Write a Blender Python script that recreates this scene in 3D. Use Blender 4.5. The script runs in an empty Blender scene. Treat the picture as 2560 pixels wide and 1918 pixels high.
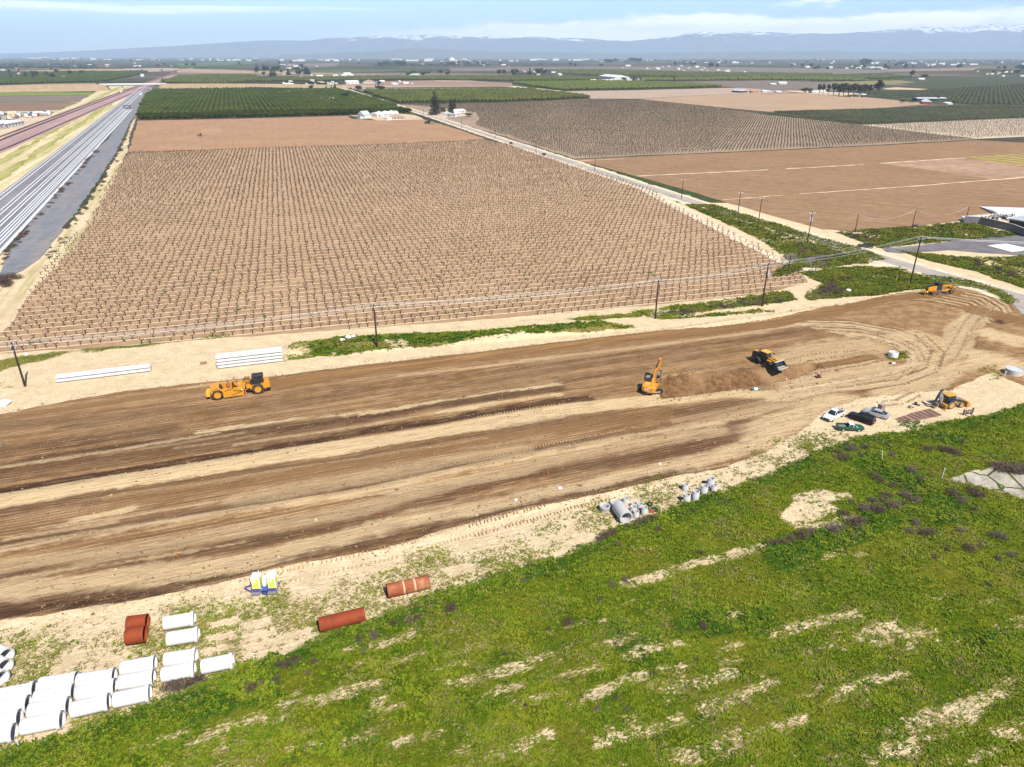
import bpy, bmesh, math, random
import numpy as np
from mathutils import Vector, Matrix
R=math.radians
random.seed(7); rng=np.random.default_rng(11)
SC=bpy.context.scene
COL=SC.collection
# ---------------- camera and pixel -> ground lookup (pixels of the 2560x1918 photograph) -------------
HC=58.0; FPX=1776.0; PITCH=R(24.8)
def G(px,py,z=0.0):
    u=(px-1280)/FPX; v=(959-py)/FPX
    dy=math.cos(PITCH)+v*math.sin(PITCH); dz=-math.sin(PITCH)+v*math.cos(PITCH)
    t=(HC-z)/-dz
    return Vector((t*u,t*dy,z))
def yaw(a,b,z=0):
    A=G(*a,z);B=G(*b,z); return math.atan2(B.y-A.y,B.x-A.x)
cam=bpy.data.cameras.new('camera'); co=bpy.data.objects.new('camera',cam); COL.objects.link(co)
co.location=(0,0,HC); co.rotation_euler=(math.pi/2-PITCH,0,0)
cam.sensor_width=36; cam.lens=FPX/2560*36; cam.clip_start=0.5; cam.clip_end=200000
SC.camera=co
SC.view_settings.view_transform='Standard'; SC.view_settings.look='None'; SC.view_settings.gamma=1
SC.view_settings.exposure=0.60
SC.cycles.use_denoising=True
SC.cycles.max_bounces=5; SC.cycles.volume_bounces=1; SC.cycles.diffuse_bounces=2
# ---------------- materials ----------------
class NT:
    def __init__(s,name):
        m=bpy.data.materials.new(name); m.use_nodes=True; s.m=m; s.t=m.node_tree; s.n=s.t.nodes; s.l=s.t.links
        s.b=s.n['Principled BSDF']; s.o=s.n['Material Output']
    def new(s,ty,**k):
        n=s.n.new(ty)
        for a,v in k.items():
            if a.startswith('i_'):
                key=a[2:]; key=int(key) if key.isdigit() else key
                s.put(n.inputs[key],v)
            else: setattr(n,a,v)
        return n
    def put(s,inp,v):
        if isinstance(v,bpy.types.NodeSocket): s.l.new(v,inp)
        elif isinstance(v,(tuple,list)) and inp.type=='RGBA' and len(v)==3: inp.default_value=(*v,1)
        else: inp.default_value=v
    def math(s,op,a,b=0.0,c=None,clamp=False):
        n=s.n.new('ShaderNodeMath'); n.operation=op; n.use_clamp=clamp
        s.put(n.inputs[0],a); s.put(n.inputs[1],b)
        if c is not None: s.put(n.inputs[2],c)
        return n.outputs[0]
    def mix(s,f,a,b,mode='MIX'):
        n=s.n.new('ShaderNodeMix'); n.data_type='RGBA'; n.blend_type=mode; n.clamp_factor=True
        s.put(n.inputs['Factor'],f)
        for soc,v in ((n.inputs[6],a),(n.inputs[7],b)): s.put(soc,v)
        return n.outputs[2]
    def noise(s,vec,scale,detail=3,rough=.55,dist=0.0):
        n=s.n.new('ShaderNodeTexNoise'); n.inputs['Scale'].default_value=scale; n.inputs['Detail'].default_value=detail
        n.inputs['Roughness'].default_value=rough; n.inputs['Distortion'].default_value=dist
        if vec is not None: s.l.new(vec,n.inputs['Vector'])
        return n.outputs['Fac']
    def ramp(s,f,a,b,lo=0.0,hi=1.0):
        n=s.n.new('ShaderNodeMapRange'); n.interpolation_type='SMOOTHSTEP'; n.clamp=True
        s.put(n.inputs[0],f); s.put(n.inputs[1],a); s.put(n.inputs[2],b); s.put(n.inputs[3],lo); s.put(n.inputs[4],hi)
        return n.outputs[0]
    def pos(s):
        return s.n.new('ShaderNodeNewGeometry').outputs['Position']
    def obj(s): return s.n.new('ShaderNodeTexCoord').outputs['Object']
    def mapv(s,vec,rot=0,scale=(1,1,1),loc=(0,0,0)):
        # rotate first, then scale
        a=s.n.new('ShaderNodeMapping'); a.inputs['Rotation'].default_value=(0,0,rot); s.l.new(vec,a.inputs['Vector'])
        b=s.n.new('ShaderNodeMapping'); b.inputs['Scale'].default_value=scale; b.inputs['Location'].default_value=loc; s.l.new(a.outputs[0],b.inputs['Vector'])
        return b.outputs[0]
    def sep(s,vec):
        n=s.n.new('ShaderNodeSeparateXYZ'); s.l.new(vec,n.inputs[0]); return n.outputs
    def attr(s,name):
        n=s.n.new('ShaderNodeAttribute'); n.attribute_name=name; return n
    def bump(s,h,strength=.5,dist=.1):
        n=s.n.new('ShaderNodeBump'); n.inputs['Strength'].default_value=strength; n.inputs['Distance'].default_value=dist
        s.l.new(h,n.inputs['Height']); s.l.new(n.outputs[0],s.b.inputs['Normal'])
    def done(s,col=None,rough=.9,spec=.15,metal=0.0):
        if col is not None: s.put(s.b.inputs['Base Color'],col)
        s.b.inputs['Roughness'].default_value=rough; s.b.inputs['Specular IOR Level'].default_value=spec; s.b.inputs['Metallic'].default_value=metal
        return s.m
_mats={}
def paint(name,col,rough=.5,spec=.4,metal=0.0,dirt=.25,dcol=(.32,.22,.13),scale=1.2):
    """a painted or plain surface with patchy dust and wear"""
    if name in _mats: return _mats[name]
    t=NT(name); p=t.obj(); n=t.noise(p,scale,4,.6); n2=t.noise(p,scale*7,3,.6)
    c=t.mix(t.ramp(n,.42,.75,0,dirt),col,dcol)
    c=t.mix(t.ramp(n2,.35,.7,0,.22),c,tuple(x*.62 for x in col))
    _mats[name]=t.done(c,rough,spec,metal); return _mats[name]
def setkind(o,label=None,cat=None,group=None,kind=None):
    if label: o['label']=label
    if cat: o['category']=cat
    if group: o['group']=group
    if kind: o['kind']=kind
    return o
def raw_mesh(name,verts,faces,mat,parent=None,smooth=False,loc=None):
    me=bpy.data.meshes.new(name); me.from_pydata([tuple(v) for v in verts],[],faces); me.update()
    if smooth: me.polygons.foreach_set('use_smooth',[True]*len(me.polygons))
    me.materials.append(mat)
    o=bpy.data.objects.new(name,me); COL.objects.link(o)
    if parent: o.parent=parent
    if loc is not None: o.location=loc
    return o
def np_mesh(name,V,F,mat,smooth=False,uvattr=None):
    """V (n,3) float, F (m,k) int, all faces the same size"""
    me=bpy.data.meshes.new(name); m,k=F.shape
    me.vertices.add(len(V)); me.vertices.foreach_set('co',V.astype(np.float32).ravel())
    me.loops.add(m*k); me.loops.foreach_set('vertex_index',F.astype(np.int32).ravel())
    me.polygons.add(m); me.polygons.foreach_set('loop_start',np.arange(0,m*k,k,dtype=np.int32))
    me.update(calc_edges=True)
    if smooth: me.polygons.foreach_set('use_smooth',np.ones(m,dtype=bool))
    me.materials.append(mat)
    o=bpy.data.objects.new(name,me); COL.objects.link(o); return o
# ---------------- world ----------------
SUN_EL=R(51); SUN_DIR=Vector((.5*math.cos(SUN_EL),-.866*math.cos(SUN_EL),math.sin(SUN_EL)))
w=bpy.data.worlds.new('World'); SC.world=w; w.use_nodes=True
wt=w.node_tree; wn=wt.nodes; wl=wt.links
sky=wn.new('ShaderNodeTexSky'); sky.sky_type='NISHITA'; sky.sun_disc=False; sky.sun_elevation=SUN_EL; sky.sun_rotation=R(150)
sky.altitude=60; sky.air_density=1.0; sky.dust_density=.4; sky.ozone_density=2.2
bg=wn['Background']; bg.inputs['Strength'].default_value=.056
tc=wn.new('ShaderNodeTexCoord'); sp=wn.new('ShaderNodeSeparateXYZ'); wl.new(tc.outputs['Generated'],sp.inputs[0])
def wm(op,a,b=0.0,clamp=False):
    n=wn.new('ShaderNodeMath'); n.operation=op; n.use_clamp=clamp
    for i,v in ((0,a),(1,b)):
        if isinstance(v,bpy.types.NodeSocket): wl.new(v,n.inputs[i])
        else: n.inputs[i].default_value=v
    return n.outputs[0]
def wr(f,a,b,lo=0.,hi=1.):
    n=wn.new('ShaderNodeMapRange'); n.interpolation_type='SMOOTHSTEP'
    for i,v in enumerate((f,a,b,lo,hi)):
        if isinstance(v,bpy.types.NodeSocket): wl.new(v,n.inputs[i])
        else: n.inputs[i].default_value=v
    return n.outputs[0]
def wnoise(sa,se,scale,detail,off=0.0,rough=.55):
    c=wn.new('ShaderNodeCombineXYZ'); wl.new(wm('MULTIPLY',az,sa),c.inputs[0]); wl.new(wm('MULTIPLY',el,se),c.inputs[1]); c.inputs[2].default_value=off
    n=wn.new('ShaderNodeTexNoise'); n.inputs['Scale'].default_value=scale; n.inputs['Detail'].default_value=detail; n.inputs['Roughness'].default_value=rough
    wl.new(c.outputs[0],n.inputs['Vector']); return n.outputs['Fac']
az=wm('DIVIDE',sp.outputs['X'],sp.outputs['Y'])        # tangent of the bearing from north
el=wm('MULTIPLY',sp.outputs['Z'],57.3)                  # elevation in degrees (near the horizon)
# cloud bank over the mountains: its top rises towards the east
big=wnoise(5.0,.25,1.0,4,3.1); fine=wnoise(16.0,1.4,1.0,5,8.4,.6)
top=wm('ADD',wr(az,-.28,.3,1.7,2.55),wm('MULTIPLY',wm('SUBTRACT',big,.5),1.6))
edge=wm('SUBTRACT',top,el)
bank=wr(wm('ADD',edge,wm('MULTIPLY',wm('SUBTRACT',fine,.5),.9)),-.12,.3)
bank=wm('MULTIPLY',bank,wr(az,-.3,.05))
bank=wm('MULTIPLY',bank,wr(fine,.25,.6,.62,1.0))
# loose puffs higher up on the right, and thin cirrus on the left
puff=wm('MULTIPLY',wr(wnoise(9.0,.9,1.0,4,21.0),.53,.66),wm('MULTIPLY',wr(az,.2,.42),wr(el,2.7,3.2)))
cir=wm('MULTIPLY',wr(wnoise(3.0,1.6,1.0,4,40.0,.45),.50,.72,0,.55),wm('MULTIPLY',wr(az,.1,-.25),wr(el,2.0,2.7)))
cm=wm('MAXIMUM',wm('MAXIMUM',wm('MULTIPLY',bank,.88),wm('MULTIPLY',puff,.85)),cir)
hi=wr(el,9,25,1.0,0.0); cm=wm('MULTIPLY',cm,hi)
mx=wn.new('ShaderNodeMix'); mx.data_type='RGBA'; wl.new(cm,mx.inputs['Factor']); 
tint=wn.new('ShaderNodeMix'); tint.data_type='RGBA'; tint.blend_type='MULTIPLY'; tint.inputs['Factor'].default_value=1; tint.inputs[7].default_value=(.84,1.08,1.34,1)
wl.new(sky.outputs[0],tint.inputs[6])
hb=wn.new('ShaderNodeVectorMath'); hb.operation='SCALE'; wl.new(tint.outputs[2],hb.inputs[0]); wl.new(wr(el,6,16,1.7,1.0),hb.inputs['Scale']); wl.new(hb.outputs[0],mx.inputs[6])
mx.inputs[7].default_value=(24.0,23.2,23.4,1)
wl.new(mx.outputs[2],bg.inputs['Color'])
sl=bpy.data.lights.new('sun','SUN'); sl.energy=5.0; sl.angle=R(.53); sl.color=(1,.955,.88)
so=bpy.data.objects.new('sun',sl); COL.objects.link(so); so.rotation_euler=(-SUN_DIR).to_track_quat('-Z','Y').to_euler(); so.location=(60,-100,140)
# ---------------- air ----------------
hv=bpy.data.materials.new('haze'); hv.use_nodes=True; hn=hv.node_tree.nodes; hn.remove(hn['Principled BSDF'])
pv=hn.new('ShaderNodeVolumePrincipled'); pv.inputs['Color'].default_value=(.62,.78,1.0,1); pv.inputs['Density'].default_value=6.0e-5; pv.inputs['Anisotropy'].default_value=0.0
hv.node_tree.links.new(pv.outputs[0],hn['Material Output'].inputs['Volume'])
def boxmesh(name,lo,hi,mat):
    x0,y0,z0=lo;x1,y1,z1=hi
    v=[(x0,y0,z0),(x1,y0,z0),(x1,y1,z0),(x0,y1,z0),(x0,y0,z1),(x1,y0,z1),(x1,y1,z1),(x0,y1,z1)]
    return raw_mesh(name,v,[(0,3,2,1),(4,5,6,7),(0,1,5,4),(1,2,6,5),(2,3,7,6),(3,0,4,7)],mat)
hz=boxmesh('haze',(-30000,-2500,-4.5),(30000,26200,880),hv); setkind(hz,'thin blue air haze over the whole valley','haze',kind='stuff')
# ---------------- terrain of the work site (one grid, painted with what covers it) ----------------
X0,X1,Y0,Y1=-165.0,215.0,20.0,312.0
def axis(a,b,c0,c1,fine,grow):
    mid=list(np.arange(c0,c1+1e-6,fine)); out=mid[:]
    s=fine; x=c1
    while x<b: s=min(s*grow,2.2); x+=s; out.append(min(x,b))
    s=fine; x=c0; pre=[]
    while x>a: s=min(s*grow,2.2); x-=s; pre.append(max(x,a))
    return np.array(pre[::-1]+out)
gx=axis(X0,X1,-62,120,.42,1.012); gy=axis(Y0,Y1,38,150,.42,1.012)
NX,NY=len(gx),len(gy)
PX,PY=np.meshgrid(gx,gy)            # (NY,NX)
FA=R(20.0)
def vnoise(x,y,seed):
    xi=np.floor(x).astype(np.int64); yi=np.floor(y).astype(np.int64); fx=x-xi; fy=y-yi
    fx=fx*fx*(3-2*fx); fy=fy*fy*(3-2*fy)
    def h(a,b):
        n=(a*374761393+b*668265263+seed*974634777)&0x7fffffff; n=((n^(n>>13))*1274126177)&0x7fffffff
        return ((n^(n>>16))&0xffff)/65535.0
    return (h(xi,yi)*(1-fx)+h(xi+1,yi)*fx)*(1-fy)+(h(xi,yi+1)*(1-fx)+h(xi+1,yi+1)*fx)*fy
def fbm(x,y,scale,seed,oct=4):
    s=0;a=.5;t=0
    for i in range(oct):
        s=s+a*vnoise(x*scale+i*17.3,y*scale+i*9.1,seed+i); t+=a; a*=.5; scale*=2.07
    return s/t
def ss(x,a,b):
    t=np.clip((x-a)/(b-a),0,1); return t*t*(3-2*t)
def W(pts): return [(G(*p).x,G(*p).y) for p in pts]
def line_dist(pts,pad=6.0):
    """distance to a polyline given in photo pixels, inside a padded box"""
    w=W(pts); D=np.full(PX.shape,1e3)
    for (ax,ay),(bx,by) in zip(w,w[1:]):
        i0,i1=np.searchsorted(gx,[min(ax,bx)-pad,max(ax,bx)+pad]); j0,j1=np.searchsorted(gy,[min(ay,by)-pad,max(ay,by)+pad])
        if i1<=i0 or j1<=j0: continue
        x=PX[j0:j1,i0:i1];y=PY[j0:j1,i0:i1]; dx,dy=bx-ax,by-ay; L=dx*dx+dy*dy+1e-9
        t=np.clip(((x-ax)*dx+(y-ay)*dy)/L,0,1); d=np.hypot(x-ax-t*dx,y-ay-t*dy)
        D[j0:j1,i0:i1]=np.minimum(D[j0:j1,i0:i1],d)
    return D
def poly_sd(pts,world=False):
    """signed distance (positive inside) to a closed polygon given in photo pixels"""
    w=pts if world else W(pts); inside=np.zeros(PX.shape,bool); D=np.full(PX.shape,1e3)
    n=len(w)
    for i in range(n):
        ax,ay=w[i];bx,by=w[(i+1)%n]
        c=((ay>PY)!=(by>PY))
        if by!=ay: inside^=c&(PX<(bx-ax)*(PY-ay)/(by-ay)+ax)
        dx,dy=bx-ax,by-ay; L=dx*dx+dy*dy+1e-9
        t=np.clip(((PX-ax)*dx+(PY-ay)*dy)/L,0,1); D=np.minimum(D,np.hypot(PX-ax-t*dx,PY-ay-t*dy))
    return np.where(inside,D,-D)
nA=fbm(PX,PY,.25,3); nB=fbm(PX,PY,.9,9); nC=fbm(PX,PY,.07,21)
S_=PX*math.cos(FA)+PY*math.sin(FA); T_=-PX*math.sin(FA)+PY*math.cos(FA)
nS=fbm(S_*.12,T_*1.1,1.0,33); nS2=fbm(S_*.05,T_*.5,1.0,55)
def blob(sd,soft,amp=1.0,n=None): return ss(sd+(nA-.5 if n is None else n-.5)*amp*2+(nB-.5)*amp,-soft,soft)
def stroke(pts,w,soft=.6,amp=.5,pad=None):
    d=line_dist(pts,pad or (w+soft+amp+3)); return 1-ss(d+(nS-.5)*amp*2+(nB-.5)*amp,w*.5,w*.5+soft)
Z=np.zeros(PX.shape)
dirt_top=[(-300,1075),(0,1035),(202,997),(289,981),(420,967),(521,954),(681,942),(875,915),(1063,896),(1237,877),(1437,853),(1609,834),(1760,820),(1920,800),(2094,766),(2209,740),(2311,724),(2394,717),(2470,731),(2528,762),(2600,790),(2900,860)]
dirt_bot=[(2900,985),(2560,965),(2480,930),(2380,975),(2250,985),(2150,995),(2060,1030),(1990,1085),(1920,1128),(1795,1172),(1714,1189),(1510,1238),(1307,1278),(1103,1331),(1014,1362),(927,1382),(725,1416),(609,1447),(516,1472),(390,1497),(219,1525),(0,1556),(-400,1630)]
sdD=poly_sd(dirt_top+dirt_bot); M_dirt=blob(sdD,.5,.5,nS)
dark=np.zeros(PX.shape); lite=np.zeros(PX.shape); moist=np.zeros(PX.shape)
def add(M,pts,w,s=1.0,soft=.6,amp=.5):
    np.maximum(M,stroke(pts,w,soft,amp)*s,out=M)
# dark streaks
add(dark,[(-300,1250),(0,1226),(203,1195),(448,1155),(651,1126),(895,1081),(1144,1042),(1348,1006),(1470,998)],1.6,1.0,1.2,1.0)
add(dark,[(-200,1190),(0,1171),(81,1150),(366,1114),(610,1077),(895,1045),(1185,998),(1388,969)],1.6,.8,2.0,1.3)
add(dark,[(0,1068),(250,1045),(420,1027),(640,1012)],1.5,.35,2.0,1.5)
add(dark,[(-300,1320),(0,1281),(163,1240),(407,1199),(610,1179),(895,1142),(1144,1091),(1388,1059),(1714,1026),(2000,985)],1.6,.45,1.6,.8)
add(dark,[(-300,1400),(0,1366),(244,1334),(529,1281),(732,1240),(895,1216),(1063,1177),(1266,1140),(1510,1103),(1700,1070)],1.6,.5,1.4,.8)
add(dark,[(-300,1480),(0,1447),(285,1399),(570,1366),(895,1305),(1185,1213),(1429,1169),(1714,1120),(1900,1080)],2.2,.6,1.6,1.4)
add(dark,[(-300,1560),(0,1528),(200,1498),(400,1470),(600,1425),(900,1362),(1103,1313),(1307,1262),(1510,1222),(1714,1172)],1.8,.75,1.2,1.2)
add(dark,[(900,1240),(1100,1215),(1400,1150),(1650,1100)],.8,.3,.8)
add(dark,[(650,1010),(1100,965),(1500,905),(1800,860),(2100,815)],2.5,.25,2.5,2)
add(dark,[(1240,930),(1600,880),(1900,843),(2100,815),(2180,818)],.8,.5,.8,.8)
add(dark,[(-200,1200),(0,1185),(366,1135),(610,1098),(895,1062)],3.0,.5,2.5,1.6)
add(dark,[(-200,1150),(150,1110),(420,1075)],2.0,.6,2.2,1.4); add(dark,[(-100,1545),(200,1515),(440,1480)],1.2,.9,1.0,.9); add(dark,[(1100,1300),(1307,1255),(1500,1215)],1.6,.8,1.2,1.0); add(dark,[(1550,1150),(1700,1120),(1780,1100)],2.0,.6,1.6,1.2); add(dark,[(1600,905),(1750,890),(1850,870)],1.6,.35,1.6,1.4); add(dark,[(1400,950),(1520,935),(1600,925)],2.0,.4,1.6,1.4)
# moist fresh band along the top edge
add(moist,[(700,962),(900,928),(1100,905),(1240,888),(1437,864),(1609,845),(1760,831),(1920,812),(2094,777),(2209,750),(2311,738),(2390,730)],3.0,1.0,1.2,.8)
add(moist,[(0,1052),(200,1015),(420,983),(700,955)],1.2,.5,1.5,1)
add(moist,[(300,1245),(700,1190),(900,1160),(1300,1088),(1650,1030)],3.0,.45,2.4,1)
# light streaks
add(lite,[(-300,1280),(0,1250),(203,1213),(407,1184),(610,1151),(895,1110),(1103,1078),(1266,1048),(1429,1022),(1592,1004),(1720,994)],3.8,1.0,.6,.6)
add(lite,[(-300,1410),(0,1378),(407,1310),(895,1232),(1144,1177),(1388,1128),(1592,1091),(1795,1055)],1.0,.7,.7,.8)
add(lite,[(0,1415),(407,1366),(895,1277),(1144,1205),(1500,1128),(1795,1079)],1.6,.5,1.6,1.4)
add(lite,[(-300,1510),(0,1476),(366,1439),(700,1385),(981,1307),(1266,1258),(1551,1193),(1795,1144),(1950,1090)],2.0,.8,1.6,1.5)
add(lite,[(190,1300),(270,1285),(330,1270)],.8,.9,.5,.6)
add(lite,[(600,1250),(800,1215),(1000,1175),(1300,1125)],2.4,.45,2,1.4)
add(lite,[(1100,1030),(1250,1005),(1400,985)],.6,.9,.8,.8); add(lite,[(500,1080),(700,1055),(1000,1020),(1250,980),(1400,962)],.5,.9,.7,1)
add(lite,[(1250,905),(1500,880),(1700,855),(1920,830)],.4,.5,.6,.5); add(lite,[(1000,940),(1400,893),(1800,842),(2000,812)],.5,.5,.6,.5)
add(lite,[(1670,1002),(1760,990),(1860,985),(1960,990)],2.4,.9,1.6,1)
add(lite,[(1990,905),(2050,880),(2110,865),(2180,868)],6,.6,3.5,3)
add(lite,[(1980,960),(2060,940),(2150,925),(2200,915)],4,.7,2.5,2)
add(lite,[(2240,840),(2290,835),(2340,850),(2380,890)],3.5,.7,2,1.6)
add(lite,[(2440,780),(2400,820),(2370,870),(2330,920),(2260,990)],2.5,.75,2,1.2)
add(lite,[(2480,835),(2530,850),(2600,865)],5,.9,2.5,2); add(lite,[(2460,895),(2560,920),(2700,960)],7,.9,3,2)
add(lite,[(1900,1100),(1960,1060),(2040,1020),(2100,1000)],4,.85,3,2); add(lite,[(2210,985),(2300,960),(2370,930),(2440,905)],3,.8,2,1)
# turning tracks around the tank
inner=[(2122,841),(2180,850),(2238,867),(2273,890),(2267,910),(2209,928),(2122,942),(2030,960),(1950,975)]
outer=[(1949,800),(2122,803),(2238,824),(2310,853),(2348,896),(2325,939),(2238,962),(2065,983),(1920,1003)]
for k in range(21):
    f=k/20+random.uniform(-.03,.03); pl=[(a[0]*(1-f)+b[0]*f,a[1]*(1-f)+b[1]*f) for a,b in zip(inner,outer)]
    add(dark if k%2==0 else lite,pl,random.uniform(.25,.7),random.uniform(.7,1.0),.35,.2)
in2=[(2200,745),(2320,752),(2400,768),(2440,790),(2455,815)]; out2=[(2290,722),(2400,720),(2480,735),(2525,762),(2530,775)]
for k in range(15):
    f=k/14; pl=[(a[0]*(1-f)+b[0]*f,a[1]*(1-f)+b[1]*f) for a,b in zip(in2,out2)]
    add(dark if k%2==0 else lite,pl,.35,random.uniform(.4,.9),.5,.3)
for k in range(16):
    a=random.uniform(0,1); o=random.uniform(-50,50)
    pl=[(2470+o*.5,760+abs(o)*.3),(2400+o,830+o*.2),(2380+o*.8,900),(2330+o,960+o*.1),(2220+o*1.5,1000+o*.1)]
    add(random.choice((dark,lite)),pl,random.uniform(.25,.7),random.uniform(.3,.7),.5,.5)
for k in range(14):
    x=random.uniform(1850,2250);y=random.uniform(985,1040)
    add(random.choice((dark,lite)),[(x-250,y+55+random.uniform(-8,8)),(x,y),(x+150,y-38)],random.uniform(.25,.6),random.uniform(.25,.6),.5,.5)
for k in range(46):   # scraper passes: long thin streaks
    y=random.uniform(1040,1520); x=random.uniform(-100,1400); L=random.uniform(200,700); sl_=-.155
    yy=y-.155*x
    if yy<930 or yy>1530: continue
    add(random.choice((dark,lite)),[(x,yy),(x+L*.5,yy+sl_*L*.5+3),(x+L,yy+sl_*L)],random.uniform(.2,.6),random.uniform(.25,.7),.4,.5)
add(dark,[(2450,785),(2490,800),(2510,795)],4.0,1.0,1.5,1.2); add(moist,[(2440,775),(2500,790),(2540,800)],6,.6,2,1)
add(dark,[(2380,850),(2430,860),(2460,880)],2.5,.5,3,2)
for (x,y) in ((2020,900),(2050,893),(2090,888),(2130,886),(2160,880)): add(dark,[(x,y),(x+35,y+16)],.25,.8,.3,.15)
add(dark,[(2140,1040),(2160,1080),(2120,1110)],.5,.5,.4,.3)
# trench dug by the excavator, north side sloping down to the floor
north=[(1640,950),(1700,944),(1747,940),(1840,927),(1900,914),(1965,915),(2045,902)]
south=[(2048,918),(1990,945),(1920,960),(1820,977),(1700,993),(1650,998)]
sdT=poly_sd(north+south); inT=ss(sdT+(nB-.5)*1.2,-.2,.5)
dS=line_dist(south,14); dN=line_dist(north,14)
fr=np.clip(dS/(dS+dN+1e-6),0,1)
depth=-2.3*ss(fr,0,.12)*(1-ss(fr,.22,1.0))
Z+=inT*(depth+ (nB-.5)*.5+(nA-.5)*.5)
moist=np.maximum(moist,ss(sdT+(nB-.5)*1.5,-.3,.6)*1.0)
Z+=inT*(fbm(PX,PY,1.6,61)-.5)*.7
np.maximum(moist,stroke([(2045,915),(2120,903),(2180,893)],1.6,.8,.5)*.8,out=moist)
lump=stroke([(1655,955),(1720,935),(1780,935)],2.2,1.5,.8); Z+=lump*(.35+.7*nB)*(1-inT*.3)
lump=stroke([(1660,1004),(1760,993),(1850,980)],1.2,1,.6); Z+=lump*.25*nB
# low graded ridges along the strip
for pl,h in (([(0,1378),(407,1310),(895,1232),(1144,1177),(1388,1128),(1592,1091)],.35),([(-300,1280),(0,1262),(285,1222),(570,1177),(895,1134)],-.25),
             ([(0,1556),(219,1525),(516,1472),(725,1416),(1014,1362),(1307,1278),(1714,1189)],.3),([(700,950),(1100,898),(1600,838),(2094,768)],.4),([(0,1226),(448,1155),(895,1081),(1348,1006)],-.3)):
    d=line_dist(pl,6); Z+=h*np.exp(-(d/1.1)**2)*(.6+.8*nS)
Z+=M_dirt*((nS-.5)*.22+(nB-.5)*.10)
# ---------------- vegetation masks ----------------
grass=np.zeros(PX.shape); lush=np.zeros(PX.shape); dead=np.zeros(PX.shape); yel=np.zeros(PX.shape); grav=np.zeros(PX.shape)
gb=[(-500,1990),(0,1880),(160,1835),(250,1800),(380,1762),(470,1730),(560,1690),(623,1660),(739,1622),(782,1612),(826,1583),(942,1553),(1072,1490),(1144,1478),(1260,1440),(1400,1391),(1487,1347),(1541,1318),(1588,1304),(1658,1283),(1705,1260),(1800,1227),(1917,1189),(1990,1160),(2049,1125),(2109,1105),(2168,1092),(2288,1082),(2335,1064),(2433,1047),(2560,1018),(2900,960),(2900,2300),(-500,2300)]
sdG=poly_sd(gb); gm=blob(sdG,.7,1.0)
bare=np.zeros(PX.shape)
for pl,wd,s in (([(1230,1892),(1320,1855),(1372,1840)],1.0,.9),([(1500,1862),(1560,1845),(1610,1830)],1.8,1),([(1230,1680),(1300,1665),(1380,1640)],.9,.8),([(1320,1655),(1400,1630)],.9,.8),([(1390,1690),(1500,1660)],.6,.8),
   ([(1470,1735),(1540,1715),(1610,1690)],1.4,.9),([(1480,1742),(1500,1728)],1.6,.8),([(1570,1640),(1620,1625),(1700,1605)],1.3,.9),([(1560,1460),(1640,1440),(1700,1418),(1810,1395),(1900,1370)],1.5,.9),([(1660,1740),(1740,1715),(1830,1680)],.8,.9),
   ([(1770,1775),(1860,1750),(1910,1725)],1.6,.8),([(1700,1880),(1800,1860),(1900,1830),(1990,1800)],1.0,.8),([(1700,1900),(1900,1880)],1.2,.6),([(1970,1575),(2030,1560),(2100,1540),(2140,1535)],1.3,.8),([(2010,1630),(2090,1605)],1.0,.7),([(2150,1590),(2230,1565)],1.0,.9),
   ([(2270,1620),(2350,1597)],.9,.8),([(2100,1730),(2180,1700),(2260,1680)],.8,.9),([(1925,1830),(2010,1800)],.9,.9),([(2200,1840),(2240,1820)],.8,.7),([(2270,1808),(2340,1780),(2380,1770)],1.9,1),([(2390,1760),(2440,1750),(2520,1730)],1.6,.85),([(2390,1800),(2440,1800)],1.8,.8),
   ([(2180,1900),(2260,1880),(2290,1865)],1.6,.9),([(2000,1740),(2060,1720)],.8,.6),([(2490,1830),(2545,1840)],1.3,.8),([(870,1590),(1070,1505)],.3,0),([(930,1620),(990,1600),(1040,1575)],.5,.7),([(700,1760),(790,1745),(880,1720),(940,1710)],.9,.8),([(450,1860),(600,1810),(660,1785)],1.6,.7),([(560,1860),(600,1850)],.8,.6),
   ([(340,1870),(400,1845)],.9,.5),([(1975,1290),(2010,1250),(2060,1237),(2110,1245)],5.0,1),([(2010,1285),(2060,1270)],7.0,1),([(1990,1312),(2050,1318),(2120,1297)],2.5,1),([(830,1640),(900,1610)],.5,.6),([(1240,1720),(1300,1712)],1.0,.7),([(2060,1395),(2150,1380)],.4,.6)):
    np.maximum(bare,stroke(pl,wd*.30,1.1,.8)*s*(.70 if wd<2.5 else .84),out=bare)
for k in range(190):
    x=random.uniform(300,2700); y=random.uniform(1500,2000)
    if sdG[min(NY-1,np.searchsorted(gy,G(x,y).y)),min(NX-1,max(0,np.searchsorted(gx,G(x,y).x)))]<3: continue
    L=random.uniform(8,90); np.maximum(bare,stroke([(x,y),(x+L,y-.27*L)],random.uniform(.03,.2),.9,.6)*random.uniform(.3,.6),out=bare)
grass=np.maximum(grass,gm*(1-bare*.95))
# greener rim along the edge and weeds between the pipes
np.maximum(lush,gm*np.exp(-(np.clip(sdG,0,50)/3.0)**2)*.9,out=lush)
for pl,wd in (([(1950,1390),(2080,1350),(2200,1300),(2240,1270)],3.0),([(2170,1160),(2260,1195),(2330,1250),(2350,1290)],3.5),([(480,1770),(650,1730)],2),([(1560,1590),(1620,1640)],2),([(2380,1250),(2300,1270)],3),([(2300,1075),(2380,1100)],3),([(1900,1560),(1740,1560)],2)):
    np.maximum(lush,stroke(pl,wd,2,1.4)*.9,out=lush)
def zone(pts,M,v,soft=.8,amp=1.2):
    m=blob(poly_sd(pts),soft,amp)*v; np.maximum(M,m,out=M); return m
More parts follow.
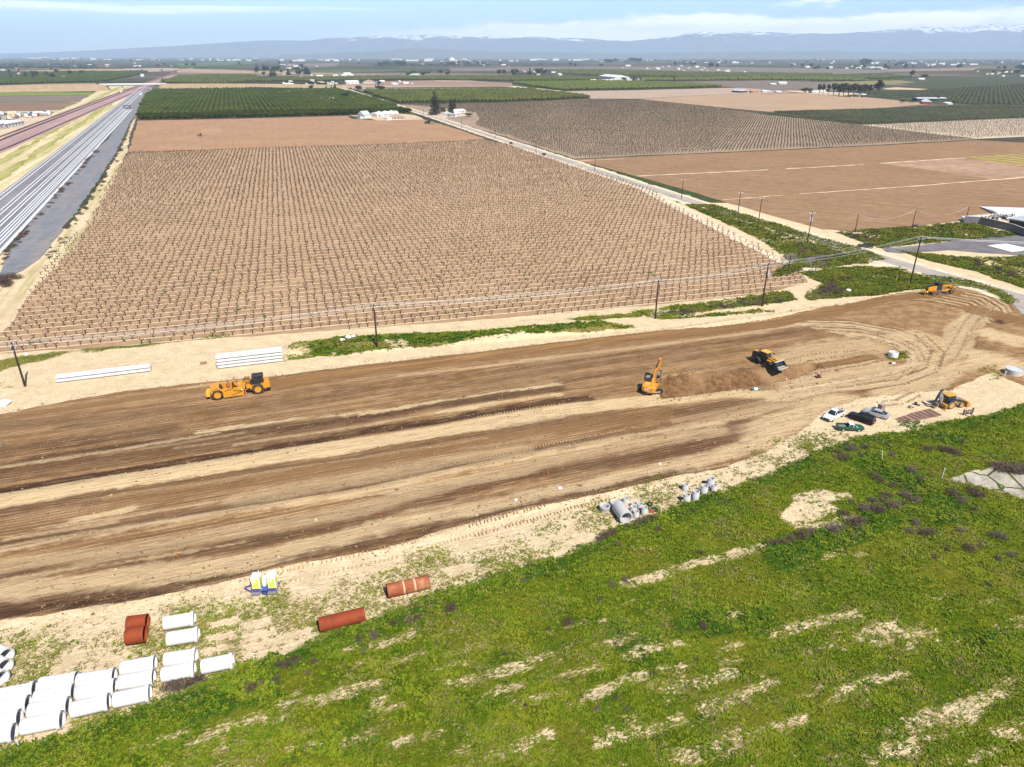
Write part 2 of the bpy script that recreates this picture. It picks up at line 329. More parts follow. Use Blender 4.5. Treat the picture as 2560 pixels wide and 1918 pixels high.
# strip along the power line and corner greens
zone([(730,868),(760,855),(860,843),(1000,835),(1150,832),(1300,825),(1420,812),(1530,808),(1590,818),(1510,830),(1400,838),(1240,848),(1080,868),(940,878),(840,892),(760,888),(715,878)],grass,1,.4,.5)
zone([(740,880),(860,848),(1150,836),(1500,812),(1560,820),(1400,836),(1080,866),(860,888)],lush,1,.6,.5)
zone([(1400,800),(1560,785),(1640,770),(1800,755),(1920,735),(1975,730),(1985,752),(1880,765),(1700,790),(1560,795),(1470,800)],grass,.95,.5,.8)
zone([(1610,785),(1700,775),(1800,765),(1920,742),(1960,735),(1965,750),(1850,766),(1700,785)],dead,.9,.6,.8)
zone([(1630,792),(1730,790),(1900,775),(1930,780),(1750,795),(1650,800)],grass,.8,.5,.8)
zone([(2001,684),(2080,672),(2150,668),(2250,672),(2296,688),(2390,697),(2470,712),(2545,752),(2528,764),(2470,728),(2400,715),(2300,722),(2200,738),(2100,745),(2020,752),(2018,735),(2060,712)],grass,1,.5,.8)
zone([(2020,748),(2040,722),(2090,712),(2110,735),(2080,745)],dead,1,.6,.8); zone([(2060,705),(2130,690),(2140,700),(2080,715)],dead,.9,.6,.8)
zone([(1660,490),(1740,498),(1850,535),(1940,560),(2030,590),(2155,622),(2212,650),(2150,662),(2071,671),(1990,668),(1960,640),(1920,612),(1850,575),(1750,530)],grass,1,.6,1.0)
zone([(1975,612),(2050,618),(2120,632),(2130,645),(2050,660),(1990,650)],dead,.85,1.2,1.4)
zone([(1930,683),(1975,660),(2010,665),(2000,680),(1940,692)],grass,.9,.6,1)
zone([(2092,583),(2180,575),(2276,569),(2418,557),(2526,584),(2560,588),(2252,615),(2204,622),(2160,608)],grass,1,.6,.8)
zone([(2240,572),(2420,557),(2526,584),(2400,598),(2260,600)],yel,1,1.2,1.5)
zone([(2095,583),(2140,580),(2200,605),(2180,612)],dead,.8,1,1); 
zone([(2246,628),(2330,638),(2478,646),(2560,640),(2900,640),(2900,800),(2560,722),(2440,680),(2330,655)],grass,1,.6,1.0)
zone([(2400,640),(2470,650),(2520,672),(2480,670),(2420,655)],bare,1,.8,1); grass*= (1-zone([(2425,640),(2480,650),(2520,668),(2470,668)],bare,1,.8,1)*.8)
zone([(-60,905),(60,890),(200,868),(560,838),(580,842),(200,885),(60,912),(-60,950)],grass,.75,.6,1.2)
zone([(-30,960),(40,948),(110,960),(60,972),(-30,975)],grass,.6,.6,1)
zone([(640,900),(720,885),(800,892),(700,905)],yel,1,.5,.6); zone([(640,900),(720,885),(800,892),(700,905)],grass,.8,.5,.6)
zone([(2215,890),(2262,882),(2268,896),(2235,901),(2215,899)],grass,.7,.4,.5); zone([(2455,925),(2490,915),(2500,950),(2480,950)],grass,.42,.8,1.0)
# pipe yard: thin weeds over sand
yard=zone([(-300,1680),(0,1600),(250,1560),(420,1540),(640,1560),(860,1440),(1010,1400),(1120,1400),(1300,1350),(1480,1260),(1700,1190),(1860,1130),(2000,1095),(2110,1085),(2060,1125),(1900,1195),(1700,1262),(1590,1305),(1400,1391),(1144,1480),(940,1555),(780,1615),(560,1700),(380,1765),(160,1840),(-300,1950)],np.zeros(PX.shape),1.0,2.2,1.5)
pad=np.zeros(PX.shape)
for cx,cy,hl,hw in ((639,1561,1.7,.7),(646,1590,1.75,.7),(651,1615,1.75,.7),(648,1643,1.8,.8),(742,1587,1.6,.65),(743,1612,1.7,.75),(553,1562,1.6,.6),(548,1595,1.6,.6),(527,1628,1.5,.6),(1146,1426,1.9,.9),(1168,1462,1.7,.8),(1300,1425,1.4,.5)):
    q=G(cx,cy); d=np.maximum(np.abs(S_-(q.x*math.cos(FA)+q.y*math.sin(FA)))/hl,np.abs(T_-(-q.x*math.sin(FA)+q.y*math.cos(FA)))/hw); np.maximum(pad,1-ss(d+(nB-.5)*.35,.9,1.08),out=pad)
yw=yard*ss(nA+.5*(nB-.5)+.15*ss(-sdG,14,0),.42,.68)*(1-pad)*.85
yd2=blob(poly_sd([(430,1500),(640,1510),(700,1480),(860,1500),(1000,1420),(1080,1380),(1180,1400),(1200,1450),(1060,1490),(900,1560),(740,1615),(600,1670),(440,1720),(300,1740),(330,1600)]),1.5,1.6)
grass=np.maximum(grass,yw*.55); grass=np.maximum(grass,yd2*(1-pad)*.52); yel=np.maximum(yel,np.maximum(yard*.6,yd2)*(1-pad))
# concrete slab remains, and asphalt lot
slab=blob(poly_sd([(2370,1200),(2420,1185),(2450,1178),(2500,1170),(2560,1180),(2800,1220),(2800,1300),(2560,1250),(2480,1225)]),.3,.4)
grass*=1-slab; lush*=1-slab
grass=np.clip(grass,0,1); grass*=1-.62*(1-gm)*ss(fbm(PX,PY,.16,43)+.35*(nB-.5),.48,.66)*(1-ss(-sdG,0,60)*0); yel=np.maximum(yel,(1-gm)*ss(fbm(PX,PY,.10,47),.50,.62)*.8)
Z+=gm*((nA-.5)*.9+(nB-.5)*.35)*ss(sdG,0,4)+lush*(.25+.5*(nB-.3))
Z+=stroke([(740,873),(860,862),(1150,850),(1500,820)],3,2,.8)*(.5+.5*nB)
Z-=slab*.0
edgef=np.minimum.reduce([PX-X0,X1-PX,PY-Y0,Y1-PY]); Z*=ss(edgef,0,6)
# where the sheets above (fields, roads) lie flat the ground must be flat too
V1=[(-60,892),(0,884),(289,866),(599,842),(1240,797),(1640,762),(1920,732),(2020,706),(2008,690),(1916,626),(1793,565),(1670,509),(1633,479),(1547,449),(1424,414),(1290,367),(1218,350.5),(900,364.5),(600,373.5),(322,382),(302,411),(265,471),(217,568),(130,634),(95,702),(58,760),(26,812),(-30,860)]
vy_sd=poly_sd(V1)
Z*=1-ss(vy_sd,-1.5,.5)
loopz=blob(poly_sd([(2060,800),(2250,765),(2500,715),(2900,800),(2700,960),(2350,1000),(2180,1000),(2060,985),(2160,930),(2200,880)]),4.0,1.5); trm=ss(sdT+(nB-.5)*1.5,-.4,.6)
V=np.stack([PX,PY,Z],-1).reshape(-1,3)
idx=np.arange(NX*NY).reshape(NY,NX)
F=np.stack([idx[:-1,:-1],idx[:-1,1:],idx[1:,1:],idx[1:,:-1]],-1).reshape(-1,4)
t=NT('site_soil'); p=t.pos()
fl=t.mapv(p,-FA,(.02,.55,1)); fl2=t.mapv(p,-FA,(.07,1.5,1)); fl3=t.mapv(p,-FA,(.22,3.4,1))
n_fine=t.noise(p,2.2,6,.75); n_hi=t.noise(p,7.0,4,.7); tread=t.new('ShaderNodeTexWave',wave_type='BANDS',bands_direction='X'); t.l.new(t.mapv(p,-FA,(1,.2,1)),tread.inputs['Vector']); tread.inputs['Scale'].default_value=.55; tread.inputs['Distortion'].default_value=4; tread.inputs['Detail'].default_value=2; n_mid=t.noise(p,.35,4,.6); n_big=t.noise(p,.06,3,.5); n_st=t.noise(fl,1.0,4,.6,.4); n_st2=t.noise(fl2,1.0,6,.72,.3); n_st3=t.noise(fl3,1.0,3,.6,.3)
A_=t.attr('mask_a'); sa=t.new('ShaderNodeSeparateColor'); t.l.new(A_.outputs['Color'],sa.inputs[0])
B_=t.attr('mask_b'); sb=t.new('ShaderNodeSeparateColor'); t.l.new(B_.outputs['Color'],sb.inputs[0])
C_=t.attr('mask_c'); sc=t.new('ShaderNodeSeparateColor'); t.l.new(C_.outputs['Color'],sc.inputs[0])
D_=t.attr('mask_d'); sd_=t.new('ShaderNodeSeparateColor'); t.l.new(D_.outputs['Color'],sd_.inputs[0])
def thr(m,n,w=.18,k=.8):  # break a painted mask up with noise
    return t.ramp(t.math('ADD',m,t.math('MULTIPLY',t.math('SUBTRACT',n,.5),k)),.5-w,.5+w)
clod0=t.noise(p,1.1,5,.75); sand=t.mix(t.ramp(n_mid,.3,.75),(.70,.55,.345),(.57,.43,.25)); sand=t.mix(t.ramp(n_fine,.45,.72,0,.5),sand,(.36,.27,.17))
sand=t.mix(t.ramp(clod0,.55,.68,0,.45),sand,(.42,.31,.18)); sand=t.mix(t.ramp(clod0,.44,.36,0,.6),sand,(.80,.67,.46)); sand=t.mix(t.ramp(n_st2,.5,.7,0,.35),sand,(.66,.53,.35))
d1=t.mix(t.ramp(n_st,.40,.62),(.200,.105,.042),(.350,.200,.088)); d1=t.mix(t.ramp(n_st2,.50,.60,0,.62),d1,(.165,.083,.036)); d1=t.mix(t.ramp(n_st2,.46,.38,0,.5),d1,(.42,.255,.12))
rut=t.new('ShaderNodeTexWave',wave_type='BANDS',bands_direction='Y'); t.l.new(t.mapv(p,-FA,(.06,1,1)),rut.inputs['Vector']); rut.inputs['Scale'].default_value=.42; rut.inputs['Distortion'].default_value=7; rut.inputs['Detail'].default_value=2; rut.inputs['Detail Scale'].default_value=.35
d1=t.mix(t.math('MULTIPLY',t.ramp(rut.outputs['Fac'],.80,.95),t.ramp(n_mid,.42,.58,0,.8)),d1,(.50,.34,.185)); d1=t.mix(t.math('MULTIPLY',t.ramp(rut.outputs['Fac'],.22,.06),t.ramp(n_big,.42,.56,0,.8)),d1,(.12,.062,.03)); d1=t.mix(t.ramp(n_big,.4,.65,0,.35),d1,(.40,.255,.135))
d1=t.mix(t.ramp(n_fine,.5,.75,0,.35),d1,(.12,.065,.035))
d1=t.mix(t.ramp(n_st3,.53,.60,0,.55),d1,(.14,.078,.04)); d1=t.mix(t.math('MULTIPLY',t.ramp(n_hi,.52,.7),.35),d1,(.42,.27,.15)); d1=t.mix(t.math('MULTIPLY',t.ramp(tread.outputs['Fac'],.6,.9),t.ramp(n_st,.5,.6,0,.4)),d1,(.36,.23,.125))
d2=t.mix(t.ramp(n_mid,.38,.64),(.25,.142,.062),(.39,.24,.115)); d2=t.mix(t.ramp(t.noise(p,.9,5,.7),.5,.66,0,.45),d2,(.17,.095,.048)); d1=t.mix(t.math('MULTIPLY',sd_.outputs[0],.85),d1,d2)
dk=t.math('MULTIPLY',sa.outputs[1],t.ramp(n_st3,.38,.54,.6,1)); d1=t.mix(dk,d1,(.06,.030,.018))
lt=t.math('MULTIPLY',sa.outputs[2],t.ramp(n_st3,.36,.54,.45,1)); d1=t.mix(lt,d1,(.60,.44,.245))
clod=t.noise(p,.9,5,.75); mo=t.mix(t.ramp(n_st2,.42,.60),(.20,.105,.042),(.27,.155,.068)); tc_=t.mix(t.ramp(clod,.36,.66),(.12,.060,.027),(.24,.135,.062)); tc_=t.mix(t.ramp(n_big,.46,.6,0,.75),tc_,(.34,.215,.11)); mo=t.mix(sd_.outputs[1],mo,tc_); d1=t.mix(thr(sc.outputs[0],n_fine,.25,.5),d1,mo)
c=t.mix(thr(sa.outputs[0],n_st2,.10,1.3),sand,d1)
c=t.mix(thr(sc.outputs[0],n_fine,.25,.4),c,mo)
gcol=t.mix(t.ramp(n_mid,.40,.62),(.060,.100,.004),(.130,.145,.006)); gcol=t.mix(t.ramp(n_fine,.4,.7),gcol,(.042,.075,.004)); gcol=t.mix(t.ramp(n_big,.45,.62,0,.75),gcol,(.15,.14,.012))
gcol=t.mix(t.ramp(t.noise(p,.9,5,.7),.55,.72,0,.55),gcol,(.24,.20,.06))
gcol=t.mix(thr(sb.outputs[1],n_mid,.3,.5),gcol,t.mix(n_fine,(.014,.045,.005),(.055,.115,.008)))
gcol=t.mix(thr(sc.outputs[1],n_mid,.3,.5),gcol,(.22,.175,.05))
n_g=t.noise(p,1.3,5,.7); n_gb=t.noise(t.mapv(p,-R(24),(.7,2.2,1)),1.9,5,.78,.3)
gdry=t.mix(t.ramp(n_mid,.4,.6),(.19,.165,.035),(.30,.235,.085)); c=t.mix(thr(sb.outputs[0],n_gb,.16,2.2),c,gdry); c=t.mix(thr(t.math('SUBTRACT',sb.outputs[0],.16),n_gb,.16,2.2),c,gcol)
c=t.mix(thr(sb.outputs[2],n_g,.2,.7),c,t.mix(n_fine,(.05,.032,.03),(.15,.10,.085)))
sl1=t.mix(t.ramp(n_mid,.35,.7),(.50,.44,.35),(.30,.26,.21))
vor=t.new('ShaderNodeTexVoronoi',feature='DISTANCE_TO_EDGE'); t.l.new(p,vor.inputs['Vector']); vor.inputs['Scale'].default_value=.28
sl1=t.mix(t.ramp(vor.outputs[0],.02,.07,1,0),sl1,(.07,.09,.02))
c=t.mix(sc.outputs[2],c,sl1)
hgt=t.math('ADD',t.math('MULTIPLY',n_fine,.6),t.math('MULTIPLY',n_g,t.math('MULTIPLY',sb.outputs[0],1.2)))
hgt=t.math('ADD',hgt,t.math('MULTIPLY',n_st2,.9)); hgt=t.math('ADD',hgt,t.math('MULTIPLY',n_hi,.5)); hgt=t.math('ADD',hgt,t.math('MULTIPLY',clod0,1.3)); hgt=t.math('ADD',hgt,t.math('MULTIPLY',n_st3,.3))
t.bump(hgt,.9,.22)
soil=t.done(c,.95,.05)
ground=np_mesh('ground',V,F,soil,smooth=True); setkind(ground,kind='structure')
def cattr(me,name,a,b,c):
    at=me.color_attributes.new(name,'FLOAT_COLOR','POINT'); arr=np.stack([a,b,c,np.ones_like(a)],-1).astype(np.float32).ravel(); at.data.foreach_set('color',np.clip(arr,0,1))
cattr(ground.data,'mask_a',M_dirt,dark,lite); cattr(ground.data,'mask_b',grass,lush,dead); cattr(ground.data,'mask_c',moist,yel,slab); cattr(ground.data,'mask_d',loopz,trm,loopz*0)
def zat(x,y):
    i=min(max(int(np.searchsorted(gx,x))-1,0),NX-2); j=min(max(int(np.searchsorted(gy,y))-1,0),NY-2)
    u=min(max((x-gx[i])/(gx[i+1]-gx[i]),0),1); v=min(max((y-gy[j])/(gy[j+1]-gy[j]),0),1)
    return float((Z[j,i]*(1-u)+Z[j,i+1]*u)*(1-v)+(Z[j+1,i]*(1-u)+Z[j+1,i+1]*u)*v)
def GZ(px,py):
    q=G(px,py); q.z=zat(q.x,q.y); return q
# far ground: four big quads round the site, out past the mountains
t=NT('valley_floor'); p=t.pos(); m=t.mapv(p,-R(20),(1/420.,1/260.,1))
v=t.new('ShaderNodeTexVoronoi'); v.distance='CHEBYCHEV'; t.l.new(m,v.inputs['Vector']); v.inputs['Scale'].default_value=1.0; v.inputs['Randomness'].default_value=.75
cr=t.new('ShaderNodeValToRGB'); cr.color_ramp.interpolation='CONSTANT'; hs=t.new('ShaderNodeSeparateColor'); t.l.new(v.outputs['Color'],hs.inputs[0]); t.l.new(hs.outputs[0],cr.inputs[0])
els=cr.color_ramp.elements; els[0].position=0; els[0].color=(.045,.06,.022,1); els[1].position=.2; els[1].color=(.10,.085,.06,1)
for ps,cl in ((.38,(.055,.075,.03)),(.52,(.14,.11,.078)),(.66,(.05,.055,.035)),(.8,(.085,.075,.06)),(.92,(.19,.15,.10))): e=els.new(ps); e.color=(*cl,1)
c=t.mix(t.ramp(t.noise(p,.02,4,.6),.4,.7,0,.5),cr.outputs[0],(.05,.05,.035)); c=t.mix(t.ramp(t.noise(p,.15,3,.6),.4,.7,0,.4),c,(.03,.035,.015))
vf=t.done(c,1,0)
FX,FY0,FY1=29000,-2400,26100
v_=[(-FX,FY0,0),(FX,FY0,0),(FX,Y0,0),(-FX,Y0,0),(X0,Y0,0),(X1,Y0,0),(X0,Y1,0),(X1,Y1,0),(-FX,Y1,0),(FX,Y1,0),(-FX,FY1,0),(FX,FY1,0)]
vg=raw_mesh('ground',v_,[(0,1,2,5,4,3),(3,4,6,8),(5,2,9,7),(8,6,7,9,11,10)],vf); setkind(vg,kind='structure')
# ---------------- flat sheets: fields, roads, tracks ----------------
_lv=[0]
def outline(pts,jit,step,world=False):
    w=[Vector((x,y)) for x,y in pts] if world else [G(*q).to_2d() for q in pts]
    out=[]; n=len(w)
    for i in range(n):
        a,b=w[i],w[(i+1)%n]; L=(b-a).length; k=max(1,min(int(L/step),160)) if step else 1
        nrm=Vector((-(b-a).y,(b-a).x)).normalized() if L>0 else Vector((0,0))
        for j in range(k):
            q=a.lerp(b,j/k)
            if jit and j: q=q+nrm*random.gauss(0,jit)
            out.append(q)
    return out
def sheet(name,pts,mat,z,jit=0,step=0,world=False,kind='structure',thick=None):
    o=outline(pts,jit,step,world); bm=bmesh.new(); vs=[bm.verts.new((q.x,q.y,z)) for q in o]; f=bm.faces.new(vs)
    if f.normal.z<0: f.normal_flip()
    bmesh.ops.triangulate(bm,faces=[f])
    me=bpy.data.meshes.new(name); bm.to_mesh(me); bm.free(); me.materials.append(mat)
    for pl in me.polygons:
        pass
    ob=bpy.data.objects.new(name,me); COL.objects.link(ob)
    if kind: ob['kind']=kind
    return ob
RA=R(17.0)    # direction of the vine rows
def soil_mat(name,a,b,dark,rows=None,ang=RA,tint=None,linecol=(.70,.57,.40),lw=.09,streak=.5,rowmix=.8,spot=None,off=0.0):
    t=NT(name); p=t.pos(); n1=t.noise(p,.03,6,.65); n2=t.noise(p,.22,6,.7); n3=t.noise(p,1.4,4,.7)
    st=t.noise(t.mapv(p,-ang,(.02,.5,1)),1.0,4,.6,.3)
    c=t.mix(t.ramp(n1,.35,.65),a,b); c=t.mix(t.ramp(n2,.48,.64,0,.6),c,dark); c=t.mix(t.ramp(n2,.44,.34,0,.5),c,tuple(min(1,x*1.28) for x in a)); c=t.mix(t.ramp(st,.45,.65,0,streak),c,dark)
    c=t.mix(t.ramp(n3,.5,.75,0,.3),c,dark)
    if spot: c=t.mix(t.ramp(t.noise(p,.012,4,.6),.52,.66,0,.8),c,spot)
    if rows:
        s=t.sep(t.mapv(p,-ang,(1,1,1))); y=t.math('ADD',t.math('DIVIDE',s[1],rows),off)
        fr=t.math('FRACT',t.math('ADD',y,t.math('MULTIPLY',t.math('SUBTRACT',n3,.5),.06)))
        d=t.math('ABSOLUTE',t.math('SUBTRACT',fr,.5))
        band=t.ramp(d,lw*.45,lw,1,0); c=t.mix(t.math('MULTIPLY',band,t.ramp(n2,.3,.55,rowmix*.35,rowmix)),c,linecol)
        t.bump(t.math('ADD',t.math('MULTIPLY',band,.8),t.math('MULTIPLY',n3,.5)),.6,.2)
    return t.done(c,.95,.05)
def flat_mat(name,a,b,c2=None,sc=.02,sc2=.3,ang=RA,st=(.004,.08)):
    t=NT(name); p=t.pos(); c=t.mix(t.ramp(t.noise(p,sc,4,.6),.35,.68),a,b)
    c=t.mix(t.ramp(t.noise(t.mapv(p,-ang,(st[0],st[1],1)),1,4,.6),.4,.68,0,.7),c,c2 or b); c=t.mix(t.ramp(t.noise(p,sc2,5,.7),.46,.66,0,.45),c,tuple(x*.55 for x in a))
    return t.done(c,.95,.05)
ROW=3.6; VS=2.15
pink=(.44,.285,.175); pink2=(.39,.25,.155); pinkd=(.27,.17,.10)
m_v1=soil_mat('vineyard_soil',(.375,.242,.138),(.32,.203,.112),(.20,.122,.066),rows=ROW,lw=.10)
m_plow=soil_mat('ploughed_soil',(.37,.22,.125),(.32,.19,.11),(.25,.145,.085),streak=.35,ang=R(-70))
m_plow2=soil_mat('ploughed_soil_east',(.30,.182,.10),(.26,.158,.086),(.18,.108,.06),streak=.55,ang=R(-30))
m_v2=soil_mat('vineyard_soil_east',(.33,.225,.155),(.25,.17,.12),(.13,.09,.062),rows=ROW,lw=.10,spot=(.17,.13,.09))
vz=.012
v1=sheet('vineyard_ground',V1,m_v1,vz,.3,3)
f1=sheet('field',[(322,381),(600,373),(900,364),(1218,350),(1150,325),(1062,299),(947,301.5),(880,297),(871,290),(600,297),(345,302),(335,330)],m_plow,.02,.5,9)
v2=sheet('vineyard_ground',[(1000,262),(1090,292),(1250,338),(1434,397),(1700,385),(1920,375.5),(2200,362),(2442,348.5),(2149,312),(1920,287.5),(1780,268),(1618,251),(1480,247.5),(1280,256)],m_v2,.02,.5,12)
f2=sheet('field',[(1434,399),(1700,387),(1920,377.5),(2200,364),(2442,350.5),(2560,357),(2960,372),(2960,560),(2560,536),(2410,552),(2290,567),(2140,581),(2060,575),(1920,537),(1700,471),(1560,432)],m_plow2,.024,.4,8)
m_line=flat_mat('sand_strip',(.66,.52,.35),(.58,.45,.30))
for nm,(a,b,wd) in enumerate((((1593,440.5),(1920,424.5),1.6),((1965,422.4),(2158,411.5),1.6),((2200,409),(2382,396.5),1.8),((2382,396.5),(2700,380),2.2),((1806,500),(1953,488.5),1.0),((1998,485),(2280,466),1.2),((2280,466),(2480,450),1.6),((2480,450),(2700,432),2.6),((1560,397),(1450,402),1.2))):
    A,B=G(*a),G(*b); d=(B-A).normalized(); n=Vector((-d.y,d.x,0))*wd*.5
    sheet('path',[(q.x,q.y) for q in (A+n,A-n,B-n,B+n)],m_line,.034,.35,4,world=True)
m_rub=soil_mat('rubble_soil',(.33,.20,.125),(.40,.26,.165),(.19,.115,.075),streak=.2)
sheet('field',[(2205,409),(2300,403),(2385,397.5),(2480,404),(2560,418),(2960,440),(2960,470),(2560,441),(2478,448),(2360,430)],m_rub,.038,.6,5)
m_yel=soil_mat('stubble',(.42,.33,.10),(.36,.27,.09),(.22,.15,.06),rows=11,ang=R(-62),lw=.28,linecol=(.20,.13,.07),rowmix=.9)
sheet('field',[(2403,393),(2560,384),(2960,365),(2960,440),(2560,416),(2480,405)],m_yel,.042,.5,6)
# tracks of fields farther out (photo outlines; every one lies on the valley floor)
gr=lambda k:flat_mat('crop_%s'%k[0],*k[1:])
mt={'tan':flat_mat('tan_field',(.40,.27,.175),(.35,.235,.15)),'pinkv':soil_mat('sparse_vineyard_soil',(.36,.26,.20),(.30,.215,.165),(.18,.13,.10),rows=7.2,lw=.16),
 'dgv':flat_mat('dark_vineyard_soil',(.10,.085,.045),(.13,.11,.06)),'pale':soil_mat('pale_vineyard_soil',(.62,.51,.37),(.54,.43,.31),(.40,.31,.21),rows=ROW,lw=.08),
 'gbrown':flat_mat('grey_brown_field',(.155,.125,.10),(.20,.16,.125),st=(.002,.03)),'dgreen':flat_mat('dark_green_field',(.055,.065,.03),(.075,.08,.045),st=(.002,.03)),
 'green':flat_mat('green_field',(.07,.10,.025),(.09,.125,.035)),'lgreen':flat_mat('bright_green_field',(.15,.20,.035),(.19,.22,.05)),'red':flat_mat('red_brown_field',(.26,.17,.125),(.30,.20,.15),st=(.002,.03)),
 'sandy':flat_mat('sandy_ground',(.55,.43,.29),(.47,.36,.24)),'olive':flat_mat('olive_field',(.19,.17,.07),(.24,.20,.09)),'orch':flat_mat('orchard_floor',(.14,.12,.05),(.10,.10,.035)),
 'brownr':flat_mat('brown_rows',(.24,.16,.10),(.19,.125,.08))}
for key,pts in (('tan',[(1596,247.5),(1780,238),(1920,233.5),(2020,233),(2161,243),(2333,260),(2176,272.5),(1920,279.5),(1790,268)]),
 ('pinkv',[(1404,228.5),(1600,225.5),(1812,220),(1860,220),(2000,231),(1920,233),(1780,237.5),(1596,247),(1478,247)]),
 ('dgv',[(1920,280),(2176,273),(2433,263.5),(2560,265.5),(2960,268),(2960,280),(2560,295),(2149,311.5)]),('pale',[(2149,312.5),(2560,295.5),(2960,281),(2960,350),(2560,342),(2442,347.5)]),
 ('dgreen',[(2090,242),(2200,228),(2205,215),(2560,207),(2960,205),(2960,262),(2560,263),(2433,262),(2333,259),(2161,242.5)]),
 ('dgreen',[(2320,218),(2180,200),(2300,195),(2560,188),(2960,185),(2960,204),(2560,206)]),
 ('sandy',[(2205,222),(2240,218.5),(2320,223),(2300,225),(2220,224)]),
 ('gbrown',[(1640,206),(1920,202),(2080,207),(2180,214),(2190,225),(2010,231),(1870,221),(1812,217)]),('olive',[(2060,205),(2250,201),(2290,206),(2200,213),(2100,211)]),
 ('gbrown',[(1690,195),(1900,193),(2080,190),(2180,194),(2170,200),(1920,201),(1700,199)]),
 ('sandy',[(1240,212),(1280,214.5),(1406,227.5),(1400,229),(1318,227),(1278,218),(1180,213)]),
 ('gbrown',[(940,219),(1280,219.5),(1320,225),(1280,225.5),(912,230),(890,224)]),('red',[(970,203),(1140,200),(1280,208),(1275,217),(1000,218),(860,217),(850,212)]),('sandy',[(1060,199.5),(1150,199),(1190,203),(1100,203)]),
 ('gbrown',[(630,184),(1000,182),(1280,185),(1280,192),(830,192),(640,190)]),('gbrown',[(1120,170),(1700,166),(2100,172),(2300,178),(2100,186),(1500,178),(1130,178)]),('red',[(2200,174),(2450,170),(2430,176),(2250,178)]),
 ('green',[(640,177),(900,172),(1080,176),(900,180),(640,181)]),('gbrown',[(430,180),(640,178),(640,184),(420,188)]),('green',[(440,160),(620,152),(640,160),(450,168)]),('gbrown',[(700,160),(850,158),(840,166),(720,168)]),
 ('tan',[(-300,222),(0,214),(120,210),(236,208.5),(262,223),(200,229),(0,231),(-300,236)]),('tan',[(417,209),(520,213),(640,217.5),(700,219),(700,226),(640,224.5),(395,225)]),
 ('lgreen',[(-300,238),(0,231),(238,231.5),(228,238),(0,240),(-300,247)]),('gbrown',[(-300,248),(0,240.5),(226,238.5),(196,256),(0,256.5),(-300,262)]),('brownr',[(-300,263),(0,257),(196,256.5),(150,276),(0,279),(-300,284)]),('sandy',[(-300,286),(0,279.5),(150,276.5),(140,280),(0,283),(-300,290)]),
 ('green',[(-300,291),(0,283.5),(138,280.5),(120,288),(0,292),(-300,300)]),
 ('tan',[(215,178),(330,171.5),(420,170),(455,172),(430,178),(370,180)]),('tan',[(455,172),(640,177),(640,179),(440,178)]),
 ('gbrown',[(440,184),(640,186),(640,189),(430,187)]),
 ('sandy',[(870,290),(905,293),(945,302),(1060,299.5),(1035,288),(1000,285),(960,284),(925,287)]),
 ('sandy',[(-300,296),(0,290),(120,287),(130,296),(60,318),(0,352),(-300,480)]),
 ('sandy',[(1080,280),(1130,283),(1190,288),(1110,296),(1090,291)]),('sandy',[(1960,226),(2140,233),(2170,240),(2130,243),(2010,234)])):
    _lv[0]+=1; sheet('field',pts,mt[key],.05+.004*_lv[0],1.2,30)
# ---- roads ----
t=NT('road_asphalt'); p=t.pos(); c=t.mix(t.ramp(t.noise(p,.12,4,.6),.35,.65),(.40,.35,.295),(.33,.285,.24)); c=t.mix(t.ramp(t.noise(t.mapv(p,R(71),(.02,.9,1)),1,4,.6),.45,.65,0,.5),c,(.19,.165,.155)); c=t.mix(t.ramp(t.noise(p,1.5,4,.7),.55,.75,0,.4),c,(.45,.38,.30)); road_m=t.done(c,.9,.1)
t=NT('road_shoulder'); p=t.pos(); c=t.mix(t.ramp(t.noise(p,.3,4,.6),.35,.65),(.66,.54,.38),(.52,.41,.28)); shoulder_m=t.done(c,.95,.05)
def band(name,px_pts,w0,w1,mat,z,jit=.25,step=4,world=False,kind='structure'):
    P=[Vector((x,y)) for x,y in px_pts] if world else [G(*q).to_2d() for q in px_pts]
    L=[];Rr=[]
    dense=[]
    for a,b in zip(P,P[1:]):
        k=max(1,min(int((b-a).length/step),120)); dense+= [a.lerp(b,j/k) for j in range(k)]
    dense.append(P[-1])
    for i,q in enumerate(dense):
        d=(dense[min(i+1,len(dense)-1)]-dense[max(i-1,0)]).normalized(); n=Vector((-d.y,d.x))
        L.append(q+n*(w0+random.gauss(0,jit))); Rr.append(q-n*(w1+random.gauss(0,jit)))
    vs=[(q.x,q.y,z) for q in L]+[(q.x,q.y,z) for q in Rr]; m=len(L)
    fs=[(m+i,m+i+1,i+1,i) for i in range(m-1)]
    o=raw_mesh(name,vs,fs,mat)
    if kind: o['kind']=kind
    return o
road=[(2960,868),(2700,789),(2560,747),(2470,722),(2350,688),(2300,674),(2160,633),(2040,597),(1920,560),(1760,514),(1600,463),(1434,408),(1290,361),(1210,335),(1100,298),(1040,279),(905,237),(868,224),(830,212),(770,196),(740,188)]
band('road_shoulder',road,6.2,6.2,shoulder_m,.075,.5,3.5); band('road',road,3.1,3.1,road_m,.085,.10,3)
# driveways of pale earth at the junction
sheet('path',[(2240,655),(2205,651),(2150,658),(2071,668),(1990,674),(1990,681),(2071,675.5),(2150,667),(2215,671),(2250,677),(2296,690),(2300,676)],shoulder_m,.080,.2,2)
sheet('path',[(2530,760),(2545,775),(2560,790),(2640,815),(2960,900),(2960,860),(2700,786),(2560,745)],road_m,.079,.2,3)
sheet('path',[(2070,579),(2137,585),(2290,570),(2412,555),(2410,552),(2290,566.5),(2137,581),(2060,574)],shoulder_m,.078,.2,3)
# sand path between vineyard and green strip, and round the field head
sheet('path',[(1560,440),(1610,462),(1680,500),(1760,545),(1850,590),(1930,635),(1985,668),(1975,672),(1915,640),(1840,602),(1745,552),(1660,508),(1590,470),(1530,445)],shoulder_m,.026,.4,3)
